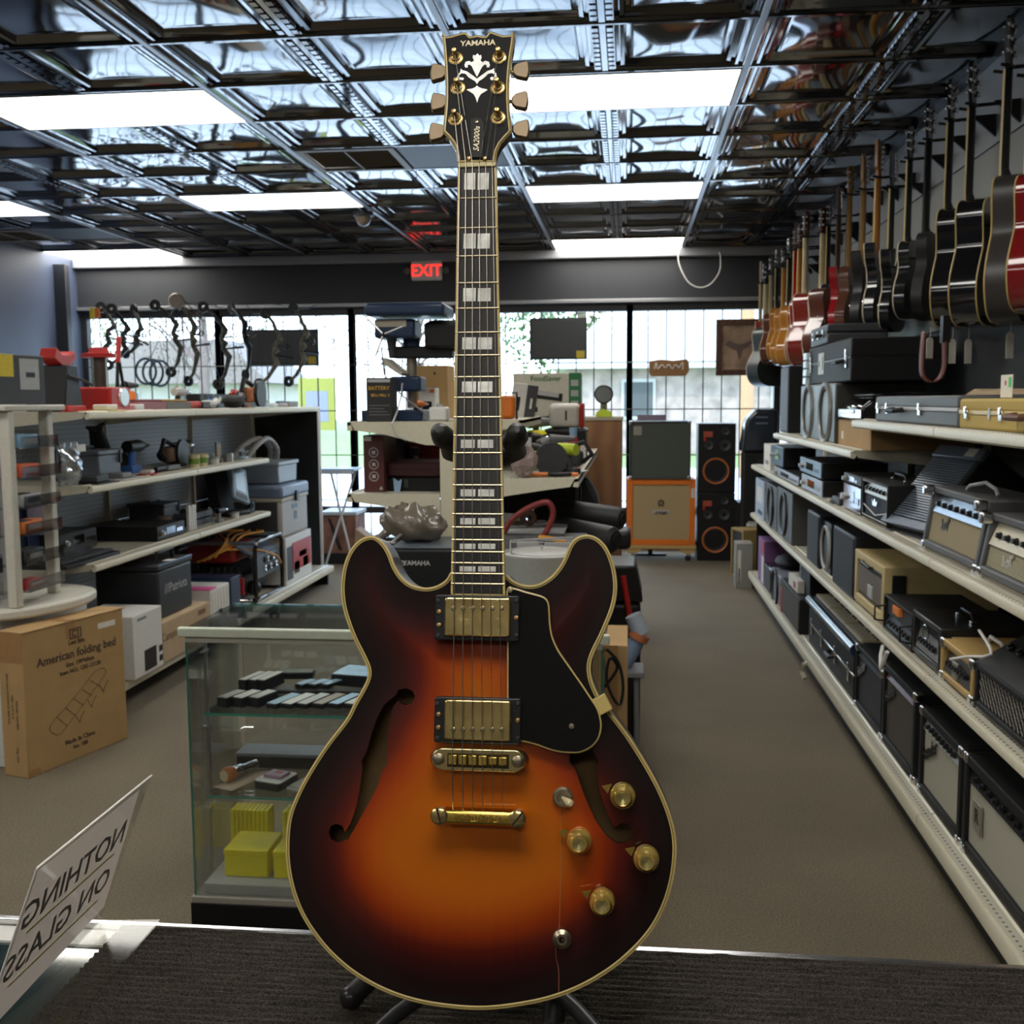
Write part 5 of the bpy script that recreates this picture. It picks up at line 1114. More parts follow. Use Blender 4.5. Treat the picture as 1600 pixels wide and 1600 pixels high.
# ------------------------------------------------------------------ left-hand shelving
LX, LB = -2.45, -3.02
L1 = up(311, 640, 'x', LX).z; L2 = up(311, 733, 'x', LX).z; L3 = up(311, 833, 'x', LX).z
ls = [(4.65, 5.87), (5.87, 7.09), (7.09, 8.31)]
GL_ = thing('shelving_unit', 'metal shelving with pale pegboard back along the left side of the shop', 'shelving')
PB = mat('pegboard_grey', (.42, .44, .47), .5)
t_ = PB.node_tree; b_ = t_.nodes['Principled BSDF']
c_ = t_.nodes.new('ShaderNodeTexCoord'); v_ = t_.nodes.new('ShaderNodeMapping'); t_.links.new(c_.outputs['Object'], v_.inputs[0]); v_.inputs['Scale'].default_value = (1, 39, 39)
f1 = t_.nodes.new('ShaderNodeVectorMath'); f1.operation = 'FRACTION'; f2 = t_.nodes.new('ShaderNodeVectorMath'); f2.operation = 'SUBTRACT'; f2.inputs[1].default_value = (0, .5, .5)
f3 = t_.nodes.new('ShaderNodeVectorMath'); f3.operation = 'MULTIPLY'; f3.inputs[1].default_value = (0, 1, 1); f4 = t_.nodes.new('ShaderNodeVectorMath'); f4.operation = 'LENGTH'
f5 = t_.nodes.new('ShaderNodeMath'); f5.operation = 'GREATER_THAN'; f5.inputs[1].default_value = .16; f6 = t_.nodes.new('ShaderNodeMix'); f6.data_type = 'RGBA'; f6.inputs[6].default_value = (.08, .08, .09, 1); f6.inputs[7].default_value = (.42, .44, .47, 1)
for a, b in ((v_.outputs[0], f1.inputs[0]), (f1.outputs[0], f2.inputs[0]), (f2.outputs[0], f3.inputs[0]), (f3.outputs[0], f4.inputs[0]), (f4.outputs['Value'], f5.inputs[0]), (f5.outputs[0], f6.inputs[0]), (f6.outputs[2], b_.inputs['Base Color'])): t_.links.new(a, b)
for i, (a, b) in enumerate(ls):
    z = .17
    while z < L1-.02:
        z1 = min(z+.3, L1-.02); obj('pegboard_panel', MB().box(LB, LB+.012, a+.012, b-.012, z+.003, z1), PB if i < 2 or z > 1 else mat('dark_panel', (.04, .04, .045), .5), GL_); z = z1
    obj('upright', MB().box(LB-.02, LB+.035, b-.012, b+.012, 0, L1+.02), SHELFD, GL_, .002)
    shelf_run(GL_, a, b, LX, LB+.02, L1)
    if i < 2: shelf_run(GL_, a, b, LX, LB+.02, L2); shelf_run(GL_, a, b, LX, LB+.02, L3)
    shelf_run(GL_, a, b, -2.36, LB+.02, .15, .05, False)
    obj('kick_plate', MB().box(-2.56, -2.55, a, b, 0, .10), BLK, GL_)
    obj('base_leg', MB().box(-2.60, -2.40, b-.05, b-.02, 0, .10), BLK, GL_)
obj('upright', MB().box(LB-.02, LB+.035, 4.638, 4.662, 0, L1+.02), SHELFD, GL_, .002)
obj('end_panel', MB().box(LB+.02, LX-.02, 8.315, 8.33, .1, L1-.02), BLK, GL_)
def PL(*a): return place_l(*a)
# base shelf
carton('product_box', 'white product box with printed black backpack on the left base shelf', PL(200, 246, 968, .152, -2.32), .30, WHT, prints=((.05, .22, .42, .34, BLK), (.42, .30, .12, .1, BLK), (.42, .14, .12, .1, BLK), (-.2, .92, .3, .04, GRY)), tape=False)
cb = PL(247, 322, 978, .152, -2.33); carton('shipping_carton', 'pale brown carton under the black cooler bag', cb, .36, CARDB, prints=((.32, .82, .16, .14, mat('print_brown', (.2, .12, .06), .7)),), lines=(('Camptesser', -.28, .62, .06, mat('print_brown', (.2, .12, .06), .7)),))
pc = PL(243, 296, 886, .152+cb['h']+.001, -2.38)
t = T('cooler_bag', 'black hard cooler marked Patriots, on the pale brown carton', 'cooler', pc); w, h = pc['w'], pc['h']
obj('cooler_body', MB().box(-w/2, w/2, 0, .34, 0, h-.03), mat('cooler_black', (.018, .02, .025), .45), t, .012); obj('cooler_lid', MB().box(-w/2-.004, w/2+.004, -.004, .345, h-.028, h), MATS['cooler_black'], t, .006)
obj('lid_strip', MB().box(-w/2, w/2, -.006, .01, h-.004, h+.003), mat('blue_steel', (.2, .3, .45), .25, metal=.6), t, .001); obj('lid_label', MB().box(-.05, .02, .0, .05, h+.003, h+.004), PAPER, t)
for y in (.06, .26): obj('handle', MB().tube([(-.10, y, h), (-.09, y, h+.05), (.09, y, h+.05), (.10, y, h)], .009, 8), BLK, t, smooth=True)
text('lettering', '///Patriots', w*.17, mat('silver_print', (.5, .5, .5), .4), t, (.0, -.001, h*.52), sx=1)
pb = PL(324, 354, 925, .152, -2.40); t = T('storage_box', 'white ribbed storage box with pink edge and black catch on the left base shelf', 'box', pb); w, h = pb['w'], pb['h']
obj('box_body', MB().box(-w/2, w/2, 0, .36, 0, h), WHT, t, .004)
for k in range(6): obj('rib', MB().box(-w/2+.02+k*w/6.5, -w/2+.035+k*w/6.5, -.004, 0, h*.45, h*.92), PAPER, t)
obj('catch', MB().box(-.02, .02, -.006, 0, h*.30, h*.42), BLK, t, .002); obj('pink_edge', MB().box(-w/2-.001, -w/2+.1, 0, .2, h, h+.006), mat('pink', (.75, .12, .35), .4), t)
carton('shipping_carton', 'navy blue box below the orange cable on the left base shelf', PL(357, 372, 905, .152, -2.44), .30, NAVY, tape=False)
# generator
pg_ = PL(399, 444, 846, .152, -2.40); t = T('generator', 'portable generator in black tube frame with blue-grey control panel', 'generator', pg_); w, h = pg_['w'], pg_['h']
for y in (.02, .55):
    obj('tube_frame', MB().tube([(-w/2+.02, y, .015), (-w/2+.02, y, h-.06), (-w/2+.07, y, h-.015), (w/2-.07, y, h-.015), (w/2-.02, y, h-.06), (w/2-.02, y, .015)], .015, 10, closed=True), BLKG, t, smooth=True)
for x in (-w/2+.03, w/2-.03):
    for z in (.015, h-.02): obj('frame_rail', MB().tube([(x, .02, z), (x, .55, z)], .013, 8), BLKG if z < .1 else mat('rail_steel', (.3, .35, .42), .3, metal=.7), t, smooth=True)
obj('control_panel', MB().box(-w/2+.05, w/2-.05, .03, .05, h*.35, h*.72), mat('panel_slate', (.10, .12, .15), .4), t, .004)
obj('top_panel', MB().prism([(.03, h*.74), (.16, h*.9), (.18, h*.88), (.05, h*.72)], -w/2+.05, w/2-.05, 'x'), mat('panel_blue', (.22, .28, .36), .3, metal=.4), t, .004)
for k in range(5):
    for j in range(2): obj('socket', MB().lathe([(.022, .03), (.022, .02), (.014, .018), (.0001, .026)], (-w*.1+k*.055, 0, h*(.62-.14*j)), 'y', 14), CHR if (k+j) % 2 else BLK, t, smooth=True)
obj('engine_block', MB().box(-w/2+.06, w/2-.06, .12, .50, .05, h*.45), DKG, t, .02)
for k in range(7): obj('cooling_fin', MB().box(-w/2+.06, w/2-.06, .15+k*.045, .16+k*.045, h*.45, h*.55), DKG, t)
obj('fuel_tank', MB().box(-w/2+.05, w/2-.05, .16, .52, h*.6, h*.88), mat('tank_red', (.35, .02, .02), .3, coat=.5), t, .04, seg=3); obj('fuel_cap', MB().lathe([(.035, h*.88), (.035, h*.88+.02), (.0001, h*.88+.022)], (0, .3, 0), 'z', 16), BLK, t)
obj('starter', MB().ball((-w*.2, .09, h*.18), .05, 12), BLK, t, smooth=True); obj('red_guard', MB().box(-w/2+.01, -w/2+.03, .1, .3, .05, h*.4), RED, t, .004)
oc = thing('extension_cord', 'orange extension cord draped across the portable generator', 'cord', (0, 0, 0)); cordm = mat('cord_orange', (.65, .30, .03), .5)
gx = lambda x, y, z: Vector((pg_['loc'][0]-y, pg_['loc'][1]+x, pg_['loc'][2]+z))
for k in range(4): obj('cord', MB().tube([tuple(v) for v in smooth_loop([gx(-.42, .35-.04*k, h*.70+.01*k), gx(-.30, .2, h*.86+.02*k), gx(-.1, .16+.05*k, h+.01), gx(.12, .1+.1*k, h+.012), gx(.28, .2+.05*k, h-.0)], 24, False)], .007, 6), cordm, oc, smooth=True)
obj('cord', MB().tube([tuple(v) for v in smooth_loop([gx(-.3, .2, h*.86), gx(-.12, .06, h*.8), gx(.05, -.01, h*.66), gx(.13, -.02, h*.50)], 20, False)], .007, 6), cordm, oc, smooth=True)
pr_ = PL(445, 485, 842, .152, -2.42); carton('product_box', 'red, white and grey tool carton under the big cooler', pr_, .42, WHT, prints=((.1, .55, .75, .6, RED), (-.36, .45, .22, .7, DKG), (-.1, .3, .2, .25, BLK), (.15, .55, .3, .12, BLK), (.25, .35, .2, .2, BLK)), tape=False)
pk2 = PL(440, 481, 760, .152+pr_['h']+.002, -2.43); t = T('cooler', 'large beige and slate ice cooler standing on the red and white carton', 'cooler', pk2); w, h = pk2['w'], pk2['h']
obj('cooler_body', MB().box(-w/2, w/2, 0, .50, 0, h*.72), mat('cooler_beige', (.40, .37, .34), .5), t, .02); obj('cooler_side', MB().box(-w/2-.003, -w/2+.01, .03, .48, .01, h*.7), DKG, t, .004)
obj('cooler_lid', MB().box(-w/2-.01, w/2+.01, -.012, .51, h*.76, h), mat('slate_blue', (.14, .19, .28), .4), t, .02); obj('rim', MB().box(-w/2-.006, w/2+.006, -.006, .505, h*.70, h*.77), mat('rim_beige', (.5, .47, .38), .5), t, .006)
obj('latch', MB().box(-.03, .03, -.025, -.005, h*.66, h*.86), BLK, t, .004); obj('emblem', MB().box(-.03, -.01, -.003, 0, h*.3, h*.46).box(.01, .03, -.003, 0, h*.3, h*.46).box(-.07, .05, -.003, 0, h*.52, h*.6), mat('emblem_blue', (.1, .2, .3), .5), t)
pt = PL(436, 466, 722, .152+pr_['h']+pk2['h']+.006, -2.50); t = T('plastic_tote', 'translucent grey plastic tote on the big cooler', 'tote', pt); w, h = pt['w'], pt['h']
obj('tote_body', MB().prism([(-w/2+.02, 0), (w/2-.02, 0), (w/2, h*.85), (-w/2, h*.85)], 0, .4), mat('tote_grey', (.24, .28, .33), .35), t, .01); obj('tote_rim', MB().box(-w/2-.012, w/2+.012, -.012, .41, h*.83, h), mat('tote_rim', (.32, .36, .4), .35), t, .006)
t = thing('vacuum_hose', 'coiled ribbed vacuum hose lying on the plastic tote', 'hose', (pt['loc'][0]-.2, pt['loc'][1], pt['loc'][2]+pt['h']+.012), 0)
for k in range(2): obj('hose', MB().tube([tuple(v) for v in smooth_loop([(-.1+.1*k, -.34, .0), (-.05+.1*k, -.22, .11), (0+.06*k, -.02, .15), (.02+.05*k, .14, .08), (.0+.05*k, .20, .0)], 30, False)], [.022 if i % 2 else .018 for i in range(30)], 10), mat('hose_grey', (.34, .32, .30), .5), t, smooth=True)
# shelf 3
pq = PL(100, 186, 868, L3, -2.50); pq['h'] = .035; t = T('keyboard', 'flat black computer keyboard at the front of the third left shelf', 'keyboard', pq); obj('keyboard_base', MB().prism([(0, 0), (.22, 0), (.22, .03), (0, .018)], -pq['w']/2, pq['w']/2, 'x'), BLK, t, .003)
for r_i in range(4):
    for k in range(14): obj('key', MB().box(-pq['w']/2+.02+k*(pq['w']-.04)/14, -pq['w']/2+.016+(k+1)*(pq['w']-.04)/14, .03+r_i*.045, .066+r_i*.045, .022, .034), DKG, t)
deck('cassette_recorder', 'low black recorder behind the flat keyboard', dict(loc=(-2.76, 5.08, L3+.005), w=.36, h=.10, rz=PI/2), .2, BLK, DKG, 'recorder')
t = thing('document_sleeves', 'dark blue plastic sleeves leaning on the pegboard of the third left shelf', 'sleeves', (-2.9, 4.88, L3), PI/2)
for k in range(3): obj('sleeve', MB().box(-.12+.02*k, .14+.02*k, -.02*k, -.02*k+.004, 0, .29-.02*k), mat('sleeve_blue', (.05, .08, .16), .15, coat=.5), t)
deck('disc_player', 'black disc player in the middle of the third left shelf', PL(244, 287, 824, L3, -2.52), .42, BLK, BLK, nb=4)
def ammo(label, pl, d, c):
    t = T('ammo_box', label, 'box', pl); w, h = pl['w'], pl['h']
    obj('box_body', MB().prism([(-w/2+.01, 0), (w/2-.01, 0), (w/2, h*.8), (-w/2, h*.8)], 0, d), c, t, .008); obj('box_lid', MB().box(-w/2-.008, w/2+.008, -.008, d+.008, h*.78, h*.93), c, t, .006)
    obj('box_handle', MB().tube([(-w*.3, d/2, h*.93), (-w*.26, d/2, h), (w*.26, d/2, h), (w*.3, d/2, h*.93)], .008, 8), BLK, t, smooth=True); obj('latch', MB().box(w*.34, w*.42, -.014, -.004, h*.5, h*.9), BLK, t, .002)
ammo('small dark ammunition box behind the disc player', PL(256, 281, 785, L3+.02, -2.72), .22, mat('ammo_dark', (.05, .055, .07), .45))
ammo('slate-fronted dry box on the second left shelf', PL(157, 193, 700, L2, -2.56), .24, mat('ammo_slate', (.10, .115, .14), .4))
t = T('foil_pouch', 'silver foil pouch standing at the near end of the second left shelf', 'pouch', PL(97, 128, 692, L2, -2.58)); q = PL(97, 128, 692, L2, -2.58); w, h = q['w'], q['h']
mb = MB(); n = 14
for j in range(n+1):
    for i in range(n+1): u, v = i/n, j/n; mb.v.append(((u-.5)*w*(1-.1*v), -.05*math.sin(PI*u)*math.sin(PI*min(1, v*1.2+.05))**.5+.006*math.sin(17*u+9*v)+.004*math.sin(31*v), v*h))
for j in range(n):
    for i in range(n): a = j*(n+1)+i; mb.f.append((a, a+1, a+n+2, a+n+1))
obj('pouch_front', mb, mat('foil', (.55, .6, .66), .22, metal=.85), t, smooth=True); obj('pouch_label', MB().box(-.03, .05, -.056, -.05, h*.78, h*.95), WHT, t, .002)
mb2 = MB(); mb2.box(-w*.48, w*.48, .008, .014, .0, h*.97); obj('pouch_back', mb2, MATS['foil'], t)
t = thing('boot', 'black folded riding boot behind the slate-fronted dry box', 'boot', (-2.80, 5.42, L2), PI/2); obj('boot_shaft', MB().tube([(0, 0, 0), (.01, 0, .1), (-.01, 0, .18), (-.04, 0, .24)], [.06, .06, .045, .035], 12), BLKM, t, smooth=True); obj('boot_flap', MB().tube([(-.13, 0, .255), (-.04, 0, .235), (.05, 0, .27)], [.008, .025, .01], 8), BLKM, t, smooth=True)
# small clutter: name, label, category, kind of shape
def clutter(kind, name, label, cat, x, y, z, m, s=1.0, rz=0, m2=None, group=None):
    t = thing(name, label, cat, (x, y, z), rz, group); m2 = m2 or BLK
    if kind == 'drill':
        obj('tool_body', MB().tube([(-.09*s, 0, .13*s), (.02*s, 0, .13*s), (.06*s, 0, .13*s), (.10*s, 0, .13*s)], [.030*s, .033*s, .026*s, .012*s], 14), m, t, smooth=True)
        obj('grip', MB().tube([(-.035*s, 0, .11*s), (-.05*s, 0, .03*s)], [.02*s, .019*s], 10), m2, t, smooth=True); obj('battery', MB().box(-.10*s, .0, -.03*s, .03*s, 0, .035*s), m2, t, .004)
        obj('chuck', MB().tube([(.10*s, 0, .13*s), (.125*s, 0, .13*s), (.16*s, 0, .13*s)], [.016*s, .013*s, .004*s], 10), CHR, t, smooth=True)
    elif kind == 'saw':
        obj('tool_body', MB().box(-.10*s, .05*s, -.03*s, .03*s, .03*s, .11*s), m, t, .02*s, seg=3); obj('blade_guard', MB().lathe([(.0001, -.006*s), (.075*s, -.006*s), (.075*s, .012*s), (.0001, .012*s)], (.03*s, -.04*s, .075*s), 'y', 22), m2, t)
        obj('handle', MB().tube([(-.10*s, 0, .05*s), (-.15*s, 0, .09*s), (-.11*s, 0, .15*s), (.01*s, 0, .12*s)], .013*s, 8), m2, t, smooth=True); obj('sole_plate', MB().box(-.11*s, .12*s, -.06*s, .05*s, 0, .006*s), ALU, t)
    elif kind == 'cup':
        obj('cup_body', MB().lathe([(.0001, 0), (.026*s, 0), (.03*s, .07*s), (.028*s, .07*s), (.025*s, .004), (.0001, .004)], n=18), m, t, smooth=True); obj('cup_band', MB().lathe([(.0285*s, .02*s), (.0305*s, .05*s)], n=18), m2, t, smooth=True)
    elif kind == 'pack':
        obj('pack_card', MB().box(-.07*s, .07*s, -.045*s, .045*s, 0, .006), m, t, .001); obj('blister', MB().box(-.05*s, .03*s, -.03*s, .03*s, .006, .026*s), m2, t, .006)
    elif kind == 'pouch':
        obj('bag_body', MB().ball((0, 0, .035*s), .07*s, 12, (1.3, .8, .5)), m, t, smooth=True); obj('bag_neck', MB().tube([(.07*s, 0, .04*s), (.12*s, .01, .06*s)], [.02*s, .03*s], 8), m2, t, smooth=True)
    elif kind == 'tin':
        obj('tin_body', MB().lathe([(.0001, 0), (.035*s, 0), (.035*s, .05*s), (.0001, .05*s)], n=18), m, t, .002); obj('tin_lid', MB().lathe([(.037*s, .042*s), (.037*s, .056*s), (.0001, .056*s)], n=18), m2, t)
    elif kind == 'reel':
        obj('reel_body', MB().lathe([(.05*s, -.02*s), (.05*s, -.016*s), (.02*s, -.014*s), (.02*s, .014*s), (.05*s, .016*s), (.05*s, .02*s)], (0, 0, .05*s), 'y', 20), m, t, smooth=True); obj('reel_arm', MB().tube([(0, .02*s, .05*s), (.03*s, .035*s, .07*s), (.05*s, .04*s, .1*s)], .006*s, 6), m2, t)
    elif kind == 'long':
        obj('tool_handle', MB().tube([(-.16*s, 0, .02*s), (-.02*s, 0, .022*s)], .016*s, 8), m2, t, smooth=True); obj('tool_head', MB().box(-.02*s, .16*s, -.022*s, .022*s, .004, .035*s), m, t, .006)
    elif kind == 'gun':
        obj('tank', MB().tube([(0, 0, 0), (0, 0, .09*s), (0, 0, .11*s)], [.045*s, .045*s, .03*s], 16), m, t, smooth=True); obj('nozzle', MB().tube([(-.03*s, 0, .14*s), (.09*s, 0, .14*s)], [.025*s, .012*s], 10), m2, t, smooth=True); obj('trigger_grip', MB().tube([(0, 0, .11*s), (-.01*s, 0, .15*s), (-.07*s, 0, .12*s)], .014*s, 8), m2, t, smooth=True)
    return t
BRT = mat('tool_brown', (.13, .07, .045), .6); GRNC = mat('cup_green', (.18, .33, .05), .5)
clutter('drill', 'cordless_drill', 'dark cordless drill with blue cap on the second left shelf', 'drill', -2.70, 5.62, L2, BLK, 1.1, PI/2, mat('tool_blue', (.03, .12, .4), .4))
clutter('saw', 'power_saw', 'brown-black power tool left of the two green cups', 'tool', -2.66, 6.02, L2, BRT, 1.1, PI/2, BLK)
clutter('long', 'hand_tool', 'grey-headed hand tool at the front of the second left shelf', 'tool', -2.56, 5.70, L2, GRY, .9, PI/2)
clutter('pack', 'blister_pack', 'red and white blister pack at the shelf edge under the dark drill', 'package', -2.54, 5.42, L2, RED, 1.0, PI/2+.2, WHT)
clutter('pack', 'blister_pack', 'clear flat packs lying in front of the silver foil pouch', 'package', -2.53, 5.1, L2, LGR, 1.3, PI/2, GRY)
clutter('pack', 'blister_pack', 'black flat box in the front corner below the silver pouch', 'package', -2.53, 4.84, L2, BLK, 1.5, PI/2, DKG)
clutter('cup', 'cup', 'left of two green and cream cups', 'cup', -2.53, 6.01, L2, CREAM, 1.1, 0, GRNC); clutter('cup', 'cup', 'right of two green and cream cups', 'cup', -2.53, 6.13, L2, CREAM, 1.1, 0, GRNC)
clutter('pouch', 'tool_bag', 'black soft bag behind the green and cream cups', 'bag', -2.80, 6.35, L2, BLKM, 1.7, PI/2)
clutter('tin', 'tin', 'white round tin right of the green cups', 'tin', -2.54, 6.34, L2, WHT, .8, 0, LGR); clutter('tin', 'tin', 'silver tin beside the small upright frame', 'tin', -2.56, 6.62, L2, ALU, .9, 0, ALU)
t = thing('photo_frame', 'small upright dark frame on the second left shelf', 'frame', (-2.58, 6.52, L2), PI/2); obj('frame_border', MB().box(-.04, .04, 0, .01, 0, .13), DKG, t, .002); obj('frame_picture', MB().box(-.03, .03, -.001, 0, .012, .118), mat('sepia_print', (.3, .22, .12), .6), t)
clutter('pack', 'blister_pack', 'white and pale blue small box near the far end of the second left shelf', 'package', -2.54, 6.85, L2, WHT, .9, PI/2, mat('pale_blue', (.5, .65, .75), .4)); clutter('reel', 'tape_reel', 'grey reel at the far end of the second left shelf', 'reel', -2.6, 6.98, L2, GRY, .7, PI/2)
t = thing('zip_tie_bundle', 'white bundle of straps standing beside the disc player', 'straps', (-2.54, 5.99, L3), PI/2)
for k in range(4): obj('strap', MB().box(-.055+k*.028, -.035+k*.028, 0, .02, 0, .15-.006*(k % 2)), WHT, t, .003)
for k in range(2): t = thing('parts_tray', ('lower' if k == 0 else 'upper')+' black shallow tray on the third left shelf', 'tray', (-2.60, 6.28, L3+k*.045), PI/2); obj('tray_base', MB().box(-.15, .15, 0, .24, 0, .006), BLK, t); obj('tray_wall', MB().box(-.15, .15, 0, .006, .006, .035).box(-.15, .15, .234, .24, .006, .035).box(-.15, -.144, 0, .24, .006, .035).box(.144, .15, 0, .24, .006, .035), DKG, t)
clutter('pouch', 'plastic_bag', 'clear crumpled bag behind the parts trays', 'bag', -2.85, 6.2, L3, mat('clear_bag', (.35, .42, .5), .2, coat=.5), 1.4, PI/2)
t = thing('payment_terminal', 'black point-of-sale terminal with tilted blue-grey screen on the third left shelf', 'terminal', (-2.60, 6.80, L3), PI/2-.3)
obj('terminal_base', MB().box(-.12, .12, -.05, .15, 0, .03), BLK, t, .01); obj('terminal_stand', MB().prism([(.02, .03), (.12, .03), (.16, .30), (.08, .32)], -.10, .04, 'x'), BLK, t, .006)
SM = Matrix.Translation((.05, -.02, .20)) @ Matrix.Rotation(.35, 4, 'Y') @ Matrix.Rotation(-.35, 4, 'X')
obj('screen_housing', MB().box(-.09, .09, 0, .03, -.12, .14), mat('housing_blue', (.18, .24, .33), .35), t, .012, M=SM); obj('screen', MB().box(-.055, .055, -.002, .001, -.05, .11), mat('screen_grey', (.3, .38, .45), .15), t, .002, M=SM); obj('keypad', MB().box(-.06, .06, -.003, .001, -.10, -.065), DKG, t, M=SM)
clutter('reel', 'cable_coil', 'black coil of cable below the point-of-sale terminal', 'cable', -2.55, 6.98, L3, BLK, .9, PI/2, CHR); clutter('tin', 'tin', 'white tin in front of the point-of-sale terminal', 'tin', -2.54, 6.66, L3, WHT, .7, 0, ALU)
t = thing('hang_tag', 'purple tag hanging from the lower left back panel', 'tag', (LB+.02, up(165, 905, 'x', LB+.02).y, .60), PI/2); obj('tag_card', MB().box(-.05, .05, -.006, 0, -.07, .07), mat('purple', (.3, .1, .45), .5), t, .002); obj('tag_hook', MB().tube([(0, -.003, .07), (0, -.02, .09), (0, 0, .1)], .003, 6), CHR, t)
# top of the left shelving
t = thing('hydraulic_press', 'red bottle-jack press with plated column on the top left shelf', 'press', (-2.66, 5.22, L1), PI/2)
obj('press_base', MB().box(-.11, .10, -.09, .14, 0, .12), mat('jack_red', (.42, .015, .012), .4), t, .01); obj('base_flange', MB().box(-.14, .13, -.10, .15, 0, .012), MATS['jack_red'], t, .003)
obj('press_head', MB().lathe([(.0001, .27), (.085, .27), (.085, .29), (.05, .295), (.045, .32), (.0001, .325)], (0, .02, 0), 'z', 24), MATS['jack_red'], t); obj('column', MB().tube([(0, .02, .10), (0, .02, .27)], .035, 14), mat('oily_steel', (.16, .13, .11), .3, metal=.8), t, smooth=True)
for x in (-.07, .07): obj('guide_rod', MB().tube([(x, .02, .1), (x, .02, .27)], .008, 8), CHR, t)
obj('dial', MB().lathe([(.0001, -.10), (.045, -.10), (.05, -.09), (.05, -.08)], (.02, 0, .07), 'y', 20), ALU, t, smooth=True)
t = thing('jack_stand', 'black jack stand with red saddle on the near end of the top left shelf', 'stand', (-2.70, 4.86, L1), PI/2)
obj('stand_legs', MB().prism([(-.09, 0), (.09, 0), (.045, .22), (-.045, .22)], -.07, .07), BLK, t, .006); obj('saddle', MB().prism([(-.10, .25), (-.04, .22), (.04, .22), (.10, .26), (.08, .29), (.03, .27), (-.03, .27), (-.08, .30)], -.04, .04), RED, t, .004); obj('lever', MB().tube([(-.06, -.08, .17), (.06, -.09, .15), (.14, -.09, .13)], .007, 8), BLK, t, smooth=True); obj('red_foot', MB().box(-.11, .06, -.10, -.06, 0, .03), RED, t, .006)
for k, (y, hh, m_, lb) in enumerate(((4.80, .16, WHT, 'white'), (5.02, .17, DKG, 'dark grey'), (5.12, .14, DKG, 'charcoal'))): carton('book_box', '%s boxed manual at the back of the top left shelf' % lb, dict(loc=(-2.86, y, L1), w=.085, h=hh, rz=PI/2), .12, m_, tape=False)
clutter('pack', 'magazine', 'yellow and white magazine leaning beside the jack stand', 'magazine', -2.55, 5.02, L1, mat('magazine_yellow', (.7, .6, .2), .4), 1.3, PI/2, PAPER)
t = thing('bolt_cutters', 'long bolt cutters with a red handle standing behind the bottle-jack press', 'tool', (-2.78, 5.58, L1), PI/2-.2); obj('handle_red', MB().tube([(.03, 0, .26), (.05, 0, .40)], .014, 8), RED, t, smooth=True); obj('cutter_arm', MB().tube([(0, 0, 0), (.03, 0, .26)], .009, 8).tube([(.09, 0, .02), (.04, 0, .28)], .009, 8), BLK, t, smooth=True)
for (nm, lb, y, m_, w_) in (('toolbox', 'dark red flat tool tray right of the bottle-jack press', 5.60, mat('tray_maroon', (.22, .03, .03), .4), .36), ('toolbox', 'grey-green flat case with orange lid on the top left shelf', 5.95, mat('olive_case', (.10, .09, .06), .5), .34)):
    t = thing(nm, lb, 'toolbox', (-2.58, y, L1), PI/2); obj('tray_body', MB().box(-w_/2, w_/2, 0, .2, 0, .045), m_, t, .006); obj('tray_lid', MB().box(-w_/2+.01, w_/2-.01, .02, .19, .045, .06), m_ if 'red' in lb else mat('lid_amber', (.45, .24, .05), .5), t, .006)
for k, (kd, nm, lb, y, m_, m2_) in enumerate((('pack', 'blister_pack', 'clear plastic pack at the foot of the dark red tray', 5.42, LGR, WHT), ('long', 'hand_tool', 'black and red hand tool on the top left shelf', 6.3, BLK, RED), ('pack', 'blister_pack', 'white-blue blister pack on the top left shelf', 6.55, WHT, NAVY), ('pouch', 'tool_bag', 'black pouch near the far end of the top left shelf', 6.85, BLKM, BLK), ('saw', 'power_tool', 'brown-orange power tool on the top left shelf', 7.2, mat('orange_brown', (.4, .13, .04), .5), BLK), ('pack', 'blister_pack', 'pale blue plates stacked on the top left shelf', 7.6, mat('pale_blue', (.5, .65, .75), .4), WHT), ('long', 'hand_tool', 'grey scope-like tool at the far end of the top left shelf', 7.95, GRY, BLK))): clutter(kd, nm, lb, 'tool' if kd in ('long', 'saw') else 'package', -2.6, y, L1, m_, 1.3, PI/2, m2_)
t = thing('storage_case', 'long flat black case against the windows at the back of the top left shelf', 'case', (-2.88, 7.6, L1), PI/2); obj('case_body', MB().box(-.62, .62, 0, .1, 0, .10), BLK, t, .008); obj('case_clasp', MB().box(-.3, -.26, -.006, 0, .04, .08).box(.26, .3, -.006, 0, .04, .08), CHR, t)
# white rack at the end
t = thing('wire_rack', 'white tubular rack frame behind the end of the left shelving', 'rack', (0, 0, 0))
for px in (484, 499): X_ = up(px, 700, 'y', 8.9).x; obj('rack_post', MB().box(X_-.014, X_+.014, 8.88, 8.91, 0, 1.42), WHT, t, .004)
a_, b_x = up(484, 700, 'y', 8.9).x, up(499, 700, 'y', 8.9).x
for z_ in (.25, .62, .95, 1.2, 1.40): obj('rack_rung', MB().box(a_, b_x, 8.885, 8.905, z_-.012, z_+.012), WHT, t, .004)
# folding-bed carton
BP = mat('box_print', (.07, .05, .035), .8)
vx = Vector((.151, .525)); t = thing('folding_bed_carton', 'tall thin brown carton printed American folding bed, standing on the carpet', 'carton', (-2.2515, 4.0795, 0), math.atan2(.525, .151))
w, h, d = .546, .578, .125
obj('box_body', MB().box(-w/2, w/2, 0, d, 0, h-.002), CARD, t, .003)
obj('flap', MB().box(-w/2, w/2+.012, -.003, d/2-.001, h-.002, h+.001), CARD, t); obj('flap', MB().box(-w/2, w/2, d/2+.001, d, h-.002, h+.001), CARD, t)
obj('tape', MB().box(-.05, .0, -.0008, d, h-.001, h+.0018).box(-.05, 0, -.0008, 0, h-.07, h), TAPE, t); obj('tape', MB().box(-w/2-.0008, -w/2, .0, d, h-.12, h), TAPE, t); obj('tape', MB().box(-w/2, -w/2+.06, -.0008, 0, 0, .03), TAPE, t)
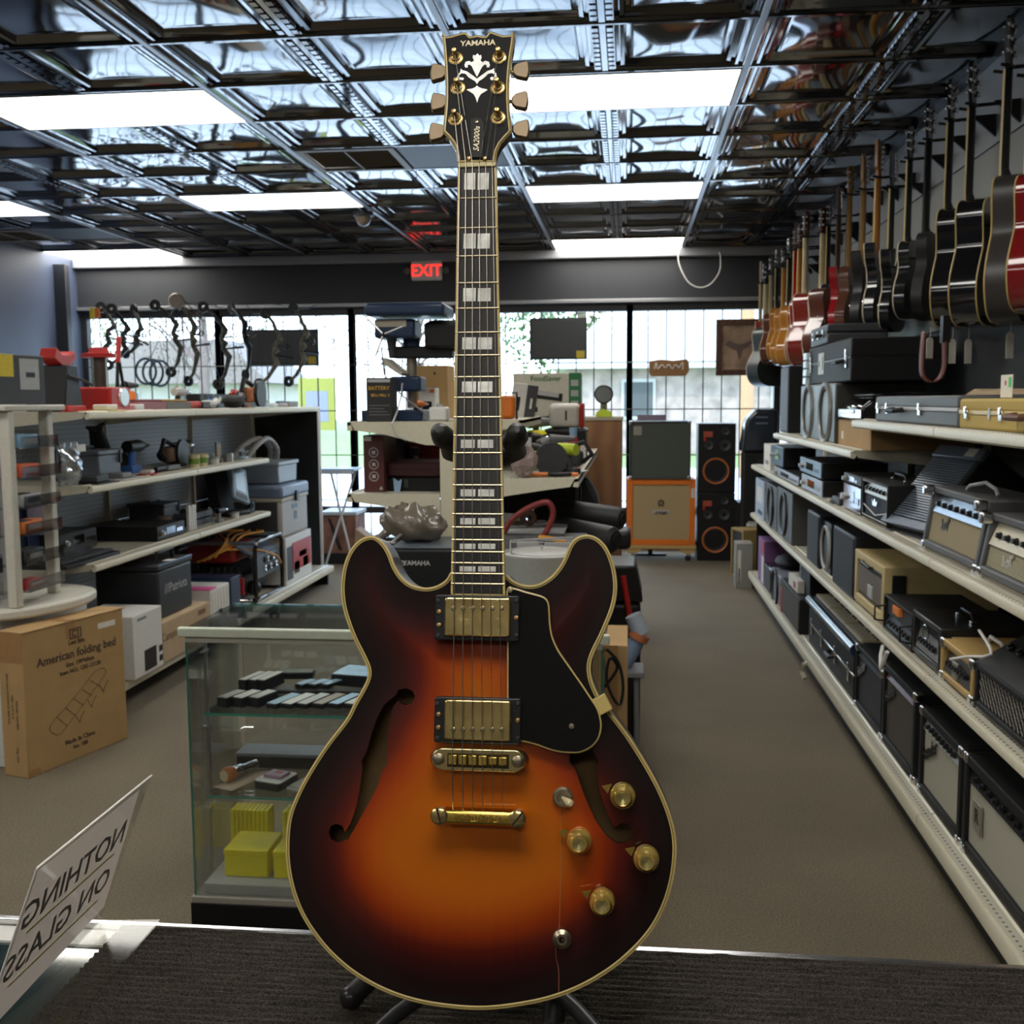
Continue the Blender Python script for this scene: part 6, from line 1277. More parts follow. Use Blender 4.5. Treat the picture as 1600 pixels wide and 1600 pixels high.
text('lettering', 'American folding bed', .050, BP, t, (.01, -.0012, h*.765), off=.0007); text('lettering', 'Levi Bits', .026, BP, t, (.005, -.0012, h*.845), off=.0005)
text('lettering', 'Size: 190*60cm', .025, BP, t, (.02, -.0012, h*.695), off=.0004); text('lettering', 'Item NO.: C01-12120', .025, BP, t, (.02, -.0012, h*.645), off=.0004)
text('lettering', 'Made In China', .028, BP, t, (.0, -.0012, h*.145), off=.0004); text('lettering', 'No. 188', .024, BP, t, (.0, -.0012, h*.095), off=.0004)
obj('white_label', MB().box(.125, .225, -.0014, 0, h*.89, h*.93), PAPER, t)
lg = MB(); lg.tube([(-.03, -.0012, h*.875), (.03, -.0012, h*.875), (.03, -.0012, h*.94), (-.03, -.0012, h*.94)], .003, 4, closed=True).tube([(-.015, -.0012, h*.89), (.015, -.0012, h*.89), (.015, -.0012, h*.925), (-.015, -.0012, h*.925)], .0025, 4, closed=True); obj('box_logo', lg, BP, t)
sk = MB()   # line drawing of the bed
bedp = [(-.13, .17), (-.155, .20), (-.15, .235), (-.06, .31), (.04, .40), (.10, .455), (.15, .455), (.16, .43), (.14, .40), (.06, .32), (-.04, .22), (-.10, .165)]
sk.tube([(x, -.0012, z) for x, z in smooth_loop(bedp, 50)], .0012, 4, closed=True)
for k in range(5): a = .12+k*.17; sk.tube([(-.15+.25*a*1.1, -.0012, .235+.22*a), (-.10+.25*a*1.1, -.0012, .165+.24*a)], .0012, 4)
for k in range(3): x = -.02+.07*k; z = .235+.065*k; sk.tube([(x, -.0012, z), (x+.02, -.0012, z-.05), (x+.03, -.0012, z-.02), (x+.05, -.0012, z+.01)], .0012, 4)
sk.v = [(a, b, .133+(c-.165)*.72) for a, b, c in sk.v]; obj('bed_drawing', sk, mat('drawing_brown', (.10, .065, .04), .8), t)
for k, (L_, z_) in enumerate(((.30, .36), (.24, .33), (.26, .30))): o = text('lettering', ('THIS SIDE UP HANDLE WITH CARE', 'G.W. N.W. MEAS', 'KEEP DRY - FRAGILE')[k], .013, BP, t, (-w/2-.0012, .085-.022*k, z_-.05), rot=(PI/2, -PI/2, -PI/2))
o = text('lettering', 'Levi Bits', .018, BP, t, (-w/2-.0012, .05, .09), rot=(PI/2, -PI/2, -PI/2))
# rotating display rack with boxed goods, on a white cabinet
SW = mat('spinner_white', (.60, .58, .50), .4); ACR2 = pane('clear_plastic', (.9, .9, .9), .12, .05)
t = thing('display_cabinet', 'white cabinet with rounded ledge under the rotating rack at the left edge', 'cabinet', (0, 0, 0))
obj('cabinet_body', MB().box(-3.25, -2.485, 3.93, 4.62, 0, .60), mat('cabinet_white', (.6, .6, .57), .5), t, .005)
obj('ledge', MB().prism([tuple(p) for p in smooth_loop([(-3.2, 3.86), (-2.75, 3.83), (-2.46, 3.92), (-2.33, 4.12), (-2.31, 4.32), (-2.40, 4.5), (-2.8, 4.62), (-3.2, 4.62)], 50)], .60, .645, 'z'), SW, t, .012)
t = thing('rotating_rack', 'cream rotating display rack of clear pockets at the left edge', 'display rack', (0, 0, 0))
c0, c1 = (-2.44, 3.98), (-2.47, 4.32)
obj('rack_post', MB().box(c0[0]-.022, c0[0]+.022, c0[1]-.022, c0[1]+.022, .645, 1.43), SW, t, .006); obj('rack_post', MB().box(c1[0]-.022, c1[0]+.022, c1[1]-.022, c1[1]+.022, .645, 1.43), SW, t, .006)
obj('rack_post', MB().box(-2.86, -2.82, 3.98, 4.02, .645, 1.43), SW, t, .006); obj('rack_post', MB().box(-2.86, -2.82, 4.3, 4.34, .645, 1.43), SW, t, .006)
obj('rack_cap', MB().box(-2.92, -2.41, 3.93, 4.38, 1.43, 1.455), SW, t, .006); obj('rack_core', MB().box(-2.70, -2.60, 4.1, 4.2, .645, 1.43), LGR, t)
for z_ in (.72, .83, .95, 1.06, 1.18, 1.30):
    obj('pocket', MB().box(-2.49, -2.40, c0[1]+.03, c1[1]-.03, z_-.02, z_-.017).box(-2.402, -2.399, c0[1]+.03, c1[1]-.03, z_-.02, z_+.03).box(-2.82, -2.47, c0[1]-.03, c0[1]-.027, z_-.02, z_+.035).box(-2.82, -2.47, c0[1]-.03, c0[1]+.05, z_-.02, z_-.017), ACR2, t)
goods = [(.72, 'red', RED, 'small red packet low in the rack'), (.83, 'black', BLK, 'black boxed item with white label in the rack'), (.95, 'orange', ORG, 'orange and black boxed item in the rack'), (1.06, 'grey', LGR, 'grey and black long box in the rack'), (1.18, 'crimson', mat('orange_red', (.75, .12, .03), .45), 'orange-red packet with clear wrap in the rack'), (1.30, 'blue', mat('sky_blue', (.25, .45, .65), .4), 'light blue and white box high in the rack')]
for z_, nm, m_, lb in goods:
    t = thing('boxed_item', lb, 'package', (-2.445, 4.12, z_-.016), PI/2+.06); obj('item_box', MB().box(-.085, .085, -.01, .06, 0, .05 if m_ is not RED else .03), m_, t, .004); obj('item_label', MB().box(-.03, .075, -.0115, -.01, .012, .034 if m_ is not RED else .022), WHT if m_ is not LGR else BLK, t); obj('item_top', MB().box(-.08, .0, -.008, .05, .05 if m_ is not RED else .03, .053 if m_ is not RED else .033), BLK if m_ in (ORG, LGR) else m_, t)
for k, (z_, m_) in enumerate(((.80, BLK), (.98, mat('sand_box', (.45, .38, .25), .6)), (1.21, RED))):
    t = thing('boxed_item', ('dark', 'sand-coloured', 'dark red')[k]+' boxed item on the front pockets of the rack', 'package', (-2.62, 3.955, z_-.016), 0); obj('item_box', MB().box(-.12, .12, .0, .05, 0, .06), m_, t, .004); obj('item_label', MB().box(-.06, .06, -.0015, 0, .015, .045), PAPER, t)
t = thing('product_box', 'black, yellow and grey tool box on top of the rotating rack', 'box', (-2.45, 4.12, 1.457), PI/2-.05); obj('box_body', MB().box(-.19, .16, 0, .16, 0, .20), DKG, t, .003); obj('yellow_panel', MB().box(-.19, -.05, -.0015, 0, .11, .198), mat('safety_yellow', (.75, .58, .02), .5), t); obj('grey_label', MB().box(-.01, .12, -.002, 0, .06, .185), LGR, t); obj('barcode', MB().box(.03, .09, -.003, -.002, .11, .13), BLK, t)
t = thing('product_box', 'white paper-faced box with red mark beside the yellow and grey box on the rack', 'box', (-2.62, 3.95, 1.457), 0.1); obj('box_body', MB().box(-.2, .12, 0, .12, 0, .19), PAPER, t, .003); obj('red_mark', MB().lathe([(.0001, -.002), (.03, -.002)], (-.02, 0, .14), 'y', 16), RED, t)
# ------------------------------------------------------------------ glass showcase
CX0, CX1, CY0, CY1, CZ = -1.185, -.065, 2.715, 3.09, .852
SC_ = thing('glass_showcase', 'low glass display case with cream metal rim standing on the carpet', 'display case')
CG = pane('case_glass', (.965, .985, .975), .045); EG = mat('glass_edge_green', (.03, .16, .12), .15)
obj('plinth', MB().box(CX0-.01, CX1+.01, CY0-.012, CY1+.01, 0, .088), mat('plinth_black', (.006, .006, .006), .5, spec=.2), SC_, .002)
obj('deck_board', MB().box(CX0-.008, CX1+.008, CY0-.010, CY1+.008, .088, .106), mat('deck_edge', (.28, .26, .22), .5), SC_, .002); obj('deck_board', MB().box(CX0+.02, CX1-.02, CY0+.012, CY1-.02, .106, .135), LGR, SC_, .002)
obj('front_pane', MB().box(CX0, CX1, CY0, CY0+.005, .106, CZ-.014), CG, SC_); obj('side_pane', MB().box(CX0, CX0+.005, CY0+.006, CY1, .106, CZ-.006), CG, SC_); obj('side_pane', MB().box(CX1-.005, CX1, CY0+.006, CY1, .106, CZ-.006), CG, SC_)
obj('back_door', MB().box(CX0+.02, (CX0+CX1)/2+.03, CY1-.012, CY1-.007, .13, CZ-.02), CG, SC_); obj('back_door', MB().box((CX0+CX1)/2-.03, CX1-.02, CY1-.004, CY1+.001, .13, CZ-.02), CG, SC_)
obj('top_pane', MB().box(CX0-.01, CX1+.01, CY0-.006, CY1+.006, CZ-.006, CZ), CG, SC_)
obj('front_rim', MB().box(CX0-.018, CX1+.018, CY0-.014, CY0+.004, CZ-.018, CZ+.008), mat('rim_cream', (.60, .64, .52), .35), SC_, .004); obj('under_rim', MB().box(CX0, CX1, CY0-.006, CY0+.006, CZ-.034, CZ-.018), mat('rim_grey', (.36, .35, .30), .4), SC_, .002)
eg = MB()
for x in (CX0, CX1): eg.box(x-.0015, x+.0035, CY0-.0015, CY0, .106, CZ-.03)
eg.box(CX0-.01, CX1+.01, CY1+.006, CY1+.0075, CZ-.006, CZ); obj('glass_edge', eg, EG, SC_)
for nm, z_, y1 in (('shelf_pane', .608, CY1-.05), ('shelf_pane', .374, CY1-.02)):
    s_ = obj(nm, MB().box(CX0+.03, CX1-.03, CY0+.03, y1, z_, z_+.006), CG, SC_); obj('pane_edge', MB().box(CX0+.03, CX1-.03, CY0+.0285, CY0+.03, z_, z_+.006), mat('edge_teal', (.05, .32, .24), .15), s_)
for z_ in (.56, .33, .77): obj('shelf_standard', MB().box(CX0+.012, CX0+.024, CY0+.06, CY0+.10, z_, z_+.008), CHR, SC_, .001)
obj('shelf_standard', MB().box(CX0+.006, CX0+.014, CY0+.10, CY0+.11, .13, CZ-.02), ALU, SC_)
for (px, py) in ((385, 948), (375, 958)): p = up(px, py, 'z', CZ-.03); obj('hinge_clip', MB().box(p.x-.02, p.x+.02, p.y-.004, p.y+.004, CZ-.045, CZ-.008), CHR, SC_, .002)
p = up(390, 1133, 'y', CY1-.02); obj('door_pull', MB().tube([(p.x-.02, p.y-.02, p.z-.006), (p.x-.01, p.y-.02, p.z), (p.x+.02, p.y-.02, p.z)], .0025, 6), CHR, SC_)
sc_i = 0
def blk_box(px, py, w, d, h, z, lab, topm, y=None, rz=-.35, name='slim_box', grp='slim black boxes in the showcase'):
    p = up(px, py, 'z', z); t = thing(name, lab, 'box', (p.x, p.y, z+.0005), rz, grp)
    obj('box_body', MB().box(-w/2, w/2, 0, d, 0, h), BLK, t, .003); obj('box_sleeve', MB().box(-w/2+.002, w/2-.002, .004, d-.004, h, h+.0012), topm, t); return t
z1_ = .614
tops = [mat('sleeve_silver', (.45, .44, .40), .3, metal=.4), mat('sleeve_white', (.62, .6, .55), .35), mat('sleeve_blue2', (.35, .5, .62), .25, metal=.3), mat('sleeve_tan', (.30, .25, .18), .4)]
for i, px in enumerate((346, 370, 395)): blk_box(px, 1106, .036, .09, .028, z1_, ('first', 'second', 'third')[i]+' thick black box from the left in the front row of the showcase', tops[i % 2])
for i, px in enumerate((423, 446, 470, 495, 520, 545)): blk_box(px, 1108, .036, .12, .014, z1_, ('first', 'second', 'third', 'fourth', 'fifth', 'sixth')[i]+' flat box right of the thick ones in the front row of the showcase', tops[(i*3+2) % 4])
for i, px in enumerate((378, 393, 407)): blk_box(px, 1082, .026, .11, .036, z1_, ('left', 'middle', 'right')[i]+' of the stacked black boxes with pale lids in the second showcase row', tops[1], rz=-.25)
blk_box(505, 1086, .30, .05, .010, z1_, 'long dark tray with paper label behind the flat boxes', BLK, name='display_tray', rz=0)
for i, px in enumerate((466, 486, 506)): blk_box(px, 1075, .030, .07, .010, z1_+.012, ('left', 'middle', 'right')[i]+' of three blue-lidded boxes on the long dark tray', tops[2], rz=-.45)
blk_box(548, 1074, .13, .12, .035, z1_, 'larger black box with blue and white lid behind the flat boxes', tops[2], rz=-.2, name='gift_box')
blk_box(460, 1062, .11, .05, .02, z1_, 'grey-green case at the back of the upper showcase shelf', mat('dull_green', (.12, .13, .10), .5), rz=.1, name='eyeglass_case')
z2_ = .380
p = up(352, 1214, 'z', z2_+.02); t = thing('lantern', 'silver flashlight lantern with orange ring lying on the lower showcase shelf', 'flashlight', (p.x, p.y, z2_+.024), -.45)
obj('lantern_head', MB().lathe([(.0001, -.004), (.017, -.004), (.019, 0), (.022, .004), (.022, .02), (.018, .03)], n=22, axis='y'), mat('ring_orange', (.6, .2, .06), .35, coat=.5), t, smooth=True); obj('lens', MB().lathe([(.0001, -.006), (.016, -.006), (.016, -.003)], n=20, axis='y'), CREAM, t); obj('lantern_barrel', MB().lathe([(.018, .03), (.017, .06), (.013, .065), (.013, .12), (.0001, .12)], n=20, axis='y'), CHR, t, smooth=True)
p = up(415, 1236, 'z', z2_); t = thing('tin_case', 'open black and white tin holding a purple lighter', 'tin', (p.x, p.y+.0, z2_+.001), -.3)
obj('tin_base', MB().prism(rrect(-.045, .045, -.0, .10, .014), 0, .022, 'z'), BLK, t, .003); obj('tin_rim', MB().prism(rrect(-.043, .043, .002, .098, .012), .022, .025, 'z'), WHT, t, .001); obj('purple_lighter', MB().box(-.03, .03, .03, .08, .025, .034), mat('lilac', (.42, .26, .36), .35), t, .004); obj('red_mark', MB().box(-.008, .014, .055, .07, .034, .035), RED, t)
p = up(468, 1238, 'z', z2_); t = thing('glass_tray', 'grey open tray right of the purple lighter tin', 'tray', (p.x, p.y, z2_+.001), -.3); obj('tray_base', MB().prism(rrect(-.05, .05, 0, .10, .014), 0, .004, 'z'), LGR, t); obj('tray_insert', MB().box(-.04, .04, .01, .065, .004, .012), mat('insert_grey', (.45, .44, .38), .5), t, .003); obj('coin', MB().lathe([(.0001, .006), (.012, .006), (.012, .004)], (.0, .08, 0), 'z', 16), CHR, t)
p = up(470, 1182, 'z', z2_); t = thing('slate_box', 'wide slate-grey flat box at the back of the lower showcase shelf', 'box', (p.x, min(p.y, CY1-.12), z2_+.001), 0); obj('box_body', MB().box(-.16, .2, 0, .09, 0, .035), BLK, t, .003); obj('box_lid', MB().box(-.162, .202, -.002, .092, .035, .045), mat('slate_lid', (.16, .17, .21), .4), t, .002)
p = up(345, 1228, 'z', z2_); t = thing('paper_sheet', 'folded printed sheet under the flashlight lantern', 'paper', (p.x+.02, p.y, z2_+.0005), -.5); obj('sheet', MB().quad((-.03, -.03, 0), (.04, -.02, 0), (.05, .14, .012), (-.02, .12, .004)), mat('printed_sheet', (.5, .38, .28), .5), t, smooth=True)
o = t.children[0]; sm = o.modifiers.new('s', 'SOLIDIFY'); sm.thickness = .0006
zb_ = .136
for i, (px, lb) in enumerate(((376, 'left'), (456, 'right'))):
    p = up(px, 1381, 'z', zb_); t = thing('yellow_box', lb+' yellow lidded box at the bottom front of the showcase', 'box', (p.x, CY0+.06, zb_), 0, 'yellow boxes in the showcase'); obj('box_body', MB().box(-.062, .062, 0, .13, 0, .062), YEL, t, .002); obj('box_lid', MB().box(-.0635, .0635, -.002, .132, .062, .078), YEL, t, .002)
for i, (px, lb) in enumerate(((398, 'left'), (478, 'right'))):
    p = up(px, 1320, 'y', CY1-.09); t = thing('yellow_folders', lb+' block of ribbed yellow folders behind the yellow boxes', 'folders', (p.x, CY1-.13, zb_), 0, 'yellow folders in the showcase')
    for k in range(9): obj('folder', MB().prism([(-.058+k*.0128, 0), (-.047+k*.0128, 0), (-.045+k*.0128, .118), (-.056+k*.0128, .118)], 0, .06), YEL, t, .001)
# carton, cable, toolbox and bottle right of the guitar
a_ = up(948, 1006, 'y', 3.22); b_2 = up(973, 1060, 'y', 3.22)
t = thing('shipping_carton', 'brown carton standing on the floor right of the showcase', 'carton', ((a_.x+b_2.x)/2, 3.2, 0), 0); w = b_2.x-a_.x+.03; obj('box_body', MB().box(-w/2-.06, w/2, 0, .3, 0, a_.z), CARD, t, .003); obj('tape', MB().box(-.03, .01, -.001, 0, 0, a_.z), TAPE, t)
t = thing('black_cable', 'coiled black cable hanging on the brown carton right of the guitar', 'cable', (up(958, 1060, 'y', 3.17).x, 3.17, up(958, 1060, 'y', 3.17).z), 0)
obj('cable', MB().tube([tuple(v) for v in smooth_loop([(-.02, 0, .09), (.015, 0, .05), (.03, 0, -.02), (.02, .0, -.08), (-.005, 0, -.05), (-.02, .01, 0), (-.01, .01, .06), (.012, .01, .03), (-.025, .012, -.03)], 60, False)], .005, 6), BLK, t, smooth=True)
p = up(985, 950, 'z', .36); t = thing('tool_case', 'black plastic tool case with red strap beside the guitar body', 'case', (p.x-.02, 4.3, 0), 0)
pa = up(966, 884, 'y', 4.3); pb_ = up(1001, 960, 'y', 4.3)
t.location = ((pa.x+pb_.x)/2, 4.3, 0); w = pb_.x-pa.x; zt_ = pa.z
obj('case_body', MB().box(-w/2-.12, w/2, 0, .3, 0, zt_*.8), BLK, t, .015); obj('case_lid', MB().prism([(-w/2-.12, zt_*.81), (w/2+.01, zt_*.81), (w/2-.02, zt_), (-w/2-.10, zt_)], 0, .3), BLK, t, .01); obj('red_strap', MB().tube([(-w/2+.02, -.01, zt_*.95), (-w/2+.04, -.02, zt_*.8), (-w/2+.06, -.015, zt_*.62)], .012, 8), RED, t, smooth=True)
pa = up(985, 968, 'y', 3.9); t = thing('spray_bottle', 'grey-blue bottle with orange collar leaning near the tool case', 'bottle', (pa.x-.03, 3.9, pa.z-.14), 0); MBt = Matrix.Rotation(.5, 4, 'Y'); obj('bottle_body', MB().tube([(0, 0, 0), (0, 0, .10), (0, 0, .12)], [.032, .032, .026], 16), mat('bottle_blue', (.2, .28, .42), .35), t, smooth=True, M=MBt); obj('collar', MB().tube([(0, 0, .12), (0, 0, .145)], .038, 16), mat('collar_orange', (.55, .18, .08), .4), t, smooth=True, M=MBt); obj('nozzle', MB().tube([(0, 0, .145), (-.06, 0, .19)], [.035, .03], 14), mat('nozzle_grey', (.4, .45, .52), .3), t, smooth=True, M=MBt)
bs_ = thing('stool', 'low grey step stool beneath the leaning bottle', 'stool', (pa.x-.05, 3.9, 0)); obj('seat', MB().box(-.1, .1, -.08, .08, pa.z-.20, pa.z-.18), GRY, bs_, .004)
for sx in (-.08, .08):
    for sy in (-.06, .06): obj('leg', MB().tube([(sx, sy, 0), (sx*.9, sy, pa.z-.2)], .01, 8), GRY, bs_)
bs_.children[0]; t.location.z = pa.z-.178
# ------------------------------------------------------------------ centre shelving with tools
CU_X = -.665; CY_a, CY_b = 3.92, 6.35
CGn = thing('shelving_unit', 'double-sided cream shelving loaded with tools in the middle of the shop', 'shelving')
ZT1 = up(560, 660, 'y', CY_a).z; ZT2 = up(560, 772, 'y', CY_a).z; ZR = up(880, 748, 'y', CY_a).z
for y in (CY_a+.02, 5.14, CY_b): obj('upright', MB().box(CU_X-.035, CU_X+.035, y-.02, y+.02, 0, ZT1+.0), SHELF, CGn, .003)
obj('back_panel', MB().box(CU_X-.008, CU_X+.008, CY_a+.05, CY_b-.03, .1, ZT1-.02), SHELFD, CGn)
def bracketshelf(x0, x1, y0, y1, z, side):
    sh = obj('shelf', MB().box(min(x0, x1), max(x0, x1), y0, y1, z-.012, z), PEG, CGn)
    obj('price_rail', MB().prism([(x1, z+.002), (x1-side*.012, z+.002), (x1-side*.02, z-.03), (x1, z-.032)], y0, y1, 'y'), SHELF, sh)
    for y in (y0-.003, y1-.002): obj('bracket', MB().prism([(x0, z+.001), (x1-side*.012, z+.001), (x1-side*.03, z-.03), (x1-side*.14, z-.045), (x0+side*.05, z-.085), (x0, z-.085)], y, y+.004, 'y'), SHELF, sh)
for (ya, yb) in ((CY_a, 5.13), (5.15, CY_b)):
    bracketshelf(CU_X-.036, -1.05, ya, yb, ZT1, -1); bracketshelf(CU_X-.036, -1.055, ya, yb, ZT2, -1); bracketshelf(CU_X-.036, -1.10, ya, yb, .18, -1)
    bracketshelf(CU_X+.036, -.42, ya+.3, yb, ZT1, 1); bracketshelf(CU_X+.036, -.185, ya, yb, ZR, 1); bracketshelf(CU_X+.036, -.12, ya, yb, .18, 1); bracketshelf(CU_X+.036, -.22, ya, yb, .72, 1)
# drill press
P0 = up(650, 655, 'y', 4.25)
t = thing('drill_press', 'navy bench drill press with black motor on the middle shelving', 'drill press', (P0.x, 4.25, ZT1), 0)
q = lambda px, py: (up(px, py, 'y', 4.25).x-P0.x, up(px, py, 'y', 4.25).z-ZT1)
def bx2(mb, x0, y0, x1, y1, d0, d1): a, b = q(x0, y1), q(x1, y0); return mb.box(a[0], b[0], d0, d1, max(0, a[1]), b[1])
obj('press_base', bx2(MB(), 574, 640, 668, 659, -.10, .14), NAVY, t, .006); obj('column', MB().tube([(q(640, 600)[0], .05, .05), (q(640, 600)[0], .05, q(640, 520)[1])], .021, 16), mat('column_steel', (.4, .36, .30), .3, metal=.8), t, smooth=True)
obj('belt_cover', bx2(MB(), 578, 475, 700, 497, -.10, .14), NAVY, t, .015, seg=3); obj('press_head', bx2(MB(), 590, 499, 652, 530, -.06, .10), NAVY, t, .012); obj('head_plate', bx2(MB(), 591, 501, 640, 513, -.064, -.06), mat('plate_grey', (.34, .31, .25), .5), t, .001)
obj('head_collar', MB().tube([(q(640, 600)[0], .05, q(640, 545)[1]), (q(640, 600)[0], .05, q(640, 525)[1])], .035, 16), NAVY, t, smooth=True)
obj('motor', MB().tube([(q(690, 500)[0], .06, q(690, 500)[1]), (q(690, 500)[0], .06, q(690, 548)[1])], .062, 20), BLK, t, smooth=True); obj('motor_box', bx2(MB(), 665, 503, 722, 545, -.03, .0), BLK, t, .012)
obj('feed_lever', MB().tube([(q(580, 497)[0], -.10, q(580, 497)[1]), (q(607, 525)[0], -.09, q(607, 525)[1])], .004, 8).tube([(q(607, 525)[0], -.09, q(607, 525)[1]), (q(640, 512)[0], -.10, q(640, 512)[1])], .004, 8).tube([(q(607, 525)[0], -.09, q(607, 525)[1]), (q(596, 558)[0], -.10, q(596, 558)[1])], .004, 8), ALU, t, smooth=True)
obj('lever_hub', MB().ball((q(607, 525)[0], -.085, q(607, 525)[1]), .012, 10), BLK, t, smooth=True); obj('chuck', MB().tube([(q(612, 530)[0], 0, q(612, 530)[1]), (q(612, 530)[0], 0, q(612, 560)[1])], [.022, .012], 12), DKG, t, smooth=True)
obj('work_table', MB().prism([q(606, 560), q(636, 583), q(633, 588), q(603, 568)], -.08, .08), mat('table_cast', (.45, .42, .35), .5), t, .002); obj('table_arm', bx2(MB(), 612, 588, 660, 612, -.04, .09), NAVY, t, .01); obj('belt_guard', bx2(MB(), 612, 540, 706, 560, .0, .08), BLK, t, .008)
obj('power_cord', MB().tube([(q(a, b)[0], -.11, q(a, b)[1]) for a, b in ((606, 545), (610, 585), (618, 600), (645, 625), (672, 645), (685, 657))], .0035, 6), GRY, t, smooth=True)
obj('power_cord', MB().tube([(q(a, b)[0], -.26, q(a, b)[1]) for a, b in ((650, 600), (648, 620), (643, 640))]+[(q(a, b)[0], -.37, q(a, b)[1]) for a, b in ((644, 660), (650, 676), (664, 682))], .0035, 6), LGR, t, smooth=True)
pf = place_f(573, 613, 590, 659, 4.02, ZT1); carton('product_box', 'black product box with yellow lettering at the near left of the drill press', pf, .10, mat('box_black', (.02, .02, .022), .5), tape=False, prints=((0, .93, .86, .07, LGR), (0, .37, .8, .012, GRY), (-.1, .30, .6, .012, GRY), (-.05, .23, .7, .012, GRY), (0, .16, .8, .012, GRY)), lines=(('BATTERY', 0, .76, pf['w']*.20, mat('print_amber', (.75, .42, .03), .5)), ('BELL-MILL 3', .05, .60, pf['w']*.14, mat('print_amber', (.75, .42, .03), .5))))
carton('shipping_carton', 'plain brown carton behind the drill press column', place_f(650, 700, 571, 640, 4.75, ZT1), .2, CARD, prints=((.1, .85, .06, .05, BLK), (.1, .6, .05, .06, TAPE)))
carton('product_box', 'white and orange printed box beside the drill press base', place_f(655, 680, 606, 640, 4.45, ZT1), .1, WHT, tape=False, prints=((0, .4, .6, .35, BLK), (.3, .9, .3, .1, ORG)))
t = thing('white_jug', 'white square canister at the right of the drill press base', 'canister', tuple(Vector((up(684, 655, 'y', 4.1).x, 4.1, ZT1))), 0); obj('jug_body', MB().box(-.035, .035, 0, .08, 0, .055), WHT, t, .008); obj('jug_cap', MB().lathe([(.012, .055), (.012, .068), (.0001, .068)], (0, .04, 0), 'z', 14), LGR, t)
clutter('drill', 'cordless_drill', 'orange and black small tool behind the white square canister', 'drill', up(655, 640, 'y', 4.35).x, 4.33, ZT1, ORG, .5, 1.2)
# second shelf, left side
MAR = mat('maroon_print', (.09, .025, .022), .4)
pf = place_f(569, 601, 680, 771, 4.0, ZT2); t = T('product_box', 'tall maroon box with three round icons on the second middle shelf', 'box', pf); w, h = pf['w'], pf['h']
obj('box_body', MB().box(-w/2, w/2, 0, .22, 0, h), MAR, t, .002)
for k in range(3): obj('icon', MB().lathe([(w*.20, -.001), (w*.235, -.001)], (0, 0, h*(.70-.21*k)), 'y', 20).box(-w*.08, w*.08, -.0015, -.0005, h*(.70-.21*k)-w*.08, h*(.70-.21*k)+w*.08), LGR, t)
obj('box_sticker', MB().box(-w*.45, -w*.1, -.0015, 0, h*.9, h*.98), PAPER, t); obj('warning_mark', MB().prism([(w*.25, h*.05), (w*.42, h*.05), (w*.335, h*.11)], -.0015, 0), LGR, t)
pf = place_f(604, 696, 722, 750, 4.05, ZT2+.055); t = T('tool_case', 'long maroon moulded case on top of the black case', 'case', pf); w = pf['w']; obj('case_body', MB().box(-w/2, w/2, 0, .26, 0, pf['h']), mat('maroon_case', (.075, .02, .02), .45), t, .01); obj('case_seam', MB().box(-w/2+.004, w/2-.004, -.001, .001, pf['h']*.48, pf['h']*.52), BLK, t)
t = T('tool_case', 'black case lying under the long maroon case', 'case', dict(loc=(pf['loc'][0], 4.05, ZT2), rz=0)); obj('case_body', MB().box(-w/2, w/2, 0, .26, 0, .053), BLK, t, .006); obj('case_latch', MB().box(-w*.2, -w*.12, -.006, 0, .015, .045), DKG, t, .002)
t = thing('blue_tape_tag', 'pale blue tape tag on the front of the black case', 'tag', (up(621, 760, 'y', 4.03).x, 4.03, ZT2), 0); obj('tag_strip', MB().prism([(-.012, 0), (.01, 0), (.018, .05), (.004, .04), (-.016, .055)], -.002, 0), mat('tape_blue', (.3, .45, .65), .5), t)
carton('product_box', 'dark box standing behind the maroon case', place_f(602, 632, 675, 715, 4.35, ZT2), .1, BLK, tape=False); carton('product_box', 'red-topped box behind the long maroon case', place_f(637, 696, 690, 730, 4.45, ZT2), .1, mat('dull_red', (.30, .04, .02), .5), tape=False)
t = thing('chrome_spool', 'stack of chrome and blue spools behind the maroon case', 'spools', (up(637, 715, 'y', 4.25).x, 4.4, ZT2+.06), 0)
for k in range(5): obj('spool', MB().lathe([(.0001, k*.032), (.022, k*.032), (.022, k*.032+.006), (.016, k*.032+.01), (.016, k*.032+.022), (.022, k*.032+.026), (.0001, k*.032+.03)], n=14), CHR if k % 2 else NAVY, t, smooth=True)
t.location.z = ZT2
# lower left items
t = thing('speaker_cabinet', 'large black cabinet marked YAMAHA behind the left horn of the guitar', 'speaker', (0, 0, 0)); pa = up(607, 852, 'y', 3.55); pb_ = up(712, 852, 'y', 3.55); t.location = ((pa.x+pb_.x)/2, 3.55, 0); w = pb_.x-pa.x; zt_ = pa.z-.012
obj('cabinet', MB().box(-w/2, w/2, 0, .30, 0, zt_), mat('cab_black', (.012, .012, .013), .5, spec=.3), t, .01); obj('top_plate', MB().box(-w/2+.004, w/2-.004, .004, .296, zt_, zt_+.006), mat('top_slate', (.10, .12, .14), .4), t, .002)
o = text('lettering', 'YAMAHA', .0225, mat('logo_grey', (.55, .55, .55), .4), t, (up(651, 880, 'y', 3.55).x-t.location.x, -.001, up(649, 880, 'y', 3.55).z), off=.0004); obj('round_logo', MB().lathe([(.006, -.001), (.008, -.001), (.009, -.0005)], (up(629, 880, 'y', 3.55).x-t.location.x, 0, up(629, 880, 'y', 3.55).z), 'y', 16).tube([(up(629, 880, 'y', 3.55).x-t.location.x+.005*math.cos(a), -.001, up(629, 880, 'y', 3.55).z+.005*math.sin(a)) for a in (0, 2.1, 4.2)], .0009, 4, closed=True), MATS['logo_grey'], t)
t2 = thing('plastic_bag', 'crumpled brown-grey clear bag on the black cabinet', 'bag', (up(650, 830, 'y', 3.7).x, 3.70, zt_+.007), 0)
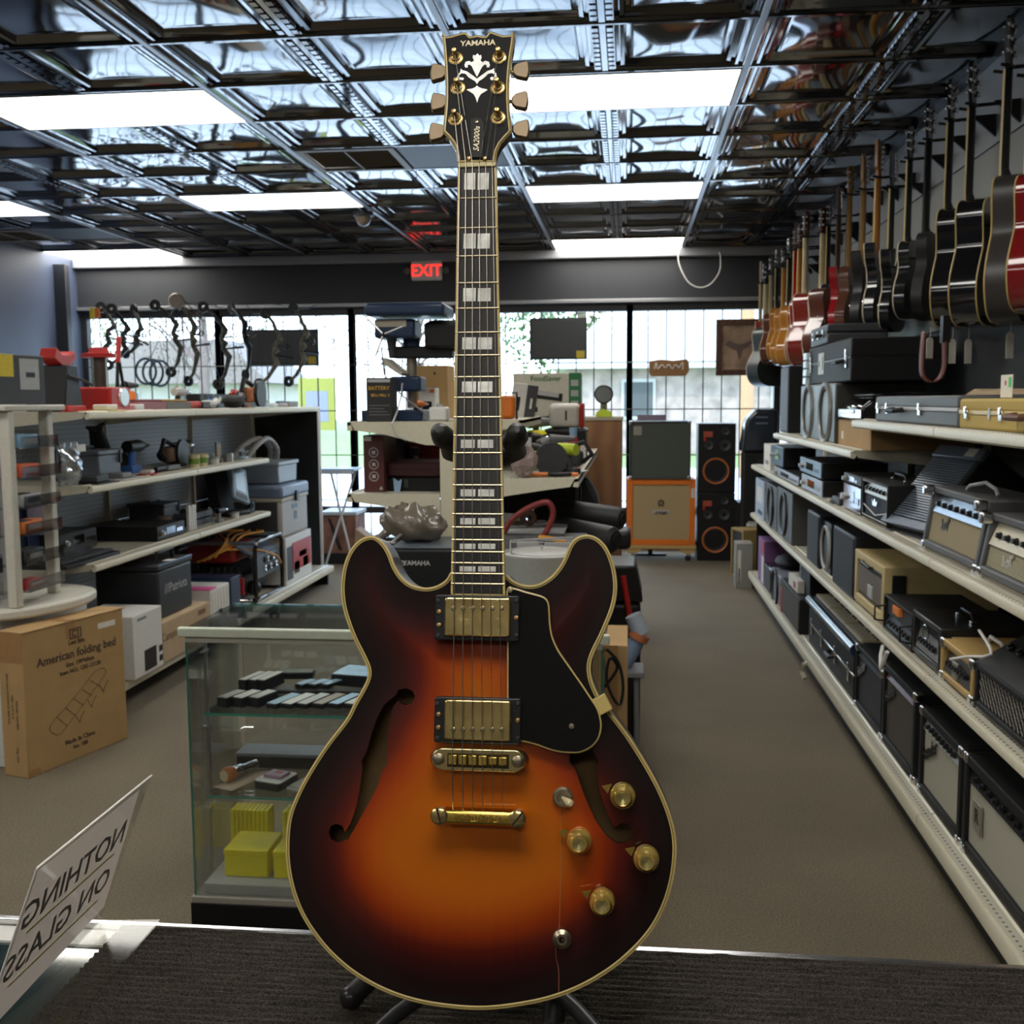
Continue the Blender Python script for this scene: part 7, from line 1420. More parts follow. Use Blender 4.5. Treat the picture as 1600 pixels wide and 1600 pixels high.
mb = MB(); mb.ball((0, 0, .06), .09, 40, (1.25, .8, .7))
def crump(v, a): k = 1+a*(math.sin(70*v[0]+40*v[2])*math.sin(55*v[1]-60*v[2])+.6*abs(math.sin(130*v[0]-90*v[2]+60*v[1]))+.5*math.sin(33*v[2]+25*v[0])); return (v[0]*k, v[1]*k, max(0, (v[2]-.02)*k+.02))
mb.v = [crump(v, .16) for v in mb.v]; obj('bag_body', mb, mat('brown_plastic', (.17, .14, .11), .25, coat=.4, bump=1, bscale=25), t2, smooth=True, ang=80)
obj('bag_twist', MB().tube([(-.08, -.03, .05), (-.12, -.03, .02), (-.15, -.03, -.0)], [.02, .012, .02], 8), MATS['brown_plastic'], t2, smooth=True)
t2 = thing('metal_angle', 'pale metal angle bar propped beside the crumpled bag', 'bar', (up(612, 850, 'y', 3.65).x, 3.65, zt_+.006), 0); obj('bar', MB().tube([(0, 0, .003), (.1, 0, .085)], .005, 6), LGR, t2); obj('bar_foot', MB().box(-.015, .015, -.01, .01, 0, .006), LGR, t2)
carton('product_box', 'black printed box behind the crumpled bag', place_f(680, 705, 785, 850, 4.3, .18), .15, mat('box_black', (.02, .02, .022), .5), tape=False)
# right of the neck: top shelf
yb_ = 5.3
pf = place_f(802, 908, 583, 640, 5.25, ZT1); t = T('product_box', 'white appliance box marked FoodSaver with green side panel', 'box', pf, turn=0); w, h = pf['w'], pf['h']
obj('box_body', MB().box(-w/2, w/2, 0, .12, 0, h), mat('box_cream', (.62, .60, .50), .6), t, .002); obj('green_panel', MB().box(w*.32, w/2, -.001, 0, 0, h), mat('box_green', (.02, .19, .06), .5), t); tx = text('lettering', 'FoodSaver', w*.105, mat('food_green', (.02, .13, .02), .5), t, (-.02*w, -.0015, h*.87), off=.0006)
obj('appliance_print', MB().prism([(-w*.18, h*.42), (w*.22, h*.34), (w*.23, h*.52), (-w*.16, h*.60)], -.0015, 0), BLK, t); obj('appliance_print', MB().prism([(-w*.14, h*.50), (w*.17, h*.43), (w*.18, h*.53), (-w*.13, h*.59)], -.002, 0), LGR, t); obj('small_print', MB().box(-w*.26, -w*.14, -.0015, 0, h*.10, h*.22), BLK, t)
for k in range(3): obj('panel_print', MB().box(w*.35, w*.46, -.002, 0, h*(.70-.24*k), h*(.84-.24*k)), LGR, t)
pf = place_f(795, 818, 598, 645, 4.95, ZT1); t = T('product_box', 'leaning white and dark grey slim box in front of the appliance box', 'box', pf, turn=.1); w, h = pf['w'], pf['h']; LM = Matrix.Rotation(.14, 4, 'Y'); obj('box_body', MB().box(-w/2, w/2, 0, .05, 0, h), WHT, t, .002, M=LM); obj('dark_side', MB().box(w/2, w/2+.05, 0, .05, 0, h*.98), DKG, t, .002, M=LM); obj('tool_print', MB().box(-.008, .008, -.001, 0, h*.2, h*.6), BLK, t, M=LM); obj('side_print', MB().box(w/2+.02, w/2+.03, -.001, 0, h*.3, h*.6), WHT, t, M=LM)
t = thing('orange_clamp', 'orange and black sander standing beside the fretboard edge on the middle shelving', 'tool', (up(793, 660, 'y', 4.5).x, 4.5, ZT1), 0); obj('sander_body', MB().box(-.035, .03, 0, .06, 0, .10), ORG, t, .016); obj('sander_frame', MB().tube([(-.045, -.004, 0), (-.045, -.004, .11), (.04, -.004, .11), (.04, -.004, 0)], .005, 6), BLK, t, smooth=True)
# right lower shelf full of tools
def RXY(px, py, y): p = up(px, py, 'y', y); return p
pf = place_f(857, 912, 630, 662, 4.95, ZR+.16); t = T('jerry_can', 'white rounded canister unit with red end on the crowded tool shelf', 'canister', pf); w, h = pf['w'], pf['h']; obj('can_body', MB().box(-w/2, w/2-.02, 0, .14, 0, h), mat('can_white', (.66, .63, .56), .4), t, .025, seg=4); obj('red_end', MB().box(w/2-.02, w/2, .0, .14, 0, h), RED, t, .008); obj('vent_slit', MB().box(-.004, .004, -.002, 0, h*.3, h*.7), BLK, t)
cr2 = thing('tool_crate', 'black crate holding up the white canister unit', 'crate', (pf['loc'][0], 4.95, ZR), 0); obj('crate_body', MB().box(-w/2-.01, w/2+.01, 0, .2, 0, .158), BLK, cr2, .006); obj('crate_lip', MB().box(-w/2-.016, w/2+.016, -.006, .206, .14, .152), DKG, cr2, .003)
TL = [('saw', 'hedge_trimmer', 'lime green and grey saw at the front of the crowded tool shelf', 848, 4.10, GRN, .85, .3, DKG), ('drill', 'cordless_drill', 'lime green drill lying right of the lime green saw', 878, 4.15, GRN, .75, 2.6, DKG), ('long', 'hand_tool', 'orange-handled clamp at the front edge of the crowded tool shelf', 860, 4.0, BLK, .5, .1, ORG), ('long', 'hand_tool', 'second orange clamp right of the lime green saw', 893, 4.02, DKG, .45, 3.0, ORG), ('gun', 'spray_gun', 'grey spray gun behind the lime green saw', 868, 4.45, LGR, .9, .4, GRY), ('saw', 'power_saw', 'charcoal circular saw at the right of the crowded tool shelf', 898, 4.3, DKG, .8, 2.8, BLK), ('gun', 'vacuum_nozzle', 'silver round vacuum head behind the charcoal saw', 893, 4.7, GRY, .8, 2.2, ALU), ('pouch', 'tool_bag', 'black tool pouch between the fretboard and the lime green saw', 825, 4.4, BLKM, 1.0, .5, BLK), ('drill', 'cordless_drill', 'black and orange drill by the right padded hook', 822, 4.75, BLK, .9, .2, ORG), ('gun', 'heat_gun', 'yellow and grey gun left of the white canister unit', 838, 5.2, YEL, 1.3, .5, GRY), ('pack', 'blister_pack', 'silver and black pack at the right front of the crowded tool shelf', 905, 4.05, LGR, .5, .2, BLK), ('saw', 'power_saw', 'grey jigsaw behind the black tool pouch', 845, 4.85, GRY, .9, 0, BLK)]
LG2 = mat('dull_silver', (.3, .3, .3), .4)
TL += [('long', 'hand_tool', 'black handle tool lying behind the orange clamp', 872, 4.28, DKG, .6, .8, BLK), ('drill', 'cordless_drill', 'silver and black drill between the saw and the spray gun', 856, 4.62, LG2, .8, 2.2, BLK), ('tin', 'tin', 'white tape roll behind the black tool pouch', 834, 4.60, WHT, .9, 0, GRY), ('cup', 'cup', 'green cup-shaped part right of the spray gun', 882, 4.55, GRNC, .8, 0, BLK), ('gun', 'glue_gun', 'lime and black small gun in the middle of the crowded tool shelf', 870, 4.9, GRN, .8, 1.2, BLK), ('reel', 'cable_coil', 'black and white cable coil at the right edge of the tool shelf', 903, 4.42, BLK, .8, .4, WHT), ('saw', 'power_sander', 'red-brown sander deep on the crowded tool shelf', 882, 5.4, BRT, .9, .4, BLK), ('long', 'hand_tool', 'long silver tool across the back of the tool shelf', 850, 5.6, LG2, 1.1, .2, BLK)]
for kd, nm, lb, px, y, m_, s_, rz_, m2_ in TL: clutter(kd, nm, lb, 'tool', min(up(px, 700, 'y', y).x, -.26), y, ZR+.0005, m_, s_, rz_, m2_)
t = thing('clear_bag', 'clear bag of pinkish parts hanging right beside the fretboard', 'bag', (up(818, 720, 'y', 3.96).x, 3.96, ZR), 0); mb = MB(); mb.ball((0, 0, .062), .07, 14, (.72, .5, .9)); rr = random.Random(4); mb.v = [(v[0]+rr.gauss(0, .004), v[1]+rr.gauss(0, .004), max(0, v[2]+rr.gauss(0, .004))) for v in mb.v]; obj('bag_body', mb, mat('pinkish_bag', (.32, .24, .22), .2, coat=.6), t); obj('bag_top', MB().box(-.03, .03, -.003, .003, .11, .15), LGR, t, .001)
t = thing('red_bottle', 'red and blue bottle with white hang tag at the right end of the tool shelf', 'bottle', (-.24, 4.62, ZR), 0); obj('bottle_body', MB().tube([(0, 0, 0), (0, 0, .10), (0, 0, .13)], [.03, .03, .014], 14), RED, t, smooth=True); obj('bottle_cap', MB().tube([(0, 0, .13), (0, 0, .17)], .016, 12), mat('tape_blue', (.3, .45, .65), .5), t, smooth=True); obj('hang_tag', MB().box(.03, .055, -.003, -.001, .03, .11), PAPER, t)
# lower shelf right: bin, hose, rolls
t = thing('red_hose', 'looped dark red rubber hose right of the fretboard', 'hose', (0, 0, 0)); hp_ = [up(a, b, 'y', 3.88) for a, b in ((787, 832), (800, 812), (822, 796), (845, 786), (858, 786), (864, 800), (860, 818), (848, 840), (838, 856))]; obj('hose', MB().tube([tuple(v) for v in smooth_loop([tuple(p) for p in hp_], 40, False)], .011, 12), mat('hose_red', (.22, .03, .03), .4), t, smooth=True); obj('hose_fitting', MB().tube([hp_[-1], hp_[-1]+Vector((-.02, 0, -.03))], .014, 10), mat('brass', (.65, .42, .2)), t, smooth=True)
zq = up(830, 838, 'y', 3.95).z; t = thing('parts_bin', 'grey bin of assorted parts behind the red hose', 'bin', (up(826, 838, 'y', 3.95).x, 3.95, .725), 0); obj('bin_body', MB().box(-.10, .13, 0, .3, 0, max(.05, zq-.725+.02)), GRY, t, .006); obj('bin_rim', MB().box(-.105, .135, -.005, .305, zq-.725+.01, zq-.725+.024), LGR, t, .002)
zz_ = zq+.025
for k, (px, nm, m_, m2_, kd) in enumerate(((806, 'white-wired', LGR, BRT, 'pack'), (824, 'brown', BRT, CHR, 'reel'), (842, 'silver', WHT, GRY, 'pack'))): clutter(kd, 'machine_part', nm+' loose part on the grey parts bin', 'part', up(px, 820, 'y', 4.05).x, 4.05+.04*k, zz_, m_, .6, .4*k, m2_)
t = thing('orange_box_knife', 'orange packet lying above the grey metal drum', 'packet', (up(860, 842, 'y', 3.75).x, 3.80, 0), 0); zk = up(860, 846, 'y', 3.8).z; t.location.z = zk; obj('packet_body', MB().box(-.05, .05, 0, .05, 0, .012), mat('packet_orange', (.72, .33, .05), .5), t, .003, M=Matrix.Rotation(.15, 4, 'Y')); obj('packet_tab', MB().box(-.065, -.05, .01, .04, .0, .006), WHT, t)
tb_ = thing('work_box', 'grey open crate behind the grey metal drum', 'crate', (t.location.x, 3.80, 0), 0); obj('crate_body', MB().box(-.12, .12, 0, .28, 0, zk-.002), GRY, tb_, .006); obj('crate_lip', MB().box(-.125, .125, -.006, 0, zk-.03, zk-.002), LGR, tb_, .002)
pa = up(842, 862, 'y', 3.5); t = thing('metal_drum', 'light grey metal drum with flat lid and handle behind the right horn of the guitar', 'drum', (pa.x, 3.62, 0), 0); ra = .135; zt_ = up(842, 872, 'y', 3.50).z
obj('drum_body', MB().lathe([(.0001, 0), (ra, 0), (ra, zt_-.01), (ra+.004, zt_-.004), (ra+.004, zt_+.004), (ra-.006, zt_+.006), (ra-.008, zt_-.004), (.0001, zt_-.004)], n=40), mat('drum_grey', (.55, .56, .53), .4), t, smooth=True)
obj('drum_lid', MB().lathe([(ra-.03, zt_-.003), (ra-.03, zt_+.006), (ra-.045, zt_+.009), (.0001, zt_+.010)], n=36), mat('lid_grey', (.6, .6, .58), .35), t, smooth=True); obj('lid_knob', MB().lathe([(.005, zt_+.01), (.005, zt_+.024), (.009, zt_+.028), (.009, zt_+.036), (.0001, zt_+.038)], n=14), CHR, t, smooth=True); obj('bail_handle', MB().tube([(-.10, -.06, zt_), (-.105, -.04, zt_+.045), (.105, .06, zt_+.045), (.10, .06, zt_)], .005, 8), ALU, t, smooth=True)
RL = mat('roll_black', (.02, .02, .021), .5)
for k, (a, b, y, r_) in enumerate((((815, 790), (972, 812), 4.5, .050), ((850, 822), (962, 845), 4.25, .052), ((790, 770), (905, 775), 4.7, .09))):
    p0, p1 = up(*a, 'y', y), up(*b, 'y', y-.2 if k < 2 else y); t = thing('rolled_mat', ('long black padded roll sticking out toward the orange cabinet', 'black padded roll just above the right horn of the guitar', 'bulky black rolled cover under the tool shelf')[k], 'roll', (0, 0, 0)); obj('roll_body', MB().tube([p0, p0.lerp(p1, .96), p1], [r_, r_, r_*.75], 22), RL, t, smooth=True); obj('roll_end', MB().tube([p1, p1+(p1-p0).normalized()*.008], r_*.5, 16), BLK, t)
t = thing('car_seat_cover', 'black angular seat shell with grey piping under the tool shelf', 'seat', (up(905, 800, 'y', 4.95).x, 4.95, .18), 0)
h_ = up(905, 745, 'y', 4.95).z-.18; obj('seat_back', MB().prism([(-.26, 0), (.10, 0), (.12, h_*.8), (.04, h_), (-.24, h_)], 0, .08), RL, t, .02); obj('seat_piping', MB().tube([(.04, -.006, h_), (.085, -.006, h_*.92), (.11, -.006, h_*.72)], .005, 6), GRY, t, smooth=True); obj('arm_rest', MB().box(.02, .24, -.18, .04, h_*.66, h_*.75), RL, t, .02)
# wooden cabinet with work light
WD = wood('cabinet_wood', (.27, .13, .055), (.20, .09, .04), 3, 'X', .5)
pa, pb_ = up(930, 652, 'y', 6.5), up(972, 652, 'y', 6.5); t = thing('wooden_cabinet', 'tall reddish-brown wooden cabinet end left of the orange speaker cabinet', 'cabinet', ((pa.x+pb_.x)/2-.06, 6.5, 0), 0); w = pb_.x-pa.x+.12; zt_ = pa.z; obj('cabinet_side', MB().box(-w/2, w/2, 0, .5, 0, zt_-.02), WD, t, .003); obj('cabinet_top', MB().box(-w/2-.006, w/2+.006, -.006, .506, zt_-.02, zt_), mat('top_edge', (.35, .3, .22), .5), t, .002)
px_ = up(943, 652, 'y', 6.55).x; t = thing('work_light', 'round black work light on a lime green base on the wooden cabinet', 'lamp', (px_, 6.6, zt_), 0); zc_ = up(943, 616, 'y', 6.6).z-zt_; obj('lamp_ring', MB().lathe([(.052, -.02), (.058, -.012), (.058, .02), (.05, .03), (.0001, .032)], (0, 0, zc_), 'y', 26), BLK, t, smooth=True); obj('lamp_lens', MB().lathe([(.0001, -.012), (.05, -.012)], (0, 0, zc_), 'y', 24), mat('lens_grey', (.3, .33, .33), .1, metal=.6), t); obj('lamp_yoke', MB().box(-.02, .02, -.01, .02, .04, zc_-.05), mat('lamp_arm', (.1, .11, .06), .5), t, .004); obj('lamp_base', MB().prism([(-.05, 0), (.055, 0), (.045, .035), (-.01, .05), (-.045, .03)], -.04, .05), GRN, t, .004)
# ------------------------------------------------------------------ cabinets in front of the windows
ORT = mat('orange_tolex', (.80, .19, .012), .5, bump=.15, bscale=300)
pf = place_f(979, 1086, 747, 850, 9.7); pf['loc'] = (pf['loc'][0], 9.7, up(1030, 852, 'y', 9.7).z)
t, q_ = amp('speaker_cabinet', 'orange speaker cabinet with woven beige grille on a wooden dolly by the windows', pf, .34, ORT, weave('grille_basket', (.50, .38, .20), (.42, .31, .16), 120, 'Z'), None, None, 0, .07, .052, None, None, None, False, cat='speaker', feet=False)
h = q_['h']; obj('crest', MB().lathe([(.02, .003), (.026, .002), (.028, .006)], (0, 0, h*.64), 'y', 18).tube([(-.02, .004, h*.58), (0, .004, h*.70), (.02, .004, h*.58)], .003, 5), BLK, t); obj('name_plate', MB().box(-.075, .075, .004, .01, h*.48, h*.53), LGR, t, .001); text('lettering', 'orange', .038, BLK, t, (0, .003, h*.503), off=.0008, shear=.2); obj('price_sticker', MB().box(q_['w']/2-.04, q_['w']/2-.01, -.002, 0, h*.72, h*.86), PAPER, t)
dz = pf['loc'][2]; t = thing('dolly', 'low pale wooden dolly on casters under the orange speaker cabinet', 'dolly', (pf['loc'][0], 9.7, 0), 0); w = q_['w']; obj('dolly_deck', MB().box(-w/2-.01, w/2+.01, 0, .36, dz-.035, dz-.001), mat('pine', (.55, .36, .14), .6), t, .003)
for s in (-1, 1): obj('dolly_runner', MB().prism([(s*w/2, dz-.035), (s*(w/2-.14), dz-.035), (s*(w/2-.10), dz-.075), (s*(w/2-.01), dz-.075)], .01, .05), MATS['pine'], t, .002); obj('caster', MB().lathe([(.0001, -.012), (.028, -.012), (.03, 0), (.028, .012), (.0001, .012)], (s*(w/2-.06), .03, .03), 'x' if False else 'y', 14), BLK, t); obj('caster_fork', MB().box(s*(w/2-.06)-.02, s*(w/2-.06)+.02, .015, .05, .05, dz-.07), ALU, t)
pf2 = place_f(983, 1079, 658, 744, 9.68, dz+q_['h']+.001)
t, q2 = amp('speaker_cabinet', 'grey-green square speaker cabinet stacked on the orange one', pf2, .34, mat('green_grey_tolex', (.06, .07, .06), .5), mat('green_grey_cloth', (.075, .085, .072), .8, noise=.1, nscale=200), None, None, 0, .07, .015, None, (.075, .08, -.2), None, True, cat='speaker', feet=False)
pf3 = place_f(1089, 1147, 661, 872, 9.75, 0); t = T('tower_speaker', 'tall black twin-stack speaker tower with two orange-ringed woofers', 'speaker', pf3); w, h = pf3['w'], pf3['h']
for s in (0, 1):
    z0 = s*h/2; obj('cabinet', MB().box(-w/2, w/2, .002, .34, z0, z0+h/2-.004), BLK, t, .006)
    cone(t, -w*.02, z0+h*.155, w*.36, mat('ring_copper', (.55, .16, .04), .4), mat('cone_black', (.02, .02, .02), .6), mat('cap_dark', (.12, .10, .09), .3), -.0)
    for (x, z, r_) in ((w*.22, h*.34, .05), (-w*.22, h*.34, .04), (w*.22, h*.44, .035)): obj('tweeter', MB().lathe([(r_, .002), (r_*.95, -.006), (r_*.6, .0), (.0001, .006)], (x, 0, z0+z), 'y', 20), DKG, t, smooth=True)
    obj('maker_label', MB().box(-w*.36, -w*.12, -.001, .002, z0+h*.40, z0+h*.44), mat('label_red', (.45, .08, .04), .5), t); obj('label_block', MB().box(-w*.36, -w*.30, -.001, .002, z0+h*.37, z0+h*.40), RED, t)
t = thing('purple_sign', 'small mauve card behind the grey-green speaker cabinet', 'card', (up(1018, 655, 'y', 9.95).x, 10.0, pf2['loc'][2]), 0); obj('card', MB().box(-.13, .13, 0, .01, 0, up(1018, 648, 'y', 10.0).z-pf2['loc'][2]), mat('mauve', (.28, .22, .3), .5), t, .002)
tt = thing('equipment_stand', 'narrow black stand behind the stacked cabinets holding the mauve card', 'stand', (t.location.x, 10.06, 0), 0); obj('stand_column', MB().box(-.02, .02, -.02, .02, .02, pf2['loc'][2]+.01), BLK, tt); obj('stand_plate', MB().box(-.15, .15, -.02, .02, 0, .02), BLK, tt); t.location.y = 10.0; obj('stand_ledge', MB().box(-.1, .1, -.07, -.02, pf2['loc'][2]-.012, pf2['loc'][2]-.001), BLK, tt)
TW_ = weave('tweed', (.42, .29, .10), (.32, .21, .07), 120, 'Z', .7)
pf4 = place_f(1131, 1170, 826, 893, 8.75, 0); t, q4 = amp('speaker_cabinet', 'small tweed-covered open-front cabinet on the floor before the speaker tower', dict(loc=pf4['loc'], w=pf4['w']+.02, h=pf4['h'], rz=0), .36, TW_, BLK, None, None, 0, .07, .02, None, None, None, False, cat='speaker', turn=-PI/2+.35)
t = thing('coiled_cord', 'grey coiled cord on top of the small tweed cabinet', 'cord', (t.location.x+.15, t.location.y+.1, q4['h']), 0); obj('cord', MB().tube([(.06*math.cos(a), .05*math.sin(a), .008+.002*a) for a in np.linspace(0, 15, 50)], .006, 6), LGR, t, smooth=True)
pf5 = place_f(1150, 1176, 850, 908, 8.30, 0); carton('equipment_box', 'grey-white upright box beside the small tweed cabinet', dict(loc=(pf5['loc'][0], 8.32, 0), w=pf5['w'], h=pf5['h'], rz=0), .2, mat('box_grey_green', (.28, .29, .26), .6), prints=((-.3, .5, .2, .7, PAPER), (-.3, .3, .1, .3, BLK)))
pf6 = place_f(1152, 1176, 785, 840, 9.4, 0); t, q6 = amp('speaker_cabinet', 'grey-clothed cabinet with blue-lit lid behind the small tweed cabinet', pf6, .3, BLK, mat('sage_cloth', (.17, .18, .15), .8), None, None, 0, .07, .02, None, None, None, False, cat='speaker')
pf7 = place_f(1162, 1192, 708, 860, 9.0, 0); speaker('tall_case', 'tall black equipment case behind the far end of the right shelving', dict(loc=(pf7['loc'][0]+.0, 9.0, 0), w=pf7['w']+.02, h=pf7['h'], rz=0), .26, BLK, [], cat='case', baffle=BLKM)
zt_ = pf7['h']; t = thing('monitor_wedge', 'black rounded stage monitor on the tall black equipment case', 'speaker', (pf7['loc'][0]+.02, 9.0, zt_+.002), 0); hh = up(1178, 640, 'y', 9.0).z-zt_; obj('monitor_body', MB().prism([(-.13, 0), (.16, 0), (.16, hh), (-.02, hh), (-.10, hh*.75)], 0, .26), mat('blue_black', (.015, .02, .03), .25, coat=.4), t, .03, seg=3); obj('vent', MB().box(-.02, .08, -.001, .003, hh*.80, hh*.84).box(-.02, .08, -.001, .003, hh*.66, hh*.70), mat('vent_silver', (.3, .4, .5), .2, metal=.7), t)
# things hanging in the windows
def tv(label, x0, y0, x1, y1, Y):
    a, b = up(x0, y1, 'y', Y), up(x1, y0, 'y', Y); t = thing('monitor', label, 'monitor', ((a.x+b.x)/2, Y, (a.z+b.z)/2), 0); w, h = b.x-a.x, b.z-a.z
    obj('casing', MB().box(-w/2, w/2, 0, .04, -h/2, h/2), mat('monitor_case', (.03, .03, .032), .5), t, .004); obj('screen_back', MB().box(-w/2+.02, w/2-.02, -.003, 0, -h/2+.02, h/2-.02), mat('monitor_face', (.05, .052, .055), .5), t, .002); obj('sticker', MB().box(w/2-.10, w/2-.02, -.005, -.003, -h/2+.01, -h/2+.08), mat('sticker_yellow', (.55, .42, .04), .5), t); obj('hanging_wire', MB().tube([(-w*.3, .045, h/2-.01), (-w*.3, .12, h/2+.02), (-w*.3, .12, 2.39-t.location.z)], .003, 5).tube([(w*.3, .045, h/2-.01), (w*.3, .12, h/2+.02), (w*.3, .12, 2.39-t.location.z)], .003, 5), DKG, t)
tv('dark flat monitor with yellow sticker hanging in the window right of the guitar neck', 828, 496, 917, 562, 10.28)
tv('dark flat monitor behind the hanging bows in the second window', 386, 514, 496, 571, 10.28)
a, b = up(1118, 587, 'y', 10.3), up(1194, 498, 'y', 10.3); t = thing('framed_picture', 'framed wildlife picture hanging in the right-hand window', 'picture', ((a.x+b.x)/2, 10.3, (a.z+b.z)/2), 0); w, h = b.x-a.x, b.z-a.z; fw = .055
FRW = wood('frame_walnut', (.10, .045, .022), (.06, .028, .014), 5)
obj('frame_side', MB().box(-w/2, w/2, -.01, .02, h/2-fw, h/2).box(-w/2, w/2, -.01, .02, -h/2, -h/2+fw).box(-w/2, -w/2+fw, -.01, .02, -h/2+fw, h/2-fw).box(w/2-fw, w/2, -.01, .02, -h/2+fw, h/2-fw), FRW, t, .004)
pm_ = mat('sepia_picture', (.30, .21, .14), .7, noise=.45, nscale=7); obj('picture', MB().box(-w/2+fw, w/2-fw, 0, .01, -h/2+fw, h/2-fw), pm_, t)
dk = mat('picture_dark', (.12, .09, .08), .7); obj('picture_figure', MB().prism([(0, -.12), (.03, -.02), (.09, .01), (.13, .08), (.08, .05), (.02, .03), (-.03, .03), (-.1, .06), (-.14, .03), (-.08, -.01), (-.03, -.03)], -.001, 0), dk, t); obj('hook_wire', MB().tube([(-.1, .02, h/2-.01), (0, .13, 2.39-t.location.z)], .003, 5), DKG, t)
a, b = up(1014, 588, 'y', 10.3), up(1077, 561, 'y', 10.3); t = thing('wooden_sign', 'small brown scalloped wooden sign hanging in the window', 'sign', ((a.x+b.x)/2, 10.3, (a.z+b.z)/2), 0); w, h = b.x-a.x, b.z-a.z
obj('sign_board', MB().prism([(-w/2, -h*.3), (-w*.44, -h/2), (w*.42, -h/2), (w/2, -h*.2), (w/2, h*.25), (w*.45, h/2), (w*.1, h*.42), (-w*.2, h/2), (-w/2, h*.4)], 0, .03), mat('sign_brown', (.30, .15, .05), .5), t, .005); obj('carving', MB().tube([tuple(v) for v in smooth_loop([(-w*.36, 0, -.01), (-w*.32, 0, .05), (-w*.28, 0, -.01), (-w*.18, 0, .03), (-w*.1, 0, -.0), (0, 0, .03), (w*.08, 0, -.01), (w*.16, 0, .03), (w*.24, 0, 0), (w*.34, 0, .05), (w*.34, 0, -.02)], 50, False)], .006, 5), WHT, t); obj('hanging_wire', MB().tube([(-w*.3, .035, h*.3), (-w*.3, .12, h), (-w*.3, .12, 2.39-t.location.z)], .003, 5).tube([(w*.3, .035, h*.3), (w*.3, .12, h), (w*.3, .12, 2.39-t.location.z)], .003, 5), DKG, t)
# exit sign, sensor, dome, loop of cable
a, b = up(643, 438, 'y', 10.34), up(689, 407, 'y', 10.34); t = thing('exit_sign', 'grey exit sign with red EXIT letters above the windows', 'exit sign', ((a.x+b.x)/2, 10.34, (a.z+b.z)/2), 0); w, h = b.x-a.x, b.z-a.z
obj('sign_housing', MB().box(-w/2, w/2, 0, .07, -h/2, h/2), mat('exit_grey', (.8, .74, .74), .5), t, .006); rl = mat('exit_red_lamp', (.6, .02, .02), .5, emit=(1, .03, .02), es=1.6); text('lettering', 'EXIT', h*.86, rl, t, (0, -.003, -.005), off=.0015, sx=.95)
for s in (-1, 1): obj('lamp_head', MB().lathe([(.0001, -.03), (.028, -.028), (.034, -.01), (.03, .02), (.0001, .02)], (s*(w/2+.045), .02, 0), 'y', 16), mat('lamp_grey', (.14, .14, .14), .4), t, smooth=True)
p = up(90, 474, 'y', 10.3); t = thing('motion_sensor', 'small white motion sensor on the dark wall at far left', 'sensor', (XL+.015 if False else p.x, 10.30, p.z), 0); obj('sensor_body', MB().box(-.045, .045, 0, .05, -.07, .07), WHT, t, .015); obj('sensor_lens', MB().box(-.03, .03, -.004, 0, -.04, .0), LGR, t, .004); obj('sensor_bracket', MB().box(-.02, .02, .05, .13, -.02, .02), DKG, t)
p = up(568, 342, 'z', 2.84); t = thing('camera_dome', 'smoked round security camera dome on the ceiling', 'camera', (p.x, p.y, ZC-.005), 0); obj('dome_ring', MB().lathe([(.075, 0), (.078, -.03), (.06, -.04)], n=24), DKG, t, smooth=True); obj('dome', MB().lathe([(.062, -.035), (.058, -.07), (.035, -.098), (.0001, -.108)], n=24), mat('smoked_dome', (.12, .09, .07), .08, coat=1), t, smooth=True)
t = thing('ceiling_cable', 'white cable drooping in a loop below the ceiling ledge', 'cable', (0, 0, 0)); obj('cable', MB().tube([tuple(v) for v in smooth_loop([tuple(up(a, b, 'y', 10.28)) for a, b in ((1066, 384), (1060, 396), (1062, 415), (1075, 440), (1092, 449), (1110, 444), (1124, 425), (1126, 405), (1124, 394))], 44, False)], .006, 8), WHT, t, smooth=True)
# compound bows hanging along the left windows
def bow(label, px, pt_, pb2, Y, m_, rz_, tilt=0, m2=None):
    a = up(px, pt_, 'y', Y); b = up(px, pb2, 'y', Y); L = a.z-b.z; t = thing('compound_bow', label, 'bow', (a.x, Y, (a.z+b.z)/2), rz_, 'bows hanging in the windows'); H = L/2
    Mx = Matrix.Rotation(tilt, 4, 'Y')
    obj('riser', MB().tube([(.05, 0, -H*.55), (.09, 0, -H*.32), (.05, 0, -H*.1), (.07, 0, 0), (.05, 0, H*.12), (.10, 0, H*.32), (.06, 0, H*.55)], [.018, .030, .022, .036, .022, .030, .018], 8), m_, t, smooth=True, M=Mx)
    for s in (-1, 1):
        obj('limb', MB().tube([(.055, 0, s*H*.52), (.02, 0, s*H*.72), (-.05, 0, s*H*.92)], [.020, .017, .012], 8), m2 or m_, t, smooth=True, M=Mx)
        obj('cam', MB().lathe([(.015, -.01), (.052, -.01), (.052, .01), (.015, .01)], (-.06, 0, s*H*.92), 'y', 16), BLK, t, M=Mx)
    obj('bowstring', MB().tube([(-.098, 0, -H*.92), (-.098, 0, H*.92)], .0025, 5).tube([(-.03, 0, -H*.92), (-.07, .006, 0), (-.03, 0, H*.92)], .002, 5), BLK, t, M=Mx)
    obj('sight', MB().lathe([(.022, -.008), (.028, -.008), (.028, .008), (.022, .008)], (.16, 0, H*.14), 'y', 14).box(.06, .14, -.004, .004, H*.12, H*.16), BLK, t, M=Mx); obj('stabilizer', MB().tube([(.07, 0, -H*.12), (.24, 0, -H*.14)], [.008, .012], 8), BLK, t, smooth=True, M=Mx)
    obj('hanging_hook', MB().tube([(-.05, 0, H*.92), (-.04, (10.40-Y)*.6, H+.0), (-.04, 10.40-Y, 2.41-t.location.z)], .004, 5), DKG, t)
    return t
CAM = mat('camo', (.10, .09, .06), .6, noise=.7, nscale=30); CAM2 = mat('camo_dark', (.05, .05, .04), .6, noise=.7, nscale=30)
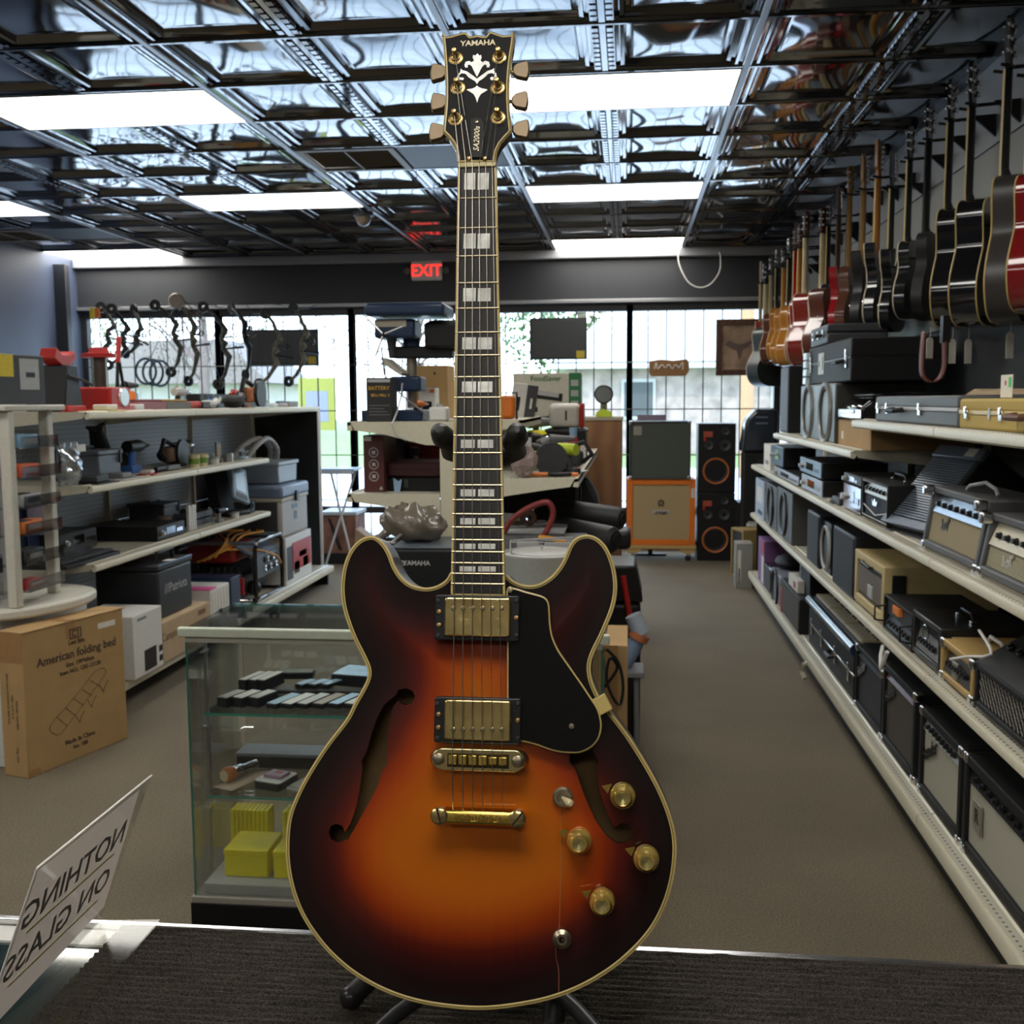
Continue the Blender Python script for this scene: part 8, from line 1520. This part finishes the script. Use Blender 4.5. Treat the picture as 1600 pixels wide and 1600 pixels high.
for i, a_ in enumerate(((158, 478, 560, 9.9, CAM2, .2, .25, 'first bow from the left, with an orange-yellow fletching'), (180, 480, 575, 9.8, BLK, .5, .1, 'black bow directly behind the bottle-jack press'), (207, 482, 560, 9.9, CAM2, -.5, .35, 'black bow sloping over the red-handled cutters'), (262, 470, 585, 9.85, CAM2, .7, -.2, 'slim dark bow left of the coil of blue hose'), (292, 468, 600, 9.9, CAM, -.3, -.12, 'camouflage bow with a quiver disc on top'), (337, 472, 605, 9.85, CAM2, .3, -.15, 'dark bow in front of the window mullion'), (376, 470, 590, 9.9, BLK, -.6, -.3, 'black bow left of the hanging monitor'), (418, 486, 606, 9.8, CAM, .6, .12, 'brown camouflage bow over the left part of the hanging monitor'), (462, 478, 602, 9.9, CAM, -.2, .1, 'last bow on the right, over the hanging monitor'))): bow(a_[7], a_[0], a_[1], a_[2], a_[3], a_[4], a_[5], a_[6])
t = thing('arrow_fletching', 'orange and yellow fletchings at the top of the first bow', 'fletching', tuple(up(148, 490, 'y', 9.82)), 0); obj('vane', MB().prism([(-.05, -.04), (-.01, -.05), (.0, .05), (-.05, .06)], 0, .01), mat('vane_yellow', (.75, .6, .05), .5), t); obj('vane', MB().prism([(.0, -.05), (.05, -.03), (.04, .05), (.0, .05)], 0, .01), ORG, t); obj('vane_wire', MB().tube([(0, .005, .05), (0, .3, .1), (0, .58, 2.41-t.location.z)], .003, 5), DKG, t)
t = thing('quiver_disc', 'pale round quiver hood at the top of the camouflage bow', 'quiver', tuple(up(275, 470, 'y', 9.8)), 0); obj('hood', MB().lathe([(.0001, -.03), (.06, -.025), (.075, 0), (.07, .03)], n=20, axis='y'), mat('hood_sand', (.32, .27, .21), .6), t, smooth=True); obj('arrow_shafts', MB().tube([(.05, .02, -.02), (.22, .02, -.22)], .006, 6).tube([(.07, .03, .0), (.26, .03, -.2)], .006, 6), BRT, t); obj('quiver_wire', MB().tube([(0, .03, 0), (0, .6, -.01)], .004, 5), DKG, t)
t = thing('bungee_loops', 'coil of blue-black hose hanging in the first window', 'hose', tuple(up(228, 580, 'y', 9.8)), 0)
for k in range(3): obj('loop', MB().tube([(.06*k+.10*math.cos(a), .02*k, .12*math.sin(a)-.01*k) for a in np.linspace(0, 6.283, 24)[:-1]], .012, 8, closed=True), mat('hose_blue', (.05, .09, .14), .4), t, smooth=True)
obj('loop_tie', MB().tube([(.05, 0, .12), (.05, .3, .4), (.05, .59, 2.41-t.location.z)], .004, 5), DKG, t)
for i, (px, py, m_) in enumerate(((276, 608, ORG), (285, 611, mat('lure_amber', (.75, .45, .05), .5)))): t = thing('lure_tag', ('orange', 'amber')[i]+' dangling tag below the camouflage bow', 'tag', tuple(up(px, py, 'y', 9.85)), 0); obj('tag_body', MB().ball((0, 0, 0), .022, 10, (.8, .4, 1.5)), m_, t, smooth=True); obj('tag_string', MB().tube([(0, 0, .02), (.03, .05, .3), (.04, .54, 2.41-t.location.z)], .0025, 5), DKG, t)
# keyboard stand and crate by the second window
pa, pb_ = up(496, 733, 'y', 8.9), up(552, 728, 'y', 8.9); t = thing('folding_table', 'small pale folding table with blue top beside the left shelving end', 'table', ((pa.x+pb_.x)/2, 8.95, 0), 0); w = pb_.x-pa.x; zt_ = pa.z
obj('table_top', MB().box(-w/2, w/2, -.02, .25, zt_-.02, zt_), mat('table_blue', (.3, .42, .6), .35), t, .004); obj('apron', MB().box(-w/2, w/2, -.022, -.018, zt_-.045, zt_-.02), LGR, t, .002)
for s in (-1, 1): obj('leg', MB().tube([(s*(w/2-.02), .0, 0), (-s*(w/2-.04), .2, zt_-.02)], .010, 8), LGR, t, smooth=True)
pa, pb_ = up(500, 800, 'y', 9.3), up(556, 868, 'y', 9.3); t = thing('painted_chest', 'rust-brown patterned chest with pale rim under the small blue table', 'chest', ((pa.x+pb_.x)/2, 9.32, 0), 0); w = pb_.x-pa.x; zt_ = pa.z
obj('chest_body', MB().box(-w/2, w/2, 0, .35, .1, zt_-.03), mat('rust_print', (.20, .09, .06), .7, noise=.5, nscale=6), t, .004); obj('chest_rim', MB().box(-w/2-.01, w/2+.01, -.01, .36, zt_-.03, zt_), mat('pale_blue_white2', (.5, .55, .6), .4), t, .003); obj('chest_base', MB().box(-w/2, w/2, 0, .35, 0, .1), BLK, t, .003); obj('strap', MB().prism([(-w*.3, zt_-.06), (-w*.22, zt_-.06), (w*.1, .13), (0, .13)], -.003, 0), BLK, t)
t = thing('straw_bundle', 'pale bundle lying right of the rust-brown chest', 'bundle', tuple(Vector((up(577, 850, 'y', 9.3).x, 9.3, 0))), 0); obj('bundle_body', MB().prism([(-.15, 0), (.2, 0), (.15, .14), (-.13, .33)], 0, .2), mat('straw', (.36, .24, .15), .8), t, .01); obj('bundle_band', MB().box(-.05, .0, -.003, .003, 0, .24), BRT, t)
DB = mat('dull_brown', (.18, .12, .07), .6)
X2 = [('pouch', 'pouch', 'small grey pouch behind the flat black box on the second left shelf', 'pouch', -2.78, 5.0, L2, GRY, .9, DKG), ('reel', 'tape_reel', 'black reel behind the dark drill with the blue cap', 'reel', -2.86, 5.74, L2, BLK, 1.1, GRY), ('drill', 'cordless_drill', 'brown-grey drill right of the brown-black power tool', 'drill', -2.72, 6.28, L2, DB, .9, BLK), ('long', 'hand_tool', 'brown-handled tool lying before the black soft bag', 'tool', -2.60, 6.22, L2, GRY, .7, DB), ('cup', 'cup', 'small white cup at the far part of the second left shelf', 'cup', -2.70, 6.72, L2, WHT, .7, LGR),
 ('tin', 'tin', 'black tin on the third left shelf behind the strap bundle', 'tin', -2.75, 6.02, L3, BLK, 1.1, GRY), ('cup', 'cup', 'brown cup beside the disc player on the third left shelf', 'cup', -2.70, 5.95, L3, DB, 1.2, BLK), ('reel', 'cable_coil', 'white-tagged cable coil left of the point-of-sale terminal', 'cable', -2.62, 6.50, L3, GRY, .8, WHT), ('drill', 'label_gun', 'black label gun in front of the parts trays', 'tool', -2.54, 6.42, L3, BLK, .55, GRY),
 ('gun', 'spray_gun', 'orange and black spray gun at the back of the top left shelf', 'tool', -2.84, 5.85, L1, ORG, 1.0, BLK), ('drill', 'cordless_drill', 'silver drill lying on the top left shelf beyond the orange-lidded case', 'drill', -2.66, 6.15, L1, LGR, .8, BLK), ('pouch', 'glove_pair', 'white-grey work gloves on the top left shelf', 'gloves', -2.60, 6.42, L1, LGR, .8, WHT), ('reel', 'tape_reel', 'blue tape reel on the far half of the top left shelf', 'reel', -2.70, 6.72, L1, MATS['tool_blue'], .9, BLK), ('long', 'hand_tool', 'copper-headed tool next to the brown-orange power tool', 'tool', -2.58, 7.02, L1, mat('copper', (.5, .2, .08), .35, metal=.8), .9, BLK), ('tin', 'tin', 'pale blue round tin on the far part of the top left shelf', 'tin', -2.60, 7.42, L1, MATS['pale_blue'], 1.1, WHT), ('pack', 'blister_pack', 'brown pack near the far end of the top left shelf', 'package', -2.58, 7.78, L1, DB, 1.2, LGR), ('gun', 'heat_gun', 'black heat gun at the back of the far top left shelf', 'tool', -2.76, 7.3, L1, BLK, .8, RED)]
for kd, nm, lb, ct, x, y, z, m_, s_, m2_ in X2: clutter(kd, nm, lb, ct, x, y, z, m_, s_, PI/2+random.uniform(-.4, .4), m2_)
# right side, far shelves
for kd, nm, lb, ct, x, y, z, m_, s_, m2_ in (('reel', 'cable_coil', 'black cable coil on the upper middle shelf beside the adapter box', 'cable', 1.02, 5.62, ZBs, BLK, .8, CHR), ('pack', 'remote_pack', 'silver pack in front of the adapter box', 'package', .98, 5.42, ZBs, LGR, .6, BLK)): clutter(kd, nm, lb, ct, x, y, z, m_, s_, .3, m2_)
t = thing('strap', 'white strap trailing over the handle of the tan amplifier head', 'strap', (.97, up(1500, 990, 'x', .97).y, .0)); pa = up(1485, 1030, 'x', .90); pb_ = up(1530, 985, 'x', .99)
t.location = pa; obj('strap_band', MB().tube([tuple(v) for v in smooth_loop([(0, 0, 0), (.03, -.05, .02), (.07, -.12, .045), tuple(pb_-pa)], 14, False)], .0045, 6), WHT, t, smooth=True)
t = thing('tissue_scrap', 'scrap of white strapping hanging off the bottom right shelf edge by the keyboard case', 'strap', tuple(up(1258, 1050, 'x', .905)), 0); obj('scrap', MB().tube([(.02, 0, .05), (-.008, 0, .04), (-.014, .02, 0), (-.004, -.02, -.03)], .012, 6), mat('dingy_white', (.5, .46, .36), .7), t, smooth=True)
# ------------------------------------------------------------------ lettering becomes real mesh
dg = bpy.context.evaluated_depsgraph_get()
for o in [o for o in bpy.data.objects if o.type == 'FONT']:
    me = bpy.data.meshes.new_from_object(o.evaluated_get(dg)); n = bpy.data.objects.new('lettering', me); COL.objects.link(n); n.parent = o.parent; n.matrix_basis = o.matrix_basis.copy(); bpy.data.objects.remove(o)
